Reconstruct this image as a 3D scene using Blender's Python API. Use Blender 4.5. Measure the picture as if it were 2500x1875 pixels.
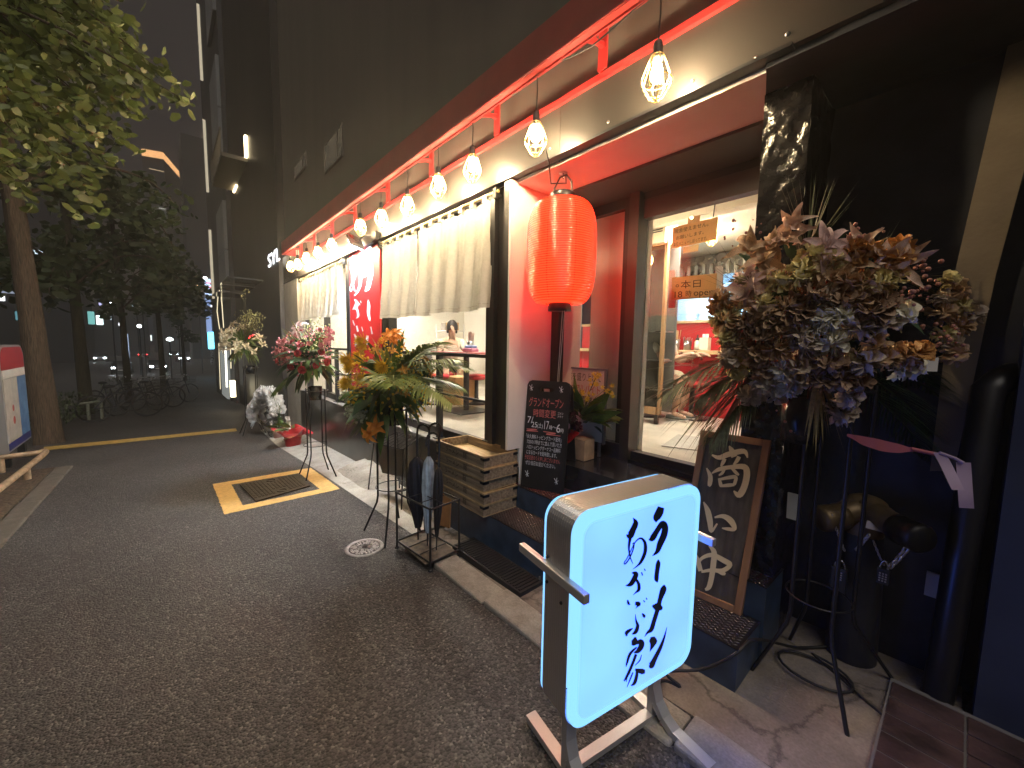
import bpy, bmesh, math, random
from mathutils import Vector, Matrix, noise
random.seed(7)
for o in list(bpy.data.objects): bpy.data.objects.remove(o)
SC = bpy.context.scene
COL = SC.collection
R = math.radians
PI = math.pi

# ---------------------------------------------------------------- camera
# photo pixels are counted in the 2500 x 1875 photograph; the eye stands 1.5 m above the road
F, YAW, PIT, ROL, EYE = 970.0, R(48.9), R(5.42), R(1.0), 1.5
FWD = Vector((-math.sin(YAW)*math.cos(PIT), math.cos(YAW)*math.cos(PIT), -math.sin(PIT)))
RT = Vector((math.cos(YAW), math.sin(YAW), 0))
UP = RT.cross(FWD)
RT, UP = math.cos(ROL)*RT + math.sin(ROL)*UP, -math.sin(ROL)*RT + math.cos(ROL)*UP
CAM = Vector((0, 0, EYE))
cd = bpy.data.cameras.new('camera'); cam = bpy.data.objects.new('camera', cd); COL.objects.link(cam)
cam.matrix_world = Matrix(((RT.x, UP.x, -FWD.x, 0), (RT.y, UP.y, -FWD.y, 0), (RT.z, UP.z, -FWD.z, EYE), (0, 0, 0, 1)))
cd.sensor_width = 36.0; cd.lens = 36.0*F/2500.0; cd.clip_start = 0.05; cd.clip_end = 900
SC.camera = cam

# ---------------------------------------------------------------- night sky, glow of the city, exposure
W = bpy.data.worlds.new('World'); SC.world = W; W.use_nodes = True
wn = W.node_tree.nodes; wl = W.node_tree.links
bg = wn['Background']
wtc = wn.new('ShaderNodeTexCoord'); wsep = wn.new('ShaderNodeSeparateXYZ'); wr = wn.new('ShaderNodeValToRGB')
wl.new(wtc.outputs['Generated'], wsep.inputs[0]); wl.new(wsep.outputs['Z'], wr.inputs[0]); wl.new(wr.outputs[0], bg.inputs[0])
wr.color_ramp.elements[0].position = 0.0; wr.color_ramp.elements[0].color = (0.005, 0.005, 0.009, 1)
wr.color_ramp.elements[1].position = 0.5; wr.color_ramp.elements[1].color = (0.008, 0.0068, 0.0075, 1)
bg.inputs[1].default_value = 1.0
sd = bpy.data.lights.new('street_fill', 'SUN'); sd.energy = 0.5; sd.angle = R(40); sd.color = (1.0, 0.92, 0.83)  # soft wide fill light, standing in for street lamps out of view
street_fill = bpy.data.objects.new('street_fill', sd); COL.objects.link(street_fill)
street_fill.rotation_euler = Vector((-0.45, 0.28, -0.85)).to_track_quat('-Z', 'Y').to_euler()
SC.view_settings.view_transform = 'Standard'; SC.view_settings.look = 'None'
SC.view_settings.exposure = 1.28; SC.view_settings.gamma = 1.0; SC.view_settings.use_curve_mapping = False
try:
    SC.cycles.use_denoising = True; SC.cycles.max_bounces = 8; SC.cycles.transparent_max_bounces = 16
    SC.cycles.sample_clamp_indirect = 6.0; SC.cycles.caustics_reflective = False; SC.cycles.caustics_refractive = False
except Exception: pass

# ---------------------------------------------------------------- helpers: a pixel of the photo to a point on a known plane
SLOPE = 0.04
def ray(x, y): return FWD + RT*((x-1250)/F) - UP*((y-937.5)/F)
def onY(x, y, Y): d = ray(x, y); return CAM + d*(Y/d.y)
def onX(x, y, X): d = ray(x, y); return CAM + d*(X/d.x)
def onZ(x, y, z): d = ray(x, y); return CAM + d*((z-EYE)/d.z)
def gz(X): return SLOPE*X if X < 0 else 0.0
def gnd(x, y, dz=0): d = ray(x, y); return CAM + d*((dz-EYE)/(d.z-SLOPE*d.x))
def onP(x, y, P, n): d = ray(x, y); return CAM + d*((P-CAM).dot(n)/d.dot(n))
V = Vector

class MB:
    """collects shapes; build() links them as ONE mesh object"""
    def __init__(s): s.v = []; s.f = []; s.sm = []
    def add(s, vs, fs, smooth=False):
        b = len(s.v); s.v += [tuple(p) for p in vs]; s.f += [tuple(b+i for i in f) for f in fs]; s.sm += [smooth]*len(fs); return s
    def box(s, a, b, bev=0.0, M=None):
        x0, y0, z0 = a; x1, y1, z1 = b
        if bev <= 0:
            vs = [(x0,y0,z0),(x1,y0,z0),(x1,y1,z0),(x0,y1,z0),(x0,y0,z1),(x1,y0,z1),(x1,y1,z1),(x0,y1,z1)]
            fs = [(0,3,2,1),(4,5,6,7),(0,1,5,4),(1,2,6,5),(2,3,7,6),(3,0,4,7)]
        else:
            bm = bmesh.new(); bmesh.ops.create_cube(bm, size=1)
            for v in bm.verts: v.co = V(((x0+x1)/2+v.co.x*(x1-x0), (y0+y1)/2+v.co.y*(y1-y0), (z0+z1)/2+v.co.z*(z1-z0)))
            bmesh.ops.bevel(bm, geom=bm.edges[:], offset=bev, segments=2, affect='EDGES', profile=0.5)
            bm.verts.index_update(); vs = [v.co.copy() for v in bm.verts]; fs = [[v.index for v in f.verts] for f in bm.faces]; bm.free()
        if M is not None: vs = [M @ V(p) for p in vs]
        return s.add(vs, fs)
    def obox(s, P, u, v, w, bev=0.0):
        """box from corner P along edge vectors u v w"""
        M = Matrix(((u[0],v[0],w[0],P[0]),(u[1],v[1],w[1],P[1]),(u[2],v[2],w[2],P[2]),(0,0,0,1)))
        if bev: 
            L = (V(u).length, V(v).length, V(w).length); un=V(u).normalized(); vn=V(v).normalized(); wnn=V(w).normalized()
            M = Matrix(((un.x,vn.x,wnn.x,P[0]),(un.y,vn.y,wnn.y,P[1]),(un.z,vn.z,wnn.z,P[2]),(0,0,0,1)))
            return s.box((0,0,0), L, bev, M)
        return s.box((0,0,0), (1,1,1), 0, M)
    def tube(s, pts, r, n=8, cap=True):
        pts = [V(p) for p in pts]; rr = r if isinstance(r, (list, tuple)) else [r]*len(pts)
        t0 = (pts[1]-pts[0]).normalized(); a = t0.orthogonal().normalized(); vs = []
        for i, p in enumerate(pts):
            t = ((pts[min(i+1,len(pts)-1)]-p).normalized()+(p-pts[max(i-1,0)]).normalized())
            t = t.normalized() if t.length > 1e-6 else t0
            a = (a - t*a.dot(t)); a = a.normalized() if a.length > 1e-6 else t.orthogonal().normalized()
            b = t.cross(a)
            for k in range(n): c = 2*PI*k/n; vs.append(p + (a*math.cos(c)+b*math.sin(c))*rr[i])
        fs = [(i*n+k, i*n+(k+1)%n, (i+1)*n+(k+1)%n, (i+1)*n+k) for i in range(len(pts)-1) for k in range(n)]
        s.add(vs, fs, True)
        if cap: s.add(vs[:n], [tuple(range(n))[::-1]]); s.add(vs[-n:], [tuple(range(n))])
        return s
    def lathe(s, prof, c=(0,0,0), n=24, axis=None, smooth=True):
        c = V(c); ax = V(axis).normalized() if axis is not None else V((0,0,1)); a = ax.orthogonal().normalized(); b = ax.cross(a); vs = []
        if axis is None: a = V((1,0,0)); b = V((0,1,0))
        for (r, z) in prof:
            for k in range(n): t = 2*PI*k/n; vs.append(c + ax*z + (a*math.cos(t)+b*math.sin(t))*r)
        fs = [(i*n+k, i*n+(k+1)%n, (i+1)*n+(k+1)%n, (i+1)*n+k) for i in range(len(prof)-1) for k in range(n)]
        return s.add(vs, fs, smooth)
    def disc(s, c, r, n=24, nrm=(0,0,1)):
        nn = V(nrm).normalized(); a = nn.orthogonal().normalized(); b = nn.cross(a)
        return s.add([V(c)+(a*math.cos(2*PI*k/n)+b*math.sin(2*PI*k/n))*r for k in range(n)], [tuple(range(n))])
    def ball(s, c, r, n=10, m=7, sc=(1,1,1)):
        prof = [(max(1e-4, math.sin(PI*i/m)), -math.cos(PI*i/m)) for i in range(m+1)]
        vs = []
        for (q, z) in prof:
            for k in range(n): t = 2*PI*k/n; vs.append((c[0]+r*q*math.cos(t)*sc[0], c[1]+r*q*math.sin(t)*sc[1], c[2]+r*z*sc[2]))
        return s.add(vs, [(i*n+k, i*n+(k+1)%n, (i+1)*n+(k+1)%n, (i+1)*n+k) for i in range(m) for k in range(n)], True)
    def poly(s, pts): return s.add(pts, [tuple(range(len(pts)))])
    def prism(s, pts, h):
        """closed polygon pts pushed along vector h"""
        n = len(pts); h = V(h); q = [V(p)+h for p in pts]
        s.add(list(pts)+q, [tuple(range(n))[::-1], tuple(range(n, 2*n))]+[(i, (i+1)%n, n+(i+1)%n, n+i) for i in range(n)]); return s
    def grid(s, nu, nv, fn, smooth=True):
        vs = [fn(i/nu, j/nv) for i in range(nu+1) for j in range(nv+1)]
        return s.add(vs, [(i*(nv+1)+j, (i+1)*(nv+1)+j, (i+1)*(nv+1)+j+1, i*(nv+1)+j+1) for i in range(nu) for j in range(nv)], smooth)
    def build(s, name, mat, parent=None, local=False, label=None, cat=None, group=None, kind=None, fix=True):
        me = bpy.data.meshes.new(name); vs = s.v
        if parent is not None and not local:
            off = V((0,0,0)); p = parent
            while p is not None: off += p.location; p = p.parent
            vs = [(x-off.x, y-off.y, z-off.z) for (x, y, z) in vs]
        me.from_pydata(vs, [], s.f); me.polygons.foreach_set('use_smooth', s.sm)
        for m in (mat if isinstance(mat, (list, tuple)) else [mat]): me.materials.append(m)
        me.update()
        o = bpy.data.objects.new(name, me); COL.objects.link(o)
        if parent is not None: o.parent = parent
        tag(o, label, cat, group, kind); return o

def tag(o, label=None, cat=None, group=None, kind=None):
    if label: o['label'] = label
    if cat: o['category'] = cat
    if group: o['group'] = group
    if kind: o['kind'] = kind
    return o
def thing(name, label, cat, loc=(0,0,0), group=None, rz=0):
    o = bpy.data.objects.new(name, None); COL.objects.link(o); o.location = loc; o.rotation_euler = (0,0,rz); o.empty_display_size = 0.1
    return tag(o, label, cat, group)
def dup(o, parent=None, loc=None, rz=None, label=None, group=None):
    c = o.copy(); COL.objects.link(c)
    if parent is not None: c.parent = parent
    if loc is not None: c.location = loc
    if rz is not None: c.rotation_euler = (0, 0, rz)
    if label: c['label'] = label
    if group: c['group'] = group
    for ch in list(o.children): dup(ch, c)
    return c
def struct(mb, name, mat): return mb.build(name, mat, kind='structure')

# ---------------------------------------------------------------- materials
def mat(name, col, rough=0.5, metal=0.0, var=0.0, scale=8.0, bump=0.0, bscale=None, spec=0.5, coat=0.0, stretch=None, emit=None, es=0.0, col2=None, detail=4.0, trans=0.0, rvar=0.0):
    m = bpy.data.materials.new(name); m.use_nodes = True; nt = m.node_tree; b = nt.nodes['Principled BSDF']
    b.inputs['Base Color'].default_value = (*col, 1); b.inputs['Roughness'].default_value = rough; b.inputs['Metallic'].default_value = metal
    b.inputs['Specular IOR Level'].default_value = spec; b.inputs['Coat Weight'].default_value = coat
    if emit: b.inputs['Emission Color'].default_value = (*emit, 1); b.inputs['Emission Strength'].default_value = es
    if var or bump or col2 or rvar:
        tc = nt.nodes.new('ShaderNodeTexCoord'); src = tc.outputs['Object']
        if stretch:
            mp = nt.nodes.new('ShaderNodeMapping'); mp.inputs['Scale'].default_value = stretch; nt.links.new(src, mp.inputs[0]); src = mp.outputs[0]
        nz = nt.nodes.new('ShaderNodeTexNoise'); nz.inputs['Scale'].default_value = scale; nz.inputs['Detail'].default_value = detail; nt.links.new(src, nz.inputs['Vector'])
        if var or col2:
            rp = nt.nodes.new('ShaderNodeValToRGB'); rp.color_ramp.elements[0].position = 0.32; rp.color_ramp.elements[1].position = 0.68
            c2 = col2 or tuple(min(1, c*(1+var)) for c in col); c1 = col if col2 else tuple(c*(1-var) for c in col)
            rp.color_ramp.elements[0].color = (*c1, 1); rp.color_ramp.elements[1].color = (*c2, 1)
            nt.links.new(nz.outputs['Fac'], rp.inputs[0]); nt.links.new(rp.outputs[0], b.inputs['Base Color'])
        if rvar:
            mr = nt.nodes.new('ShaderNodeMapRange'); mr.inputs[3].default_value = max(0.02, rough-rvar); mr.inputs[4].default_value = min(1, rough+rvar)
            nt.links.new(nz.outputs['Fac'], mr.inputs[0]); nt.links.new(mr.outputs[0], b.inputs['Roughness'])
        if bump:
            n2 = nz
            if bscale: n2 = nt.nodes.new('ShaderNodeTexNoise'); n2.inputs['Scale'].default_value = bscale; n2.inputs['Detail'].default_value = detail; nt.links.new(src, n2.inputs['Vector'])
            bp = nt.nodes.new('ShaderNodeBump'); bp.inputs['Strength'].default_value = bump; bp.inputs['Distance'].default_value = 0.02
            nt.links.new(n2.outputs['Fac'], bp.inputs['Height']); nt.links.new(bp.outputs[0], b.inputs['Normal'])
    if trans:
        out = nt.nodes['Material Output']; tr = nt.nodes.new('ShaderNodeBsdfTranslucent'); mx = nt.nodes.new('ShaderNodeMixShader')
        tr.inputs[0].default_value = (*col, 1); mx.inputs[0].default_value = trans
        nt.links.new(b.outputs[0], mx.inputs[1]); nt.links.new(tr.outputs[0], mx.inputs[2]); nt.links.new(mx.outputs[0], out.inputs[0])
    return m
def glow(name, col, s):
    m = bpy.data.materials.new(name); m.use_nodes = True; nt = m.node_tree; nt.nodes.remove(nt.nodes['Principled BSDF'])
    e = nt.nodes.new('ShaderNodeEmission'); e.inputs[0].default_value = (*col, 1); e.inputs[1].default_value = s
    nt.links.new(e.outputs[0], nt.nodes['Material Output'].inputs[0]); return m
def glass(name, tint=(0.97, 0.98, 0.98), refl=1.0):
    m = bpy.data.materials.new(name); m.use_nodes = True; nt = m.node_tree; nt.nodes.remove(nt.nodes['Principled BSDF'])
    t = nt.nodes.new('ShaderNodeBsdfTransparent'); t.inputs[0].default_value = (*tint, 1)
    g = nt.nodes.new('ShaderNodeBsdfGlossy'); g.inputs['Roughness'].default_value = 0.01
    f = nt.nodes.new('ShaderNodeFresnel'); f.inputs[0].default_value = 1.5; mm = nt.nodes.new('ShaderNodeMath'); mm.operation = 'MULTIPLY'; mm.inputs[1].default_value = refl
    x = nt.nodes.new('ShaderNodeMixShader'); nt.links.new(f.outputs[0], mm.inputs[0]); nt.links.new(mm.outputs[0], x.inputs[0]); nt.links.new(t.outputs[0], x.inputs[1]); nt.links.new(g.outputs[0], x.inputs[2])
    nt.links.new(x.outputs[0], nt.nodes['Material Output'].inputs[0]); return m

def asphalt_mat():
    m = bpy.data.materials.new('asphalt'); m.use_nodes = True; nt = m.node_tree; b = nt.nodes['Principled BSDF']; N = nt.nodes.new; L = nt.links.new
    tc = N('ShaderNodeTexCoord')
    vo = N('ShaderNodeTexVoronoi'); vo.inputs['Scale'].default_value = 105; L(tc.outputs['Object'], vo.inputs['Vector'])
    v2 = N('ShaderNodeTexVoronoi'); v2.inputs['Scale'].default_value = 260; L(tc.outputs['Object'], v2.inputs['Vector'])
    big = N('ShaderNodeTexNoise'); big.inputs['Scale'].default_value = 0.9; big.inputs['Detail'].default_value = 5; L(tc.outputs['Object'], big.inputs['Vector'])
    sp = N('ShaderNodeSeparateColor'); L(vo.outputs['Color'], sp.inputs[0])
    rp = N('ShaderNodeValToRGB'); e = rp.color_ramp.elements
    e[0].position = 0.0; e[0].color = (0.022, 0.020, 0.020, 1); e[1].position = 1.0; e[1].color = (0.20, 0.187, 0.168, 1)
    q = e.new(0.55); q.color = (0.060, 0.055, 0.052, 1); q = e.new(0.92); q.color = (0.11, 0.10, 0.095, 1)
    L(sp.outputs[0], rp.inputs[0])
    mr = N('ShaderNodeMapRange'); mr.inputs[1].default_value = 0.3; mr.inputs[2].default_value = 0.7; mr.inputs[3].default_value = 0.72; mr.inputs[4].default_value = 1.2; L(big.outputs['Fac'], mr.inputs[0])
    ml = N('ShaderNodeMix'); ml.data_type = 'RGBA'; ml.blend_type = 'MULTIPLY'; ml.inputs[0].default_value = 1.0
    L(rp.outputs[0], ml.inputs[6]); L(mr.outputs[0], ml.inputs[7]); L(ml.outputs[2], b.inputs['Base Color'])
    inv = N('ShaderNodeMath'); inv.operation = 'SUBTRACT'; inv.inputs[0].default_value = 1.0; L(vo.outputs['Distance'], inv.inputs[1])
    ad = N('ShaderNodeMath'); ad.operation = 'MULTIPLY_ADD'; ad.inputs[1].default_value = 0.7; L(sp.outputs[1], ad.inputs[0]); L(inv.outputs[0], ad.inputs[2])
    bp = N('ShaderNodeBump'); bp.inputs['Strength'].default_value = 0.9; bp.inputs['Distance'].default_value = 0.006; L(ad.outputs[0], bp.inputs['Height']); L(bp.outputs[0], b.inputs['Normal'])
    b.inputs['Roughness'].default_value = 0.62; b.inputs['Specular IOR Level'].default_value = 0.5
    return m
def concrete_mat(name, c1, c2, crack=0.0, cscale=2.2, sc=5.0, bump=0.25):
    m = bpy.data.materials.new(name); m.use_nodes = True; nt = m.node_tree; b = nt.nodes['Principled BSDF']; N = nt.nodes.new; L = nt.links.new
    tc = N('ShaderNodeTexCoord'); nz = N('ShaderNodeTexNoise'); nz.inputs['Scale'].default_value = sc; nz.inputs['Detail'].default_value = 8; nz.inputs['Roughness'].default_value = 0.65; L(tc.outputs['Object'], nz.inputs['Vector'])
    fine = N('ShaderNodeTexNoise'); fine.inputs['Scale'].default_value = 90; fine.inputs['Detail'].default_value = 3; L(tc.outputs['Object'], fine.inputs['Vector'])
    rp = N('ShaderNodeValToRGB'); rp.color_ramp.elements[0].position = 0.3; rp.color_ramp.elements[0].color = (*c1, 1); rp.color_ramp.elements[1].position = 0.7; rp.color_ramp.elements[1].color = (*c2, 1); L(nz.outputs['Fac'], rp.inputs[0])
    r2 = N('ShaderNodeMapRange'); r2.inputs[3].default_value = 0.65; r2.inputs[4].default_value = 1.3; L(fine.outputs['Fac'], r2.inputs[0])
    ml = N('ShaderNodeMix'); ml.data_type = 'RGBA'; ml.blend_type = 'MULTIPLY'; ml.inputs[0].default_value = 1.0; L(rp.outputs[0], ml.inputs[6]); L(r2.outputs[0], ml.inputs[7]); last = ml.outputs[2]
    if crack:
        wv = N('ShaderNodeVectorMath'); wv.operation = 'MULTIPLY_ADD'; wv.inputs[1].default_value = (0.35, 0.35, 0.35); L(nz.outputs['Color'], wv.inputs[0]); L(tc.outputs['Object'], wv.inputs[2])
        vo = N('ShaderNodeTexVoronoi'); vo.feature = 'DISTANCE_TO_EDGE'; vo.inputs['Scale'].default_value = cscale; L(wv.outputs[0], vo.inputs['Vector'])
        cr = N('ShaderNodeValToRGB'); cr.color_ramp.elements[0].position = 0.0; cr.color_ramp.elements[0].color = (0.45, 0.44, 0.42, 1); cr.color_ramp.elements[1].position = crack; cr.color_ramp.elements[1].color = (1, 1, 1, 1); L(vo.outputs['Distance'], cr.inputs[0])
        m2 = N('ShaderNodeMix'); m2.data_type = 'RGBA'; m2.blend_type = 'MULTIPLY'; m2.inputs[0].default_value = 1.0; L(last, m2.inputs[6]); L(cr.outputs[0], m2.inputs[7]); last = m2.outputs[2]
    L(last, b.inputs['Base Color']); b.inputs['Roughness'].default_value = 0.8
    bp = N('ShaderNodeBump'); bp.inputs['Strength'].default_value = bump; bp.inputs['Distance'].default_value = 0.01; L(fine.outputs['Fac'], bp.inputs['Height']); L(bp.outputs[0], b.inputs['Normal'])
    return m
def wood_mat(name, c1, c2, scale=(3, 30, 30), rough=0.65, axis=0, bump=0.15):
    m = mat(name, c1, rough, col2=c2, scale=1.0, stretch=scale, bump=bump, detail=6.0); return m

m_asph = asphalt_mat()
m_black = mat('black painted metal', (0.010, 0.010, 0.012), 0.38, var=0.3, scale=4, rvar=0.12)
m_blackm = mat('matt black metal', (0.014, 0.014, 0.016), 0.55, var=0.2, scale=12)
m_steel = mat('brushed steel', (0.55, 0.55, 0.56), 0.28, 1.0, rvar=0.1, scale=6)
m_white = mat('white paint', (0.80, 0.78, 0.74), 0.55, var=0.06, scale=3)
m_cream = mat('cream plaster', (0.72, 0.66, 0.52), 0.7, var=0.05, scale=3)
m_glass = glass('window glass')
m_red = mat('red gloss paint', (0.62, 0.030, 0.030), 0.35, var=0.12, scale=6, coat=0.2)
m_green = mat('green stem', (0.045, 0.085, 0.02), 0.55, var=0.3, scale=20)

# ---------------------------------------------------------------- lettering
_tc = {}
def glyphs(t):
    """flat mesh of a line of text, 1 unit tall, origin at its left foot"""
    if t not in _tc:
        cu = bpy.data.curves.new('t', 'FONT'); cu.body = t; cu.size = 1.0; cu.resolution_u = 3
        o = bpy.data.objects.new('t', cu); COL.objects.link(o); dg = bpy.context.evaluated_depsgraph_get(); dg.update()
        me = bpy.data.meshes.new_from_object(o.evaluated_get(dg)); vs = [v.co.copy() for v in me.vertices]; fs = [tuple(p.vertices) for p in me.polygons]
        bpy.data.objects.remove(o); bpy.data.curves.remove(cu); bpy.data.meshes.remove(me)
        xs = [v.x for v in vs] or [0, 1]; _tc[t] = (vs, fs, min(xs), max(xs))
    return _tc[t]
def write(mb, t, P, right, up, width, height=None, off=0.0015):
    """text fitted to width (and height) on the plane through P; letters stand off the surface a hair"""
    vs, fs, x0, x1 = glyphs(t); right = V(right).normalized(); up = V(up).normalized(); n = right.cross(up)
    sx = width/max(1e-6, x1-x0); sy = (height/0.9) if height else sx
    mb.add([V(P)+right*((v.x-x0)*sx)+up*(v.y*sy)+n*off for v in vs], fs); return mb
def spline(st, k=5):
    out = []
    for i in range(len(st)-1):
        p0, p1, p2, p3 = st[max(i-1,0)], st[i], st[i+1], st[min(i+2,len(st)-1)]
        for j in range(k):
            t = j/k
            out.append(tuple(0.5*((2*b)+(-a+c)*t+(2*a-5*b+4*c-d)*t*t+(-a+3*b-3*c+d)*t**3) for a, b, c, d in zip(p0, p1, p2, p3)))
    out.append(tuple(st[-1])); return out
def brush(mb, strokes, fn, k=5, mw=0.5):
    """brush strokes (x, y, width); fn maps a stroke point and a lift to the surface"""
    for si, st in enumerate(strokes):
        q = spline(st, k); L = []; Rr = []
        for i, (x, y, w) in enumerate(q):
            a = q[max(i-1,0)]; b = q[min(i+1,len(q)-1)]; dx, dy = b[0]-a[0], b[1]-a[1]; l = math.hypot(dx, dy) or 1; w = max(w, mw)/2
            L.append((x-dy/l*w, y+dx/l*w)); Rr.append((x+dy/l*w, y-dx/l*w))
        z = 0.0012+0.0003*si
        n = len(q); vs = [fn(p[0], p[1], z) for p in L]+[fn(p[0], p[1], z) for p in Rr]
        mb.add(vs, [(i, i+1, n+i+1, n+i) for i in range(n-1)])
    return mb
# ================================================================ THE GROUND
def gz(X): return SLOPE*max(X, -60) if X < 0 else 0.0
xs = [-400, -60, -40, -25, -15, -10, -8, -6, -4, -2, -1, 0, 2, 6, 40]; ys = [-200, -60, -20, -8, -4, -2, -1, 0, 1, 1.47, 2, 3, 8, 40, 200]
g = MB(); g.grid(len(xs)-1, len(ys)-1, lambda u, v: (xs[round(u*(len(xs)-1))], ys[round(v*(len(ys)-1))], gz(xs[round(u*(len(xs)-1))])), smooth=False); struct(g, 'road', m_asph)
m_pale = concrete_mat('pale worn concrete', (0.30, 0.28, 0.24), (0.46, 0.44, 0.39), crack=0.010, cscale=1.1)
m_conc = concrete_mat('stained concrete', (0.13, 0.105, 0.085), (0.28, 0.24, 0.20), crack=0.035, cscale=1.9, sc=3.5)
m_kerb = concrete_mat('kerb stone', (0.22, 0.20, 0.165), (0.38, 0.35, 0.30), sc=9, bump=0.5)
g = MB(); P = [(-9.9, 1.46), (-7.8, 1.40), (-5.95, 1.47), (-4.0, 1.50), (-2.95, 1.52)]
def slab(g, P, yb, lift):
    n = 4
    def fn(u, v):
        i = min(int(u*(len(P)-1)), len(P)-2); t = u*(len(P)-1)-i; x = P[i][0]*(1-t)+P[i+1][0]*t; y0 = P[i][1]*(1-t)+P[i+1][1]*t
        return (x, y0+(yb-y0)*v, gz(x)+0.005+lift*min(1, v*3))
    g.grid((len(P)-1)*6, 6, fn); return g
slab(g, P, 2.05, 0.03); struct(g, 'pavement', m_pale)
g = MB(); slab(g, [(-2.95, 1.56), (-1.5, 1.57), (0.1, 1.60)], 3.0, 0.012); struct(g, 'pavement', m_conc)
g = MB(); x = -2.42
while x < 1.2:
    l = 0.60; g.box((x, 1.385, gz(x)-0.1), (x+l-0.012, 1.575, gz(x)+0.035), 0.012); x += l
struct(g, 'kerb', m_kerb)
g = MB()
def ramp(x0, x1, y0, y1, h):
    def fn(u, v):
        x = x0+(x1-x0)*u; y = y0+(y1-y0)*v; e = min(1, min(u, 1-u)*6)*min(1, v*2.5)
        return (x+0.03*noise.noise((x*5, y*5, 1)), y, gz(x)+0.01+h*e*(0.6+0.4*v)+0.02*noise.noise((x*6, y*6, 3))*e)
    g.grid(26, 10, fn)
ramp(-5.55, -4.2, 1.60, 2.0, 0.14); ramp(-4.15, -2.98, 1.62, 2.0, 0.10); struct(g, 'mortar_ramp', concrete_mat('rough mortar', (0.26, 0.235, 0.19), (0.43, 0.40, 0.34), crack=0.012, cscale=2.2, bump=0.6))
# soil bed under the street trees with its kerb
g = MB(); g.grid(12, 8, lambda u, v: (-8.3+3.6*u, -3.4+2.15*v, gz(-8.3+3.6*u)+0.03+0.02*noise.noise((u*9, v*9, 5)))); struct(g, 'soil', mat('dry soil', (0.07, 0.048, 0.03), 0.95, var=0.6, scale=30, bump=0.8))
g = MB()
for i in range(6): x = -8.3+0.62*i; g.box((x, -1.26, gz(x)-0.1), (x+0.60, -1.08, gz(x)+0.03), 0.015)
struct(g, 'kerb', concrete_mat('dirty kerb', (0.07, 0.06, 0.048), (0.12, 0.105, 0.085), sc=8))
# painted lines and lids
m_yel = mat('yellow road paint', (0.64, 0.40, 0.13), 0.6, var=0.12, scale=25, bump=0.15, bscale=90)
def rough_quad(g, a, b, c, d, z):
    def fn(u, v):
        x, y = (1-u)*((1-v)*a[0]+v*d[0])+u*((1-v)*b[0]+v*c[0]), (1-u)*((1-v)*a[1]+v*d[1])+u*((1-v)*b[1]+v*c[1])
        j = 0.010 if (u in (0, 1) or v in (0, 1)) else 0
        x += j*noise.noise((x*40, y*40, 2)); y += j*noise.noise((x*40, y*40, 7)); return (x, y, gz(x)+z)
    g.grid(40, 5, fn, False)
o1 = [gnd(*p) for p in ((519,1183),(548,1257),(831,1194.7),(758.6,1143))]; i1 = [gnd(*p) for p in ((565,1184),(593,1235),(781,1195),(731,1156))]
g = MB()
for k in range(4): rough_quad(g, o1[k], o1[(k+1)%4], i1[(k+1)%4], i1[k], 0.006)
tag(g.build('yellow_rectangle', m_yel), 'yellow painted rectangle around a drain lid on the asphalt', 'road marking')
g = MB(); q = [gnd(*p) for p in ((107,1092),(107,1101),(579,1053),(575,1046.5))]; rough_quad(g, q[0], q[3], q[2], q[1], 0.006)
tag(g.build('yellow_line', mat('worn yellow road paint', (0.50, 0.33, 0.09), 0.65, var=0.25, scale=12)), 'long yellow painted line across the pavement by the tree', 'road marking')
m_iron = mat('rusty cast iron', (0.06, 0.048, 0.034), 0.5, 0.6, var=0.35, scale=25, bump=0.2)
lid = thing('drain_cover', 'rectangular rusty drain lid inside the yellow painted frame', 'drain cover', gnd(672,1190))
q = [gnd(*p) for p in ((585,1185),(625,1227),(757,1189),(726,1162))]
A, B_, C_, D_ = q; g = MB(); g.prism([V((p.x, p.y, gz(p.x)+0.006)) for p in q], (0, 0, 0.012)); g.build('lid', m_iron, lid)
g = MB()
for i in range(15):
    for j in range(8):
        u, v = (i+0.6)/16, (j+0.6)/9; p = A*(1-u)*(1-v)+D_*u*(1-v)+B_*(1-u)*v+C_*u*v
        if 0.36 < u < 0.62 and (v < 0.25 or v > 0.72): continue
        g.box((p.x-0.045, p.y-0.010, gz(p.x)+0.018), (p.x+0.028, p.y+0.012, gz(p.x)+0.023))
for vv in (0.12, 0.86):
    p = (A+D_)/2*(1-vv)+(B_+C_)/2*vv; g.lathe([(0.05, 0.019), (0.05, 0.025), (0.042, 0.025), (0.042, 0.019)], (p.x, p.y, gz(p.x)), 20)
g.build('tread_pattern', m_iron, lid)
mc = gnd(890, 1339); mh = thing('valve_cover', 'small round ornamented valve lid set in the asphalt by the flower stand', 'manhole cover', mc)
m_lid = mat('worn pale iron', (0.30, 0.27, 0.26), 0.5, 0.5, var=0.2, scale=30)
g = MB(); g.lathe([(0.001, 0.006), (0.135, 0.006), (0.15, 0.002)], mc, 32); g.build('lid', mat('dark lid ground', (0.07, 0.062, 0.06), 0.6, 0.4, var=0.2, scale=30), mh)
g = MB(); g.lathe([(0.118, 0.007), (0.12, 0.012), (0.145, 0.012), (0.147, 0.007)], mc, 36)
for k in range(8):
    a = k*PI/4
    for r0, r1, s in ((0.02, 0.055, 0), (0.06, 0.085, 0.26), (0.088, 0.108, 0)):
        for e in (-0.22, 0.0, 0.22):
            t = a+s+e*(0.5 if r0 < 0.05 else 1); p = V((math.cos(t), math.sin(t), 0)); w = V((-p.y, p.x, 0))*0.006
            g.prism([mc+p*r0-w+V((0,0,.006)), mc+p*r0+w+V((0,0,.006)), mc+p*r1+w*1.2+V((0,0,.006)), mc+p*r1-w*1.2+V((0,0,.006))], (0, 0, 0.006))
g.build('ornament', m_lid, mh)

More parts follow.
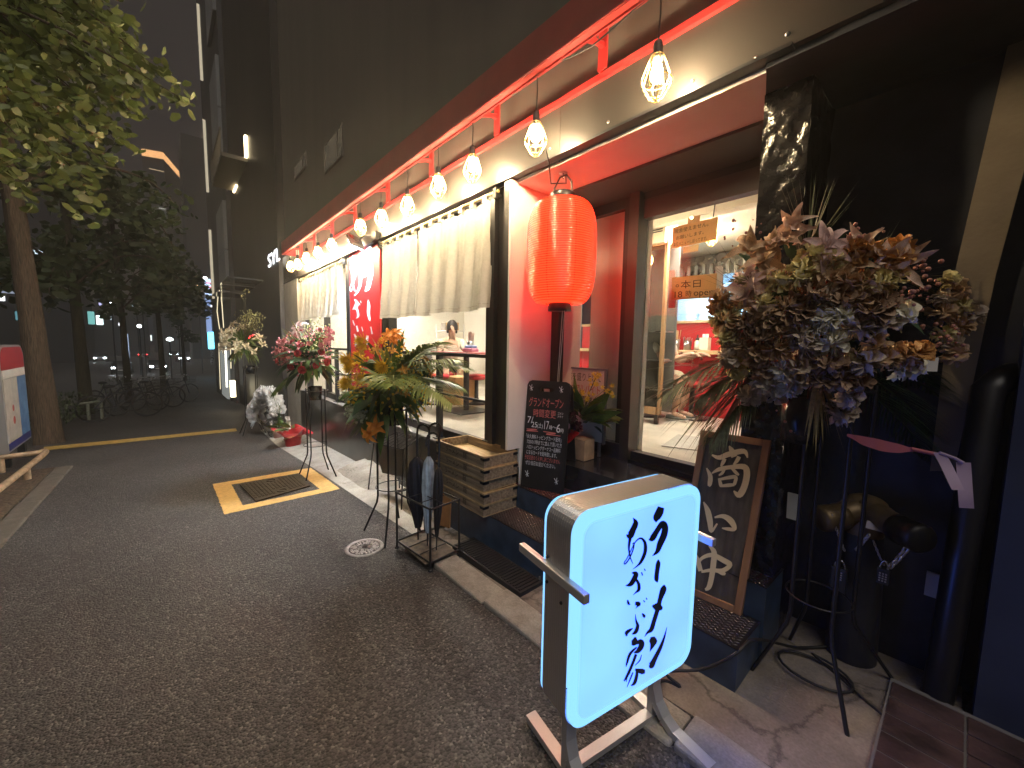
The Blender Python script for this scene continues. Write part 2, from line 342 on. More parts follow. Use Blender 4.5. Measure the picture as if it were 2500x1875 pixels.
# ================================================================ THE SHOP BUILDING
YF = 2.0; ZF = 0.60; DY = 2.85
shop = thing('restaurant_building', 'black fronted noodle restaurant with noren curtained windows and recessed entrance', 'building', (-5, 3, 0))
m_wall = mat('dark grey cladding', (0.11, 0.098, 0.085), 0.6, var=0.12, scale=0.8, stretch=(3, 3, 0.25))
m_fasc = mat('brown black metal sheet', (0.036, 0.031, 0.027), 0.45, 0.1, var=0.12, scale=2, rvar=0.08)
m_pier = mat('light grey render', (0.42, 0.40, 0.36), 0.75, var=0.1, scale=4, bump=0.1, bscale=60)
MB().box((-9.85, 2.0, -0.7), (-8.72, 2.4, 3.30)).build('pier', m_pier, shop)
def skyline(x): return 30
g = MB(); g.box((-9.85, 2.06, 3.10), (6.0, 2.5, 30)); g.build('upper_wall', m_wall, shop)
# upper window with an inner ledge, half hidden in the dark
a = onY(716, 425, 2.06); b = onY(836, 300, 2.06)
def pxr(x0, y0, x1, y1): a = onY(x0, y1, 2.045); b = onY(x1, y0, 2.045); return (a.x, b.x, a.z, b.z)
for k, (x0, x1, z0, z1) in enumerate((pxr(720, 372, 746, 436), pxr(794, 306, 834, 420))):
    f = MB(); f.box((x0-0.03, 2.035, z0-0.03), (x0, 2.055, z1+0.03)); f.box((x1, 2.035, z0-0.03), (x1+0.03, 2.055, z1+0.03)); f.box((x0, 2.035, z1), (x1, 2.055, z1+0.03)); f.box((x0, 2.035, z0-0.03), (x1, 2.055, z0)); f.box((x1-0.22, 2.035, z0), (x1-0.17, 2.055, z1))
    w = f.build('upper_window', m_wall, shop); MB().poly([(x0, 2.045, z0), (x1, 2.045, z0), (x1, 2.045, z1), (x0, 2.045, z1)]).build('pane', mat('dim window pane', (0.10, 0.09, 0.07), 0.25, var=0.5, scale=1.2, emit=(1.0, 0.85, 0.6), es=0.014), w)
g = MB(); xx = -9.85
for x1 in (-6.9, -4.45, -3.2, -1.86, -0.2, 2.5): g.box((xx, 2.0, 2.75), (x1-0.003, 2.03, 3.10)); xx = x1
g.box((-9.85, 2.031, 2.75), (2.5, 2.05, 3.10)); fas = g.build('fascia', m_fasc, shop)
g = MB(); z = 0
for px in (1237, 1343, 1485, 1691, 1846, 1922): 
    p = onY(px, {1237:436, 1343:363, 1485:298, 1691:197, 1846:141, 1922:84}[px], 1.998); g.ball(p, 0.009, 8, 5)
g.build('bolt', m_steel, fas)
MB().box((-9.85, 1.985, 2.742), (-0.58, 2.055, 2.757)).build('edge_trim', m_black, shop)
g = MB(); g.box((-9.3, 1.975, 3.046), (0.8, 1.999, 3.080)); g.build('wall_rail', m_red, shop)
# red awning: sheet front, rear flange, bolted brackets
awn = MB(); awn.box((-8.72, 1.762, 3.175), (0.8, 1.772, 3.385)); awn.box((-8.72, 1.762, 3.160), (0.8, 1.80, 3.175)); awn.box((-8.72, 1.772, 3.36), (0.8, 2.05, 3.37))
awn.box((-8.74, 1.762, 3.16), (-8.72, 2.0, 3.385)); awn.box((-8.72, 1.800, 3.148), (0.8, 1.806, 3.175)); awn.tube([(-8.72, 1.764, 3.172), (0.8, 1.764, 3.172)], 0.008, 8)
aw = awn.build('awning', mat('dark red awning sheet', (0.40, 0.035, 0.032), 0.4, var=0.12, scale=4, coat=0.15), shop)
g = MB(); g.box((-0.03, 1.955, 3.080), (0.03, 1.965, 3.36)); g.box((-0.03, 1.965, 3.080), (-0.02, 1.999, 3.36)); g.tube([(0, 1.955, 3.215), (0, 1.81, 3.165)], 0.014, 8); g.box((-0.012, 1.81, 3.19), (0.012, 1.955, 3.205)); g.ball((0.012, 1.952, 3.30), 0.008, 6, 4)
br = g.build('bracket', m_red, aw, local=True); br.location = V((-0.53, 0, 0))-shop.location
for x in (-1.51, -2.47, -3.45, -4.42, -5.45, -6.4, -7.35, -8.2): c = br.copy(); COL.objects.link(c); c.parent = aw; c.location = V((x, 0, 0))-shop.location
# plinth with its grey ledge
m_plin = mat('dark polished plinth', (0.030, 0.030, 0.031), 0.30, var=0.35, scale=5, coat=0.2)
MB().box((-8.72, 2.0, -0.6), (-3.06, 2.04, 0.52)).box((-3.06, 2.0, -0.6), (-3.04, 2.13, 0.52)).box((-3.04, 2.13, -0.2), (-2.34, 2.3, 0.52)).build('plinth', m_plin, shop)
MB().box((-8.72, 1.995, 0.52), (-3.045, 2.2, 0.55), 0.006).build('ledge', mat('grey mortar ledge', (0.14, 0.14, 0.135), 0.8, var=0.3, scale=20, bump=0.3), shop)
# two window bays in black frames
def bay(x0, x1, posts, name):
    f = MB(); zb, zt = 0.55, 2.742
    f.box((x0, 2.12, zb), (x0+0.05, 2.20, zt)); f.box((x1-0.05, 2.12, zb), (x1, 2.20, zt)); f.box((x0, 2.12, zb), (x1, 2.2, zb+0.09)); f.box((x0, 2.12, zt-0.06), (x1, 2.2, zt))
    for p in posts: f.box((p-0.03, 2.11, zb), (p+0.03, 2.20, zt))
    w = f.build('window', m_black, shop); MB().poly([(x0+0.05, 2.16, zb), (x1-0.05, 2.16, zb), (x1-0.05, 2.16, zt), (x0+0.05, 2.16, zt)]).build('pane', m_glass, w)
bay(-8.68, -6.05, (-7.4,), 'a'); bay(-4.83, -2.62, (), 'b')
MB().box((-6.05, 2.03, 0.55), (-5.92, 2.25, 2.742)).box((-5.92, 2.06, 0.55), (-4.83, 2.25, 2.742)).build('banner_wall', m_blackm, shop)
MB().box((-2.70, 2.05, 0.68), (-2.62, 2.20, 2.742)).box((-2.62, 2.02, 0.68), (-2.56, 2.12, 2.742)).box((-2.56, 2.06, 0.68), (-2.36, 2.34, 2.742)).box((-2.42, 2.0, 0.68), (-2.36, 2.06, 2.742)).box((-2.70, 2.14, 0.55), (-2.36, 2.34, 0.68)).build('corner_post', m_black, shop)
# entrance recess
m_soff = mat('white gloss ceiling board', (0.70, 0.66, 0.62), 0.42, var=0.03)
MB().box((-2.36, 2.0, 0.68), (-2.335, 2.13, 2.735)).box((-2.36, 2.13, 0.37), (-2.335, 2.85, 2.735)).build('side_wall', m_white, shop)
MB().prism([V((-2.36, 2.056, 2.718)), V((-0.69, 2.056, 2.718)), V((-0.745, 2.23, 2.718)), V((-0.745, 2.45, 2.718)), V((-2.36, 2.45, 2.718))], (0, 0, 0.017)).build('porch_ceiling', m_soff, shop)
MB().box((-2.36, 2.45, 2.70), (-0.745, 2.95, 2.72)).box((-2.36, 2.45, 2.72), (-0.745, 2.47, 2.735)).build('soffit', m_fasc, shop)
MB().box((-2.33, 2.46, 0.57), (-2.25, 2.53, 2.70)).build('side_post', m_black, shop)
# glazed screen and door across the recess
scr = MB(); scr.box((-2.33, DY-0.02, 0.57), (-1.84, DY+0.06, 0.70)); scr.box((-2.33, DY, 2.62), (-1.84, DY+0.06, 2.70)); scr.box((-1.92, DY, 0.70), (-1.845, DY+0.06, 2.62))
w = scr.build('side_window', m_black, shop); MB().poly([(-2.33, DY+0.03, 0.70), (-1.92, DY+0.03, 0.70), (-1.92, DY+0.03, 2.62), (-2.33, DY+0.03, 2.62)]).build('pane', glass('reflecting glass', refl=2.2), w)
MB().box((-1.84, DY-0.06, 0.57), (-1.755, DY+0.08, 2.70)).build('door_post', mat('dark anodised frame', (0.045, 0.040, 0.036), 0.4, 0.15, rvar=0.1), shop)
d = MB(); d.box((-1.755, DY-0.02, 0.57), (-0.60, DY+0.06, 0.665))
MB().box((-1.755, DY-0.05, 0.572), (-0.60, DY-0.021, 0.60)).build('threshold', m_black, shop); MB().box((-1.755, DY, 2.645), (-0.75, DY+0.06, 2.698)).build('door_head', m_black, shop)
dr = d.build('door', m_black, shop); MB().poly([(-1.755, DY+0.03, 0.665), (-0.60, DY+0.03, 0.665), (-0.60, DY+0.03, 2.52), (-1.755, DY+0.03, 2.52)]).build('pane', m_glass, dr)
MB().box((-1.74, DY-0.01, 2.50), (-0.60, DY+0.07, 2.64)).build('transom', m_fasc, dr)
MB().box((-2.36, 3.02, 0.6), (-1.80, 3.08, 2.975)).build('side_partition', m_white, shop)
# rough black plastered column
def roughcol(x0, x1, y0, y1, z0, z1):
    g = MB()
    def face(ax):
        def fn(u, v):
            z = z0+(z1-z0)*v
            x, y = (x0+(x1-x0)*u, y0) if ax == 0 else ((x0, y1+(y0-y1)*u) if ax == 1 else (x1, y0+(y1-y0)*u))
            n_ = 0.014*noise.noise((x*9, y*9, z*6))+0.006*noise.noise((x*26, y*26, z*20))
            e = min(u, 1-u); n_ *= 1.0 if e > 0.02 else 1.0
            return (x+n_*(1 if ax != 0 else 0.6), y-n_, z)
        g.grid(18, 190, fn, False)
    face(1); face(0); face(2); return g
roughcol(-0.745, -0.555, 2.225, 2.86, -0.1, 2.73).build('column', mat('tar black rough render', (0.011, 0.010, 0.010), 0.20, var=0.3, scale=30, bump=0.35, bscale=22, spec=0.35), shop)
# niche to the right of the entrance
m_nich = mat('black painted wall', (0.030, 0.034, 0.046), 0.5, var=0.25, scale=6, bump=0.08, bscale=30)  # black paint, bluer to carry the box sign's light in the colour
MB().box((-0.60, 2.62, -0.1), (2.2, 2.80, 2.75)).build('niche_wall', m_nich, shop)
MB().prism([V((-0.685, 2.031, 2.72)), V((2.2, 2.031, 2.72)), V((2.2, 2.62, 2.72)), V((-0.555, 2.62, 2.72)), V((-0.555, 2.225, 2.72)), V((-0.742, 2.225, 2.72))], (0, 0, 0.03)).build('niche_ceiling', m_nich, shop)
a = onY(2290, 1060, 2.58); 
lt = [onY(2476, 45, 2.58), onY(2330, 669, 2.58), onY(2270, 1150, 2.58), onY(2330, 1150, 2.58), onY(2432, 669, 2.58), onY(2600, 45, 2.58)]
MB().prism(lt, (0, 0.039, 0)).build('lit_band_strip', mat('painted bulb light band', (0.27, 0.22, 0.165), 0.85, var=0.15, scale=5, bump=0.15, bscale=50), shop)  # added strip: bulb light on the niche wall, painted as a lighter colour
MB().box((0.13, 2.42, -0.05), (2.2, 2.60, 2.735)).build('right_panel', mat('sign tinted panel', (0.035, 0.045, 0.07), 0.45, var=0.2, scale=4), shop)  # black panel with the box sign's blue light mixed into its colour
pp = gnd(2345, 1560); MB().tube([(0.03, 2.46, 0.0), (0.06, 2.46, 1.36), (0.09, 2.50, 1.40), (0.12, 2.60, 1.42)], 0.05, 16).build('drain_pipe', m_black, shop)
MB().box((2.2, 2.0, -0.1), (6, 2.1, 3.1)).build('end_wall', m_nich, shop)
# metal steps up to the door, chequer plate treads
m_plate = mat('dark chequer plate', (0.030, 0.028, 0.032), 0.30, 0.7, var=0.25, scale=15)
m_riser = mat('sign tinted riser sheet', (0.032, 0.055, 0.095), 0.42, 0.0, var=0.3, scale=10)  # black sheet; the blue light of the box sign is put into its colour
stp = thing('entrance_steps', 'three black metal steps with chequer plate treads below the door', 'steps', (-1.6, 2.2, 0))
def diamonds(x0, x1, y0, y1, z):
    g = MB(); i = 0; x = x0+0.012
    while x < x1-0.01:
        y = y0+0.010+(0.011 if i % 2 else 0)
        while y < y1-0.008:
            s = 1 if i % 2 else -1; c = V((x, y, z)); a_ = V((0.011, 0.006*s, 0)); b_ = V((-0.002*s, 0.0035, 0))
            g.add([c-a_, c+b_*1.0, c+a_, c-b_*1.0, c+V((0, 0, 0.0028))], [(0, 3, 4), (3, 2, 4), (2, 1, 4), (1, 0, 4)]); y += 0.023
        x += 0.019; i += 1
    return g
for (x0, x1, y0, y1, z0, z1, tread) in ((-2.93, -0.56, 1.83, 2.11, -0.10, 0.19, 1), (-2.36, -0.545, 2.11, 2.37, 0.0, 0.37, 1), (-2.33, -0.56, 2.37, 2.83, 0.1, 0.57, 0)):
    st = MB().box((x0, y0, z0), (x1, y1, z1)).build('step', m_riser if tread else mat('dark landing tile', (0.022, 0.021, 0.024), 0.22, var=0.3, scale=8, coat=0.3), stp)
    if tread: MB().box((x0, y0-0.004, z1), (x1+0.003, y1, z1+0.004)).build('tread', m_plate, st); diamonds(x0, x1, y0, y1, z1+0.004).build('tread_pattern', mat('worn plate edge', (0.13, 0.12, 0.13), 0.24, 0.9), st)
st = MB()
for x in (-2.36, -1.75, -1.55): st.tube([(x, 1.80, gz(x)), (x, 1.80, gz(x)+0.055)], 0.006, 6)
st.build('anchor_bolt', m_steel, stp)
gr = thing('drain_grating', 'low dark perforated drain grating in front of the steps', 'grating', (-2.0, 1.72, gz(-2)))
g = MB().box((-2.5, 1.60, gz(-2.5)+0.02), (-1.72, 1.80, gz(-2)+0.045)); g.build('tray', m_blackm, gr)
g = MB()
for i in range(26): g.box((-2.48+i*0.029, 1.615, gz(-2)+0.045), (-2.466+i*0.029, 1.785, gz(-2)+0.050))
g.build('slats', mat('grating iron', (0.05, 0.05, 0.055), 0.35, 0.8), gr)
# brick-tiled sill at the far right
g = MB(); g.box((-0.115, 1.2, -0.05), (1.5, 2.42, 0.03)); tl = g.build('tiled_sill', mat('grout', (0.16, 0.15, 0.145), 0.9), None); tag(tl, 'low sill of dark brick tiles by the black panel', 'tiled sill')
g = MB(); m_tile = mat('dark brick tile', (0.060, 0.035, 0.034), 0.5, var=0.55, scale=7, bump=0.3, bscale=40)
for j in range(10):
    for i in range(7):
        x = -0.107+i*0.222+(0.0); y = 1.215+j*0.118; g.box((x, y, 0.03), (x+0.214, y+0.11, 0.036+0.002*((i*7+j*3) % 3)), 0.003)
g.build('brick_tile', m_tile, tl)
# ---------------------------------------------------------------- the room inside
m_floor = mat('pale marbled floor', (0.46, 0.43, 0.36), 0.35, var=0.2, scale=3.5)
m_inr = mat('cream interior wall', (0.78, 0.74, 0.65), 0.6, var=0.04, scale=2)
g = MB(); g.box((-8.7, 2.2, 0.50), (-2.4, 2.92, ZF)); g.box((-8.7, 2.92, 0.50), (-0.3, 9.0, ZF)); g.build('floor', m_floor, shop)
g = MB(); g.box((-8.7, 2.26, 2.98), (-2.4, 2.95, 3.05)); g.box((-8.7, 2.95, 2.98), (-0.3, 9.0, 3.05)); g.build('ceiling', m_inr, shop)
g = MB(); g.box((-8.8, 2.25, 0.5), (-8.7, 9, 3.0)); g.box((-0.32, 2.86, 0.5), (-0.3, 9, 3.0)); g.box((-8.7, 5.9, 0.6), (-4.9, 6.0, 2.98)); g.box((-2.42, 2.34, 0.6), (-2.365, 2.85, 2.98)); g.build('inner_wall', m_inr, shop)
MB().box((-5.0, 8.4, 0.6), (-0.3, 8.5, 2.98)).build('kitchen_wall', mat('kitchen tile wall', (0.52, 0.66, 0.78), 0.3, var=0.08, scale=2), shop)
MB().box((-8.7, 4.2, 2.87), (-0.32, 4.35, 2.975)).build('ceiling_beam', m_inr, shop)
# ---------------------------------------------------------------- lamps that light the room
m_tubeL = glow('ceiling panel light', (1.0, 0.91, 0.76), 110.0)
for i, (x, y, lab) in enumerate(((-2.2, 4.4, 'flat white ceiling light inside the door, nearer the entrance'), (-4.6, 3.2, 'flat white ceiling light above the table behind the window curtain'), (-7.6, 3.6, 'flat white ceiling light at the far end of the curtained room'))):
    t = thing('ceiling_light', lab, 'ceiling light', (x, y, 2.98)); MB().box((x-0.55, y-0.09, 2.93), (x+0.55, y+0.09, 2.978)).build('housing', m_white, t); MB().box((x-0.52, y-0.075, 2.915), (x+0.52, y+0.075, 2.929)).build('diffuser', m_tubeL, t)
t = thing('ceiling_light', 'cool bluish kitchen strip light over the counter', 'ceiling light', (-2.6, 7.4, 2.9)); MB().box((-4.2, 7.3, 2.93), (-0.9, 7.5, 2.978)).build('housing', m_white, t); MB().box((-4.15, 7.32, 2.91), (-0.95, 7.48, 2.929)).build('diffuser', glow('cool tube', (0.55, 0.80, 1.0), 55), t)

# caged bulb lamps: one along the awning, copied
m_bulb = glow('lit filament bulb', (1.0, 0.76, 0.44), 430.0)
m_cage = mat('brass wire cage', (0.62, 0.45, 0.17), 0.35, 0.8)
def make_lamp(label, cordlen=0.32):
    t = thing('caged_bulb_lamp', label, 'hanging lamp', (0, 0, 0), 'caged bulbs strung under the awning')
    MB().lathe([(0.001, 0.235), (0.020, 0.235), (0.024, 0.215), (0.024, 0.165), (0.030, 0.155), (0.030, 0.135), (0.001, 0.135)], n=14).build('socket', m_blackm, t, True)
    MB().lathe([(0.001, 0.132), (0.016, 0.13), (0.019, 0.11), (0.025, 0.080), (0.030, 0.055), (0.026, 0.028), (0.012, 0.014), (0.001, 0.010)], n=12).build('bulb', m_bulb, t, True)
    c = MB(); n = 8
    for k in range(n):
        a = 2*PI*k/n; c.tube([(math.cos(a)*r, math.sin(a)*r, z) for r, z in ((0.028, 0.16), (0.044, 0.12), (0.072, 0.03), (0.070, 0.0), (0.034, -0.075), (0.012, -0.092))], 0.0030, 5)
    for r, z in ((0.072, 0.018), (0.053, -0.038), (0.030, 0.155)): c.tube([(math.cos(2*PI*k/20)*r, math.sin(2*PI*k/20)*r, z) for k in range(21)], 0.0030, 5)
    c.lathe([(0.012, -0.095), (0.012, -0.087)], n=10); c.build('cage', m_cage, t, True)
    MB().tube([(0, 0, 0.23), (0.004, 0, 0.23+cordlen*0.5), (0, -0.0, 0.23+cordlen)], 0.004, 6).build('cord', m_blackm, t, True)
    return t
BP = [(1603,190),(1308,339),(1153,412),(1070,455),(995,503),(931,532),(880,554),(810,599),(777,617),(749,630),(727,645),(710,650)]
NM = ['nearest caged bulb, hanging high above the entrance recess', 'caged bulb directly above the red paper lantern', 'caged bulb above the right end of the wide curtain', 'caged bulb second from the right over the wide curtain', 'caged bulb over the middle of the wide curtain',
      'caged bulb above the left half of the wide curtain', 'caged bulb above the right edge of the red banner', 'caged bulb left of the white floodlight', 'caged bulb above the right part of the far curtain', 'caged bulb above the middle of the far curtain', 'last but one caged bulb, at the left end of the far curtain', 'farthest caged bulb, in front of the light grey pier']
lamp0 = make_lamp(NM[0]); lamp0.scale = (0.95, 0.95, 0.80); wire = []
for i, (px, py) in enumerate(BP):
    p = onY(px, py, 1.81); p.z -= 0.03; o = lamp0 if i == 0 else dup(lamp0)
    o.location = p; o['label'] = NM[i]; wire.append(V((p.x, 1.83, p.z+0.44)))
w = MB(); pts = []
for i in range(len(wire)-1):
    for k in range(6): t = k/6; q = wire[i].lerp(wire[i+1], t); q.z += -0.05*math.sin(PI*t)+0.01*math.sin(i*3+t*9); pts.append(q)
pts = [wire[0]+V((0.9, -0.02, 0.0))]+pts+[wire[-1]]; w.tube(pts, 0.005, 6)
w.tube([wire[1]+V((0.02, 0, -0.33)), wire[1]+V((0.05, 0.05, -0.55)), V((-1.99, 2.06, 2.62)), V((-1.95, 2.17, 2.64)), V((-1.955, 2.17, 2.70))], 0.005, 6)
tag(w.build('lamp_cable', m_blackm), 'thin dark cable strung along the red awning rail for the bulbs', 'cable')
inl = [(1611, 485, 4.0, 'caged bulb inside the room by the ceiling, seen through the door glass'), (1578, 640, 3.9, 'lower caged bulb seen inside behind the wooden framed glass'), (1737, 588, 5.2, 'caged bulb partly hidden behind the upper cardboard sign')]
for px, py, Y, lab in inl:
    o = dup(lamp0, loc=onY(px, py, Y), label=lab, group='caged bulbs inside the shop')

# floodlight over the banner
p = onY(880, 590, 1.9); fl = thing('floodlight', 'white glaring floodlight on a short arm above the red banner', 'floodlight', p)
g = MB(); g.tube([p+V((0.28, 0.08, 0.03)), p+V((0.1, 0.0, 0.05)), p+V((0, -0.02, 0.02))], 0.014, 8); g.box((p.x+0.24, p.y+0.04, p.z-0.03), (p.x+0.36, 1.999, p.z+0.07), 0.008); g.build('arm', m_blackm, fl)
M_ = Matrix.Translation(p+V((-0.12, -0.03, 0.0))) @ Matrix.Rotation(R(-14), 4, 'X') @ Matrix.Rotation(R(34), 4, 'Y'); MB().box((-0.16, -0.09, 0.0), (0.16, 0.09, 0.045), 0.01, M_).build('housing', m_steel, fl)
MB().box((-0.145, -0.075, -0.006), (0.145, 0.075, -0.001), 0, M_).build('lens', glow('cold LED', (0.78, 0.88, 1.0), 380.0), fl)

# ---------------------------------------------------------------- curtains
m_cloth = mat('natural linen', (0.56, 0.54, 0.48), 0.85, var=0.06, scale=40, bump=0.12, bscale=220, trans=0.25)
m_rod = mat('bamboo coloured rod', (0.55, 0.40, 0.16), 0.4, var=0.2, scale=10)
def noren(x0, x1, zr, zb, panels, label, y=2.015, ntab=4):
    t = thing('noren_curtain', label, 'curtain', ((x0+x1)/2, y, zb))
    MB().tube([(x0-0.08, y, zr), (x1+0.08, y, zr)], 0.012, 10).build('rod', m_rod, t)
    for x in (x0-0.05, x1+0.05): MB().box((x-0.012, y-0.015, zr-0.03), (x+0.012, 2.06, zr-0.012)).box((x-0.018, y-0.02, zr-0.05), (x+0.018, y+0.02, zr+0.03), 0.004).build('rod_bracket', m_blackm, t)
    n = len(panels)
    for k, (u0, u1) in enumerate(panels):
        g = MB(); a, c = x0+(x1-x0)*u0, x0+(x1-x0)*u1; ph = 1.7*k+x0
        def fn(u, v):
            x = a+(c-a)*u; d = 0.35+0.65*v
            yy = y+0.004+0.026*d*math.sin(x*21+ph+1.3*math.sin(x*3+ph))+0.016*d*math.sin(x*47+2.1*v+ph)+0.016*noise.noise((x*6, v*1.6, ph))+0.005*noise.noise((x*22, v*12, ph))-0.03*v*v
            edge = 0.010*math.sin(x*9+ph)
            return (x+0.012*v*math.sin(v*5+ph)*(1 if u in (0, 1) else 0.4), yy, zr-0.045-(zr-0.045-zb+edge)*v)
        g.grid(90, 44, fn)
        m = max(2, round(ntab*(u1-u0)*n/1.0/ n * n))
        m = max(2, int((c-a)/0.16))
        for i in range(m):
            tx = a+(c-a)*(i+0.5)/m; g.grid(2, 10, lambda u, v: (tx-0.028+0.056*u, y+0.016*math.cos(PI*(v*1.2-0.1))*-1, zr-0.05+0.066*math.sin(PI*min(1, max(0, v)))))
        cl = g.build('cloth_panel', m_cloth, t)
        s = MB(); s.grid(60, 1, lambda u, v: (a+(c-a)*u, fn(u, 0.965)[1]-0.004, fn(u, 0.965)[2]+0.004*v)); s.build('hem_seam', mat('seam thread', (0.38, 0.33, 0.25), 0.9), cl)
    return t
def cx(px, py, Y=2.0): return onY(px, py, Y).x
noren(cx(929, 600), cx(1198, 470), 2.70, 1.80, [(0, 0.425), (0.432, 1)], 'wide pale linen noren curtain over the right window')
noren(cx(731, 690), cx(832, 640), 2.70, 1.92, [(0, 0.5), (0.503, 1)], 'narrow looking pale linen noren curtain over the far left window')

# ---------------------------------------------------------------- red banner with white brush letters
x0, x1 = -5.90, -4.84
bn = thing('wall_banner', 'tall red banner with white brush lettering between the two curtains', 'banner', (-5.37, 2.03, 0.9))
MB().box((x0, 2.035, 0.75), (x1, 2.055, 2.735)).build('panel', mat('red banner vinyl', (0.70, 0.016, 0.018), 0.35, var=0.05, scale=3), bn)
m_letw = mat('white lettering', (0.82, 0.86, 0.90), 0.5)
def bmap(x, y, z): p = onY(650+x*0.19284, 530+y*0.19284, 2.034); return V((p.x, 2.034-z, p.z))
ST_BAN = [[(1330,365,30),(1305,430,74),(1290,520,76),(1270,590,5)],[(1212,762,12),(1238,735,56),(1285,640,66),(1315,605,60),(1328,690,60),(1310,800,56),(1285,900,50),(1250,940,8)],[(1290,1045,8),(1300,1120,40),(1295,1210,38),(1310,1290,26),(1318,1320,3)],
 [(1092,482,5),(1115,545,48),(1100,620,42),(1082,680,28),(1060,628,4)],[(1097,690,22),(1095,800,18),(1112,900,20),(1130,945,6)],[(1108,735,8),(1085,840,14),(1062,900,14),(1075,942,12),(1100,880,12),(1128,760,12),(1162,700,20),(1195,765,28),(1190,860,34),(1160,940,28),(1118,1000,4)],
 [(1118,1045,8),(1150,1085,42),(1130,1140,46),(1090,1172,8)],[(1130,1135,26),(1158,1190,28),(1165,1255,28),(1138,1285,5)],[(1178,1088,12),(1192,1118,8)],[(1196,1060,12),(1206,1088,8)],[(1098,1305,8),(1122,1372,12)],[(1148,1378,16),(1165,1450,26)],[(1212,1388,10),(1228,1445,12)],[(1330,1388,10),(1345,1480,22)],[(1120,1480,20),(1150,1560,30),(1130,1640,20)],[(1290,1500,30),(1270,1600,34),(1230,1700,10)]]
brush(MB(), ST_BAN, bmap).build('lettering', m_letw, bn)

# ---------------------------------------------------------------- black railing on the ledge
rail = thing('guard_rail', 'black metal guard rail on the ledge in front of the windows', 'railing', (-4, 2.08, 0.55))
zt = onY(1100, 862, 2.08).z; zm = onY(1100, 962, 2.08).z
g = MB(); g.box((-8.6, 2.06, zt-0.03), (-2.60, 2.10, zt)); g.build('top_rail', m_black, rail)
g = MB(); g.box((-8.6, 2.07, zm-0.02), (-2.60, 2.09, zm)); g.build('mid_rail', m_black, rail)
px0 = onY(1073, 1000, 2.08).x
for x in (px0, -2.66, px0-1.6, px0-3.2, px0-4.7): MB().box((x-0.026, 2.055, 0.69 if x == -2.66 else 0.555), (x+0.026, 2.107, zt-0.03)).box((x-0.05, 2.03, 0.681 if x == -2.66 else 0.551), (x+0.05, 2.13, 0.690 if x == -2.66 else 0.560)).build('post', m_black, rail)

# ---------------------------------------------------------------- paper lantern
LC = onY(1370, 610, 2.17); ztop = onY(1370, 496, 2.17).z; zbot = onY(1370, 742, 2.17).z; LR = 84*(LC-CAM).dot(FWD)/F
lan = thing('paper_lantern', 'big glowing red ribbed paper lantern hanging in the entrance', 'lantern', (LC.x, LC.y, zbot))
m_lan = bpy.data.materials.new('lit red paper'); m_lan.use_nodes = True; nt = m_lan.node_tree; b = nt.nodes['Principled BSDF']
b.inputs['Base Color'].default_value = (0.55, 0.02, 0.008, 1); b.inputs['Roughness'].default_value = 0.28; b.inputs['Emission Color'].default_value = (1.0, 0.0195, 0.0044, 1); b.inputs['Emission Strength'].default_value = 2.0; b.inputs['Coat Weight'].default_value = 0.6; b.inputs['Coat Roughness'].default_value = 0.12
g = MB(); H = ztop-zbot; nr = 46; prof = []
for i in range(nr*4+1):
    t = i/(nr*4); e = abs(2*t-1); r = LR*(0.60+0.40*(1-e**3.6)**0.55) if e < 1 else LR*0.42
    rib = 0.0055*abs(math.sin(PI*t*nr)); prof.append((max(LR*0.40, r)-0.004+rib, zbot+H*t))
g.lathe(prof, (LC.x, LC.y, 0), 48); g.build('paper_body', m_lan, lan)
m_rib = glow('paper seam', (0.75, 0.016, 0.006), 0.5); s = MB()
for k in range(8):
    a = 2*PI*k/8+0.35; s.tube([(LC.x+math.cos(a)*(r+0.001), LC.y+math.sin(a)*(r+0.001), z) for r, z in prof[::8]], 0.0035, 4)
s.build('paper_seam', m_rib, lan); hp = MB()
for k in range(1, nr): r, z = prof[k*4]; hp.tube([(LC.x+(r+0.0015)*math.cos(2*PI*j/48), LC.y+(r+0.0015)*math.sin(2*PI*j/48), z) for j in range(49)], 0.0016, 4, False)
hp.build('hoops', glow('paper hoop', (0.50, 0.012, 0.004), 0.6), lan)
MB().lathe([(0.001, ztop+0.06), (LR*0.36, ztop+0.06), (LR*0.38, ztop+0.05), (LR*0.38, ztop-0.01), (LR*0.33, ztop-0.01)], (LC.x, LC.y, 0), 28).build('top_ring', m_black, lan)
MB().lathe([(LR*0.33, zbot+0.01), (LR*0.34, zbot-0.035), (LR*0.34, zbot-0.05), (0.001, zbot-0.05)], (LC.x, LC.y, 0), 28).build('bottom_ring', m_black, lan)
MB().tube([(LC.x-0.085, LC.y, ztop+0.05), (LC.x-0.08, LC.y, ztop+0.12), (LC.x-0.03, LC.y, ztop+0.18), (LC.x+0.03, LC.y, ztop+0.18), (LC.x+0.08, LC.y, ztop+0.12), (LC.x+0.085, LC.y, ztop+0.05)], 0.006, 8).build('handle', m_black, lan)
g = MB().tube([(LC.x, LC.y, ztop+0.16), (LC.x+0.004, LC.y, 2.715)], 0.004, 6); g.tube([(LC.x+0.02*math.cos(k*0.6), LC.y+0.02*math.sin(k*0.6), ztop+0.2+0.012*k) for k in range(12)], 0.003, 5); g.lathe([(0.001, 2.708), (0.03, 2.708), (0.03, 2.717)], (LC.x, LC.y, 0), 14); g.build('hook', m_steel, lan)
MB().tube([(LC.x+0.03, LC.y, zbot-0.05), tuple(onY(1361, 935, 2.42)), tuple(onY(1358, 1080, 2.46))], 0.0035, 5).tube([(LC.x+0.05, LC.y, zbot-0.05), tuple(onY(1364, 935, 2.43)), tuple(onY(1362, 1080, 2.47))], 0.003, 5).build('pull_cord', mat('white cord', (0.7, 0.66, 0.6), 0.7), lan)

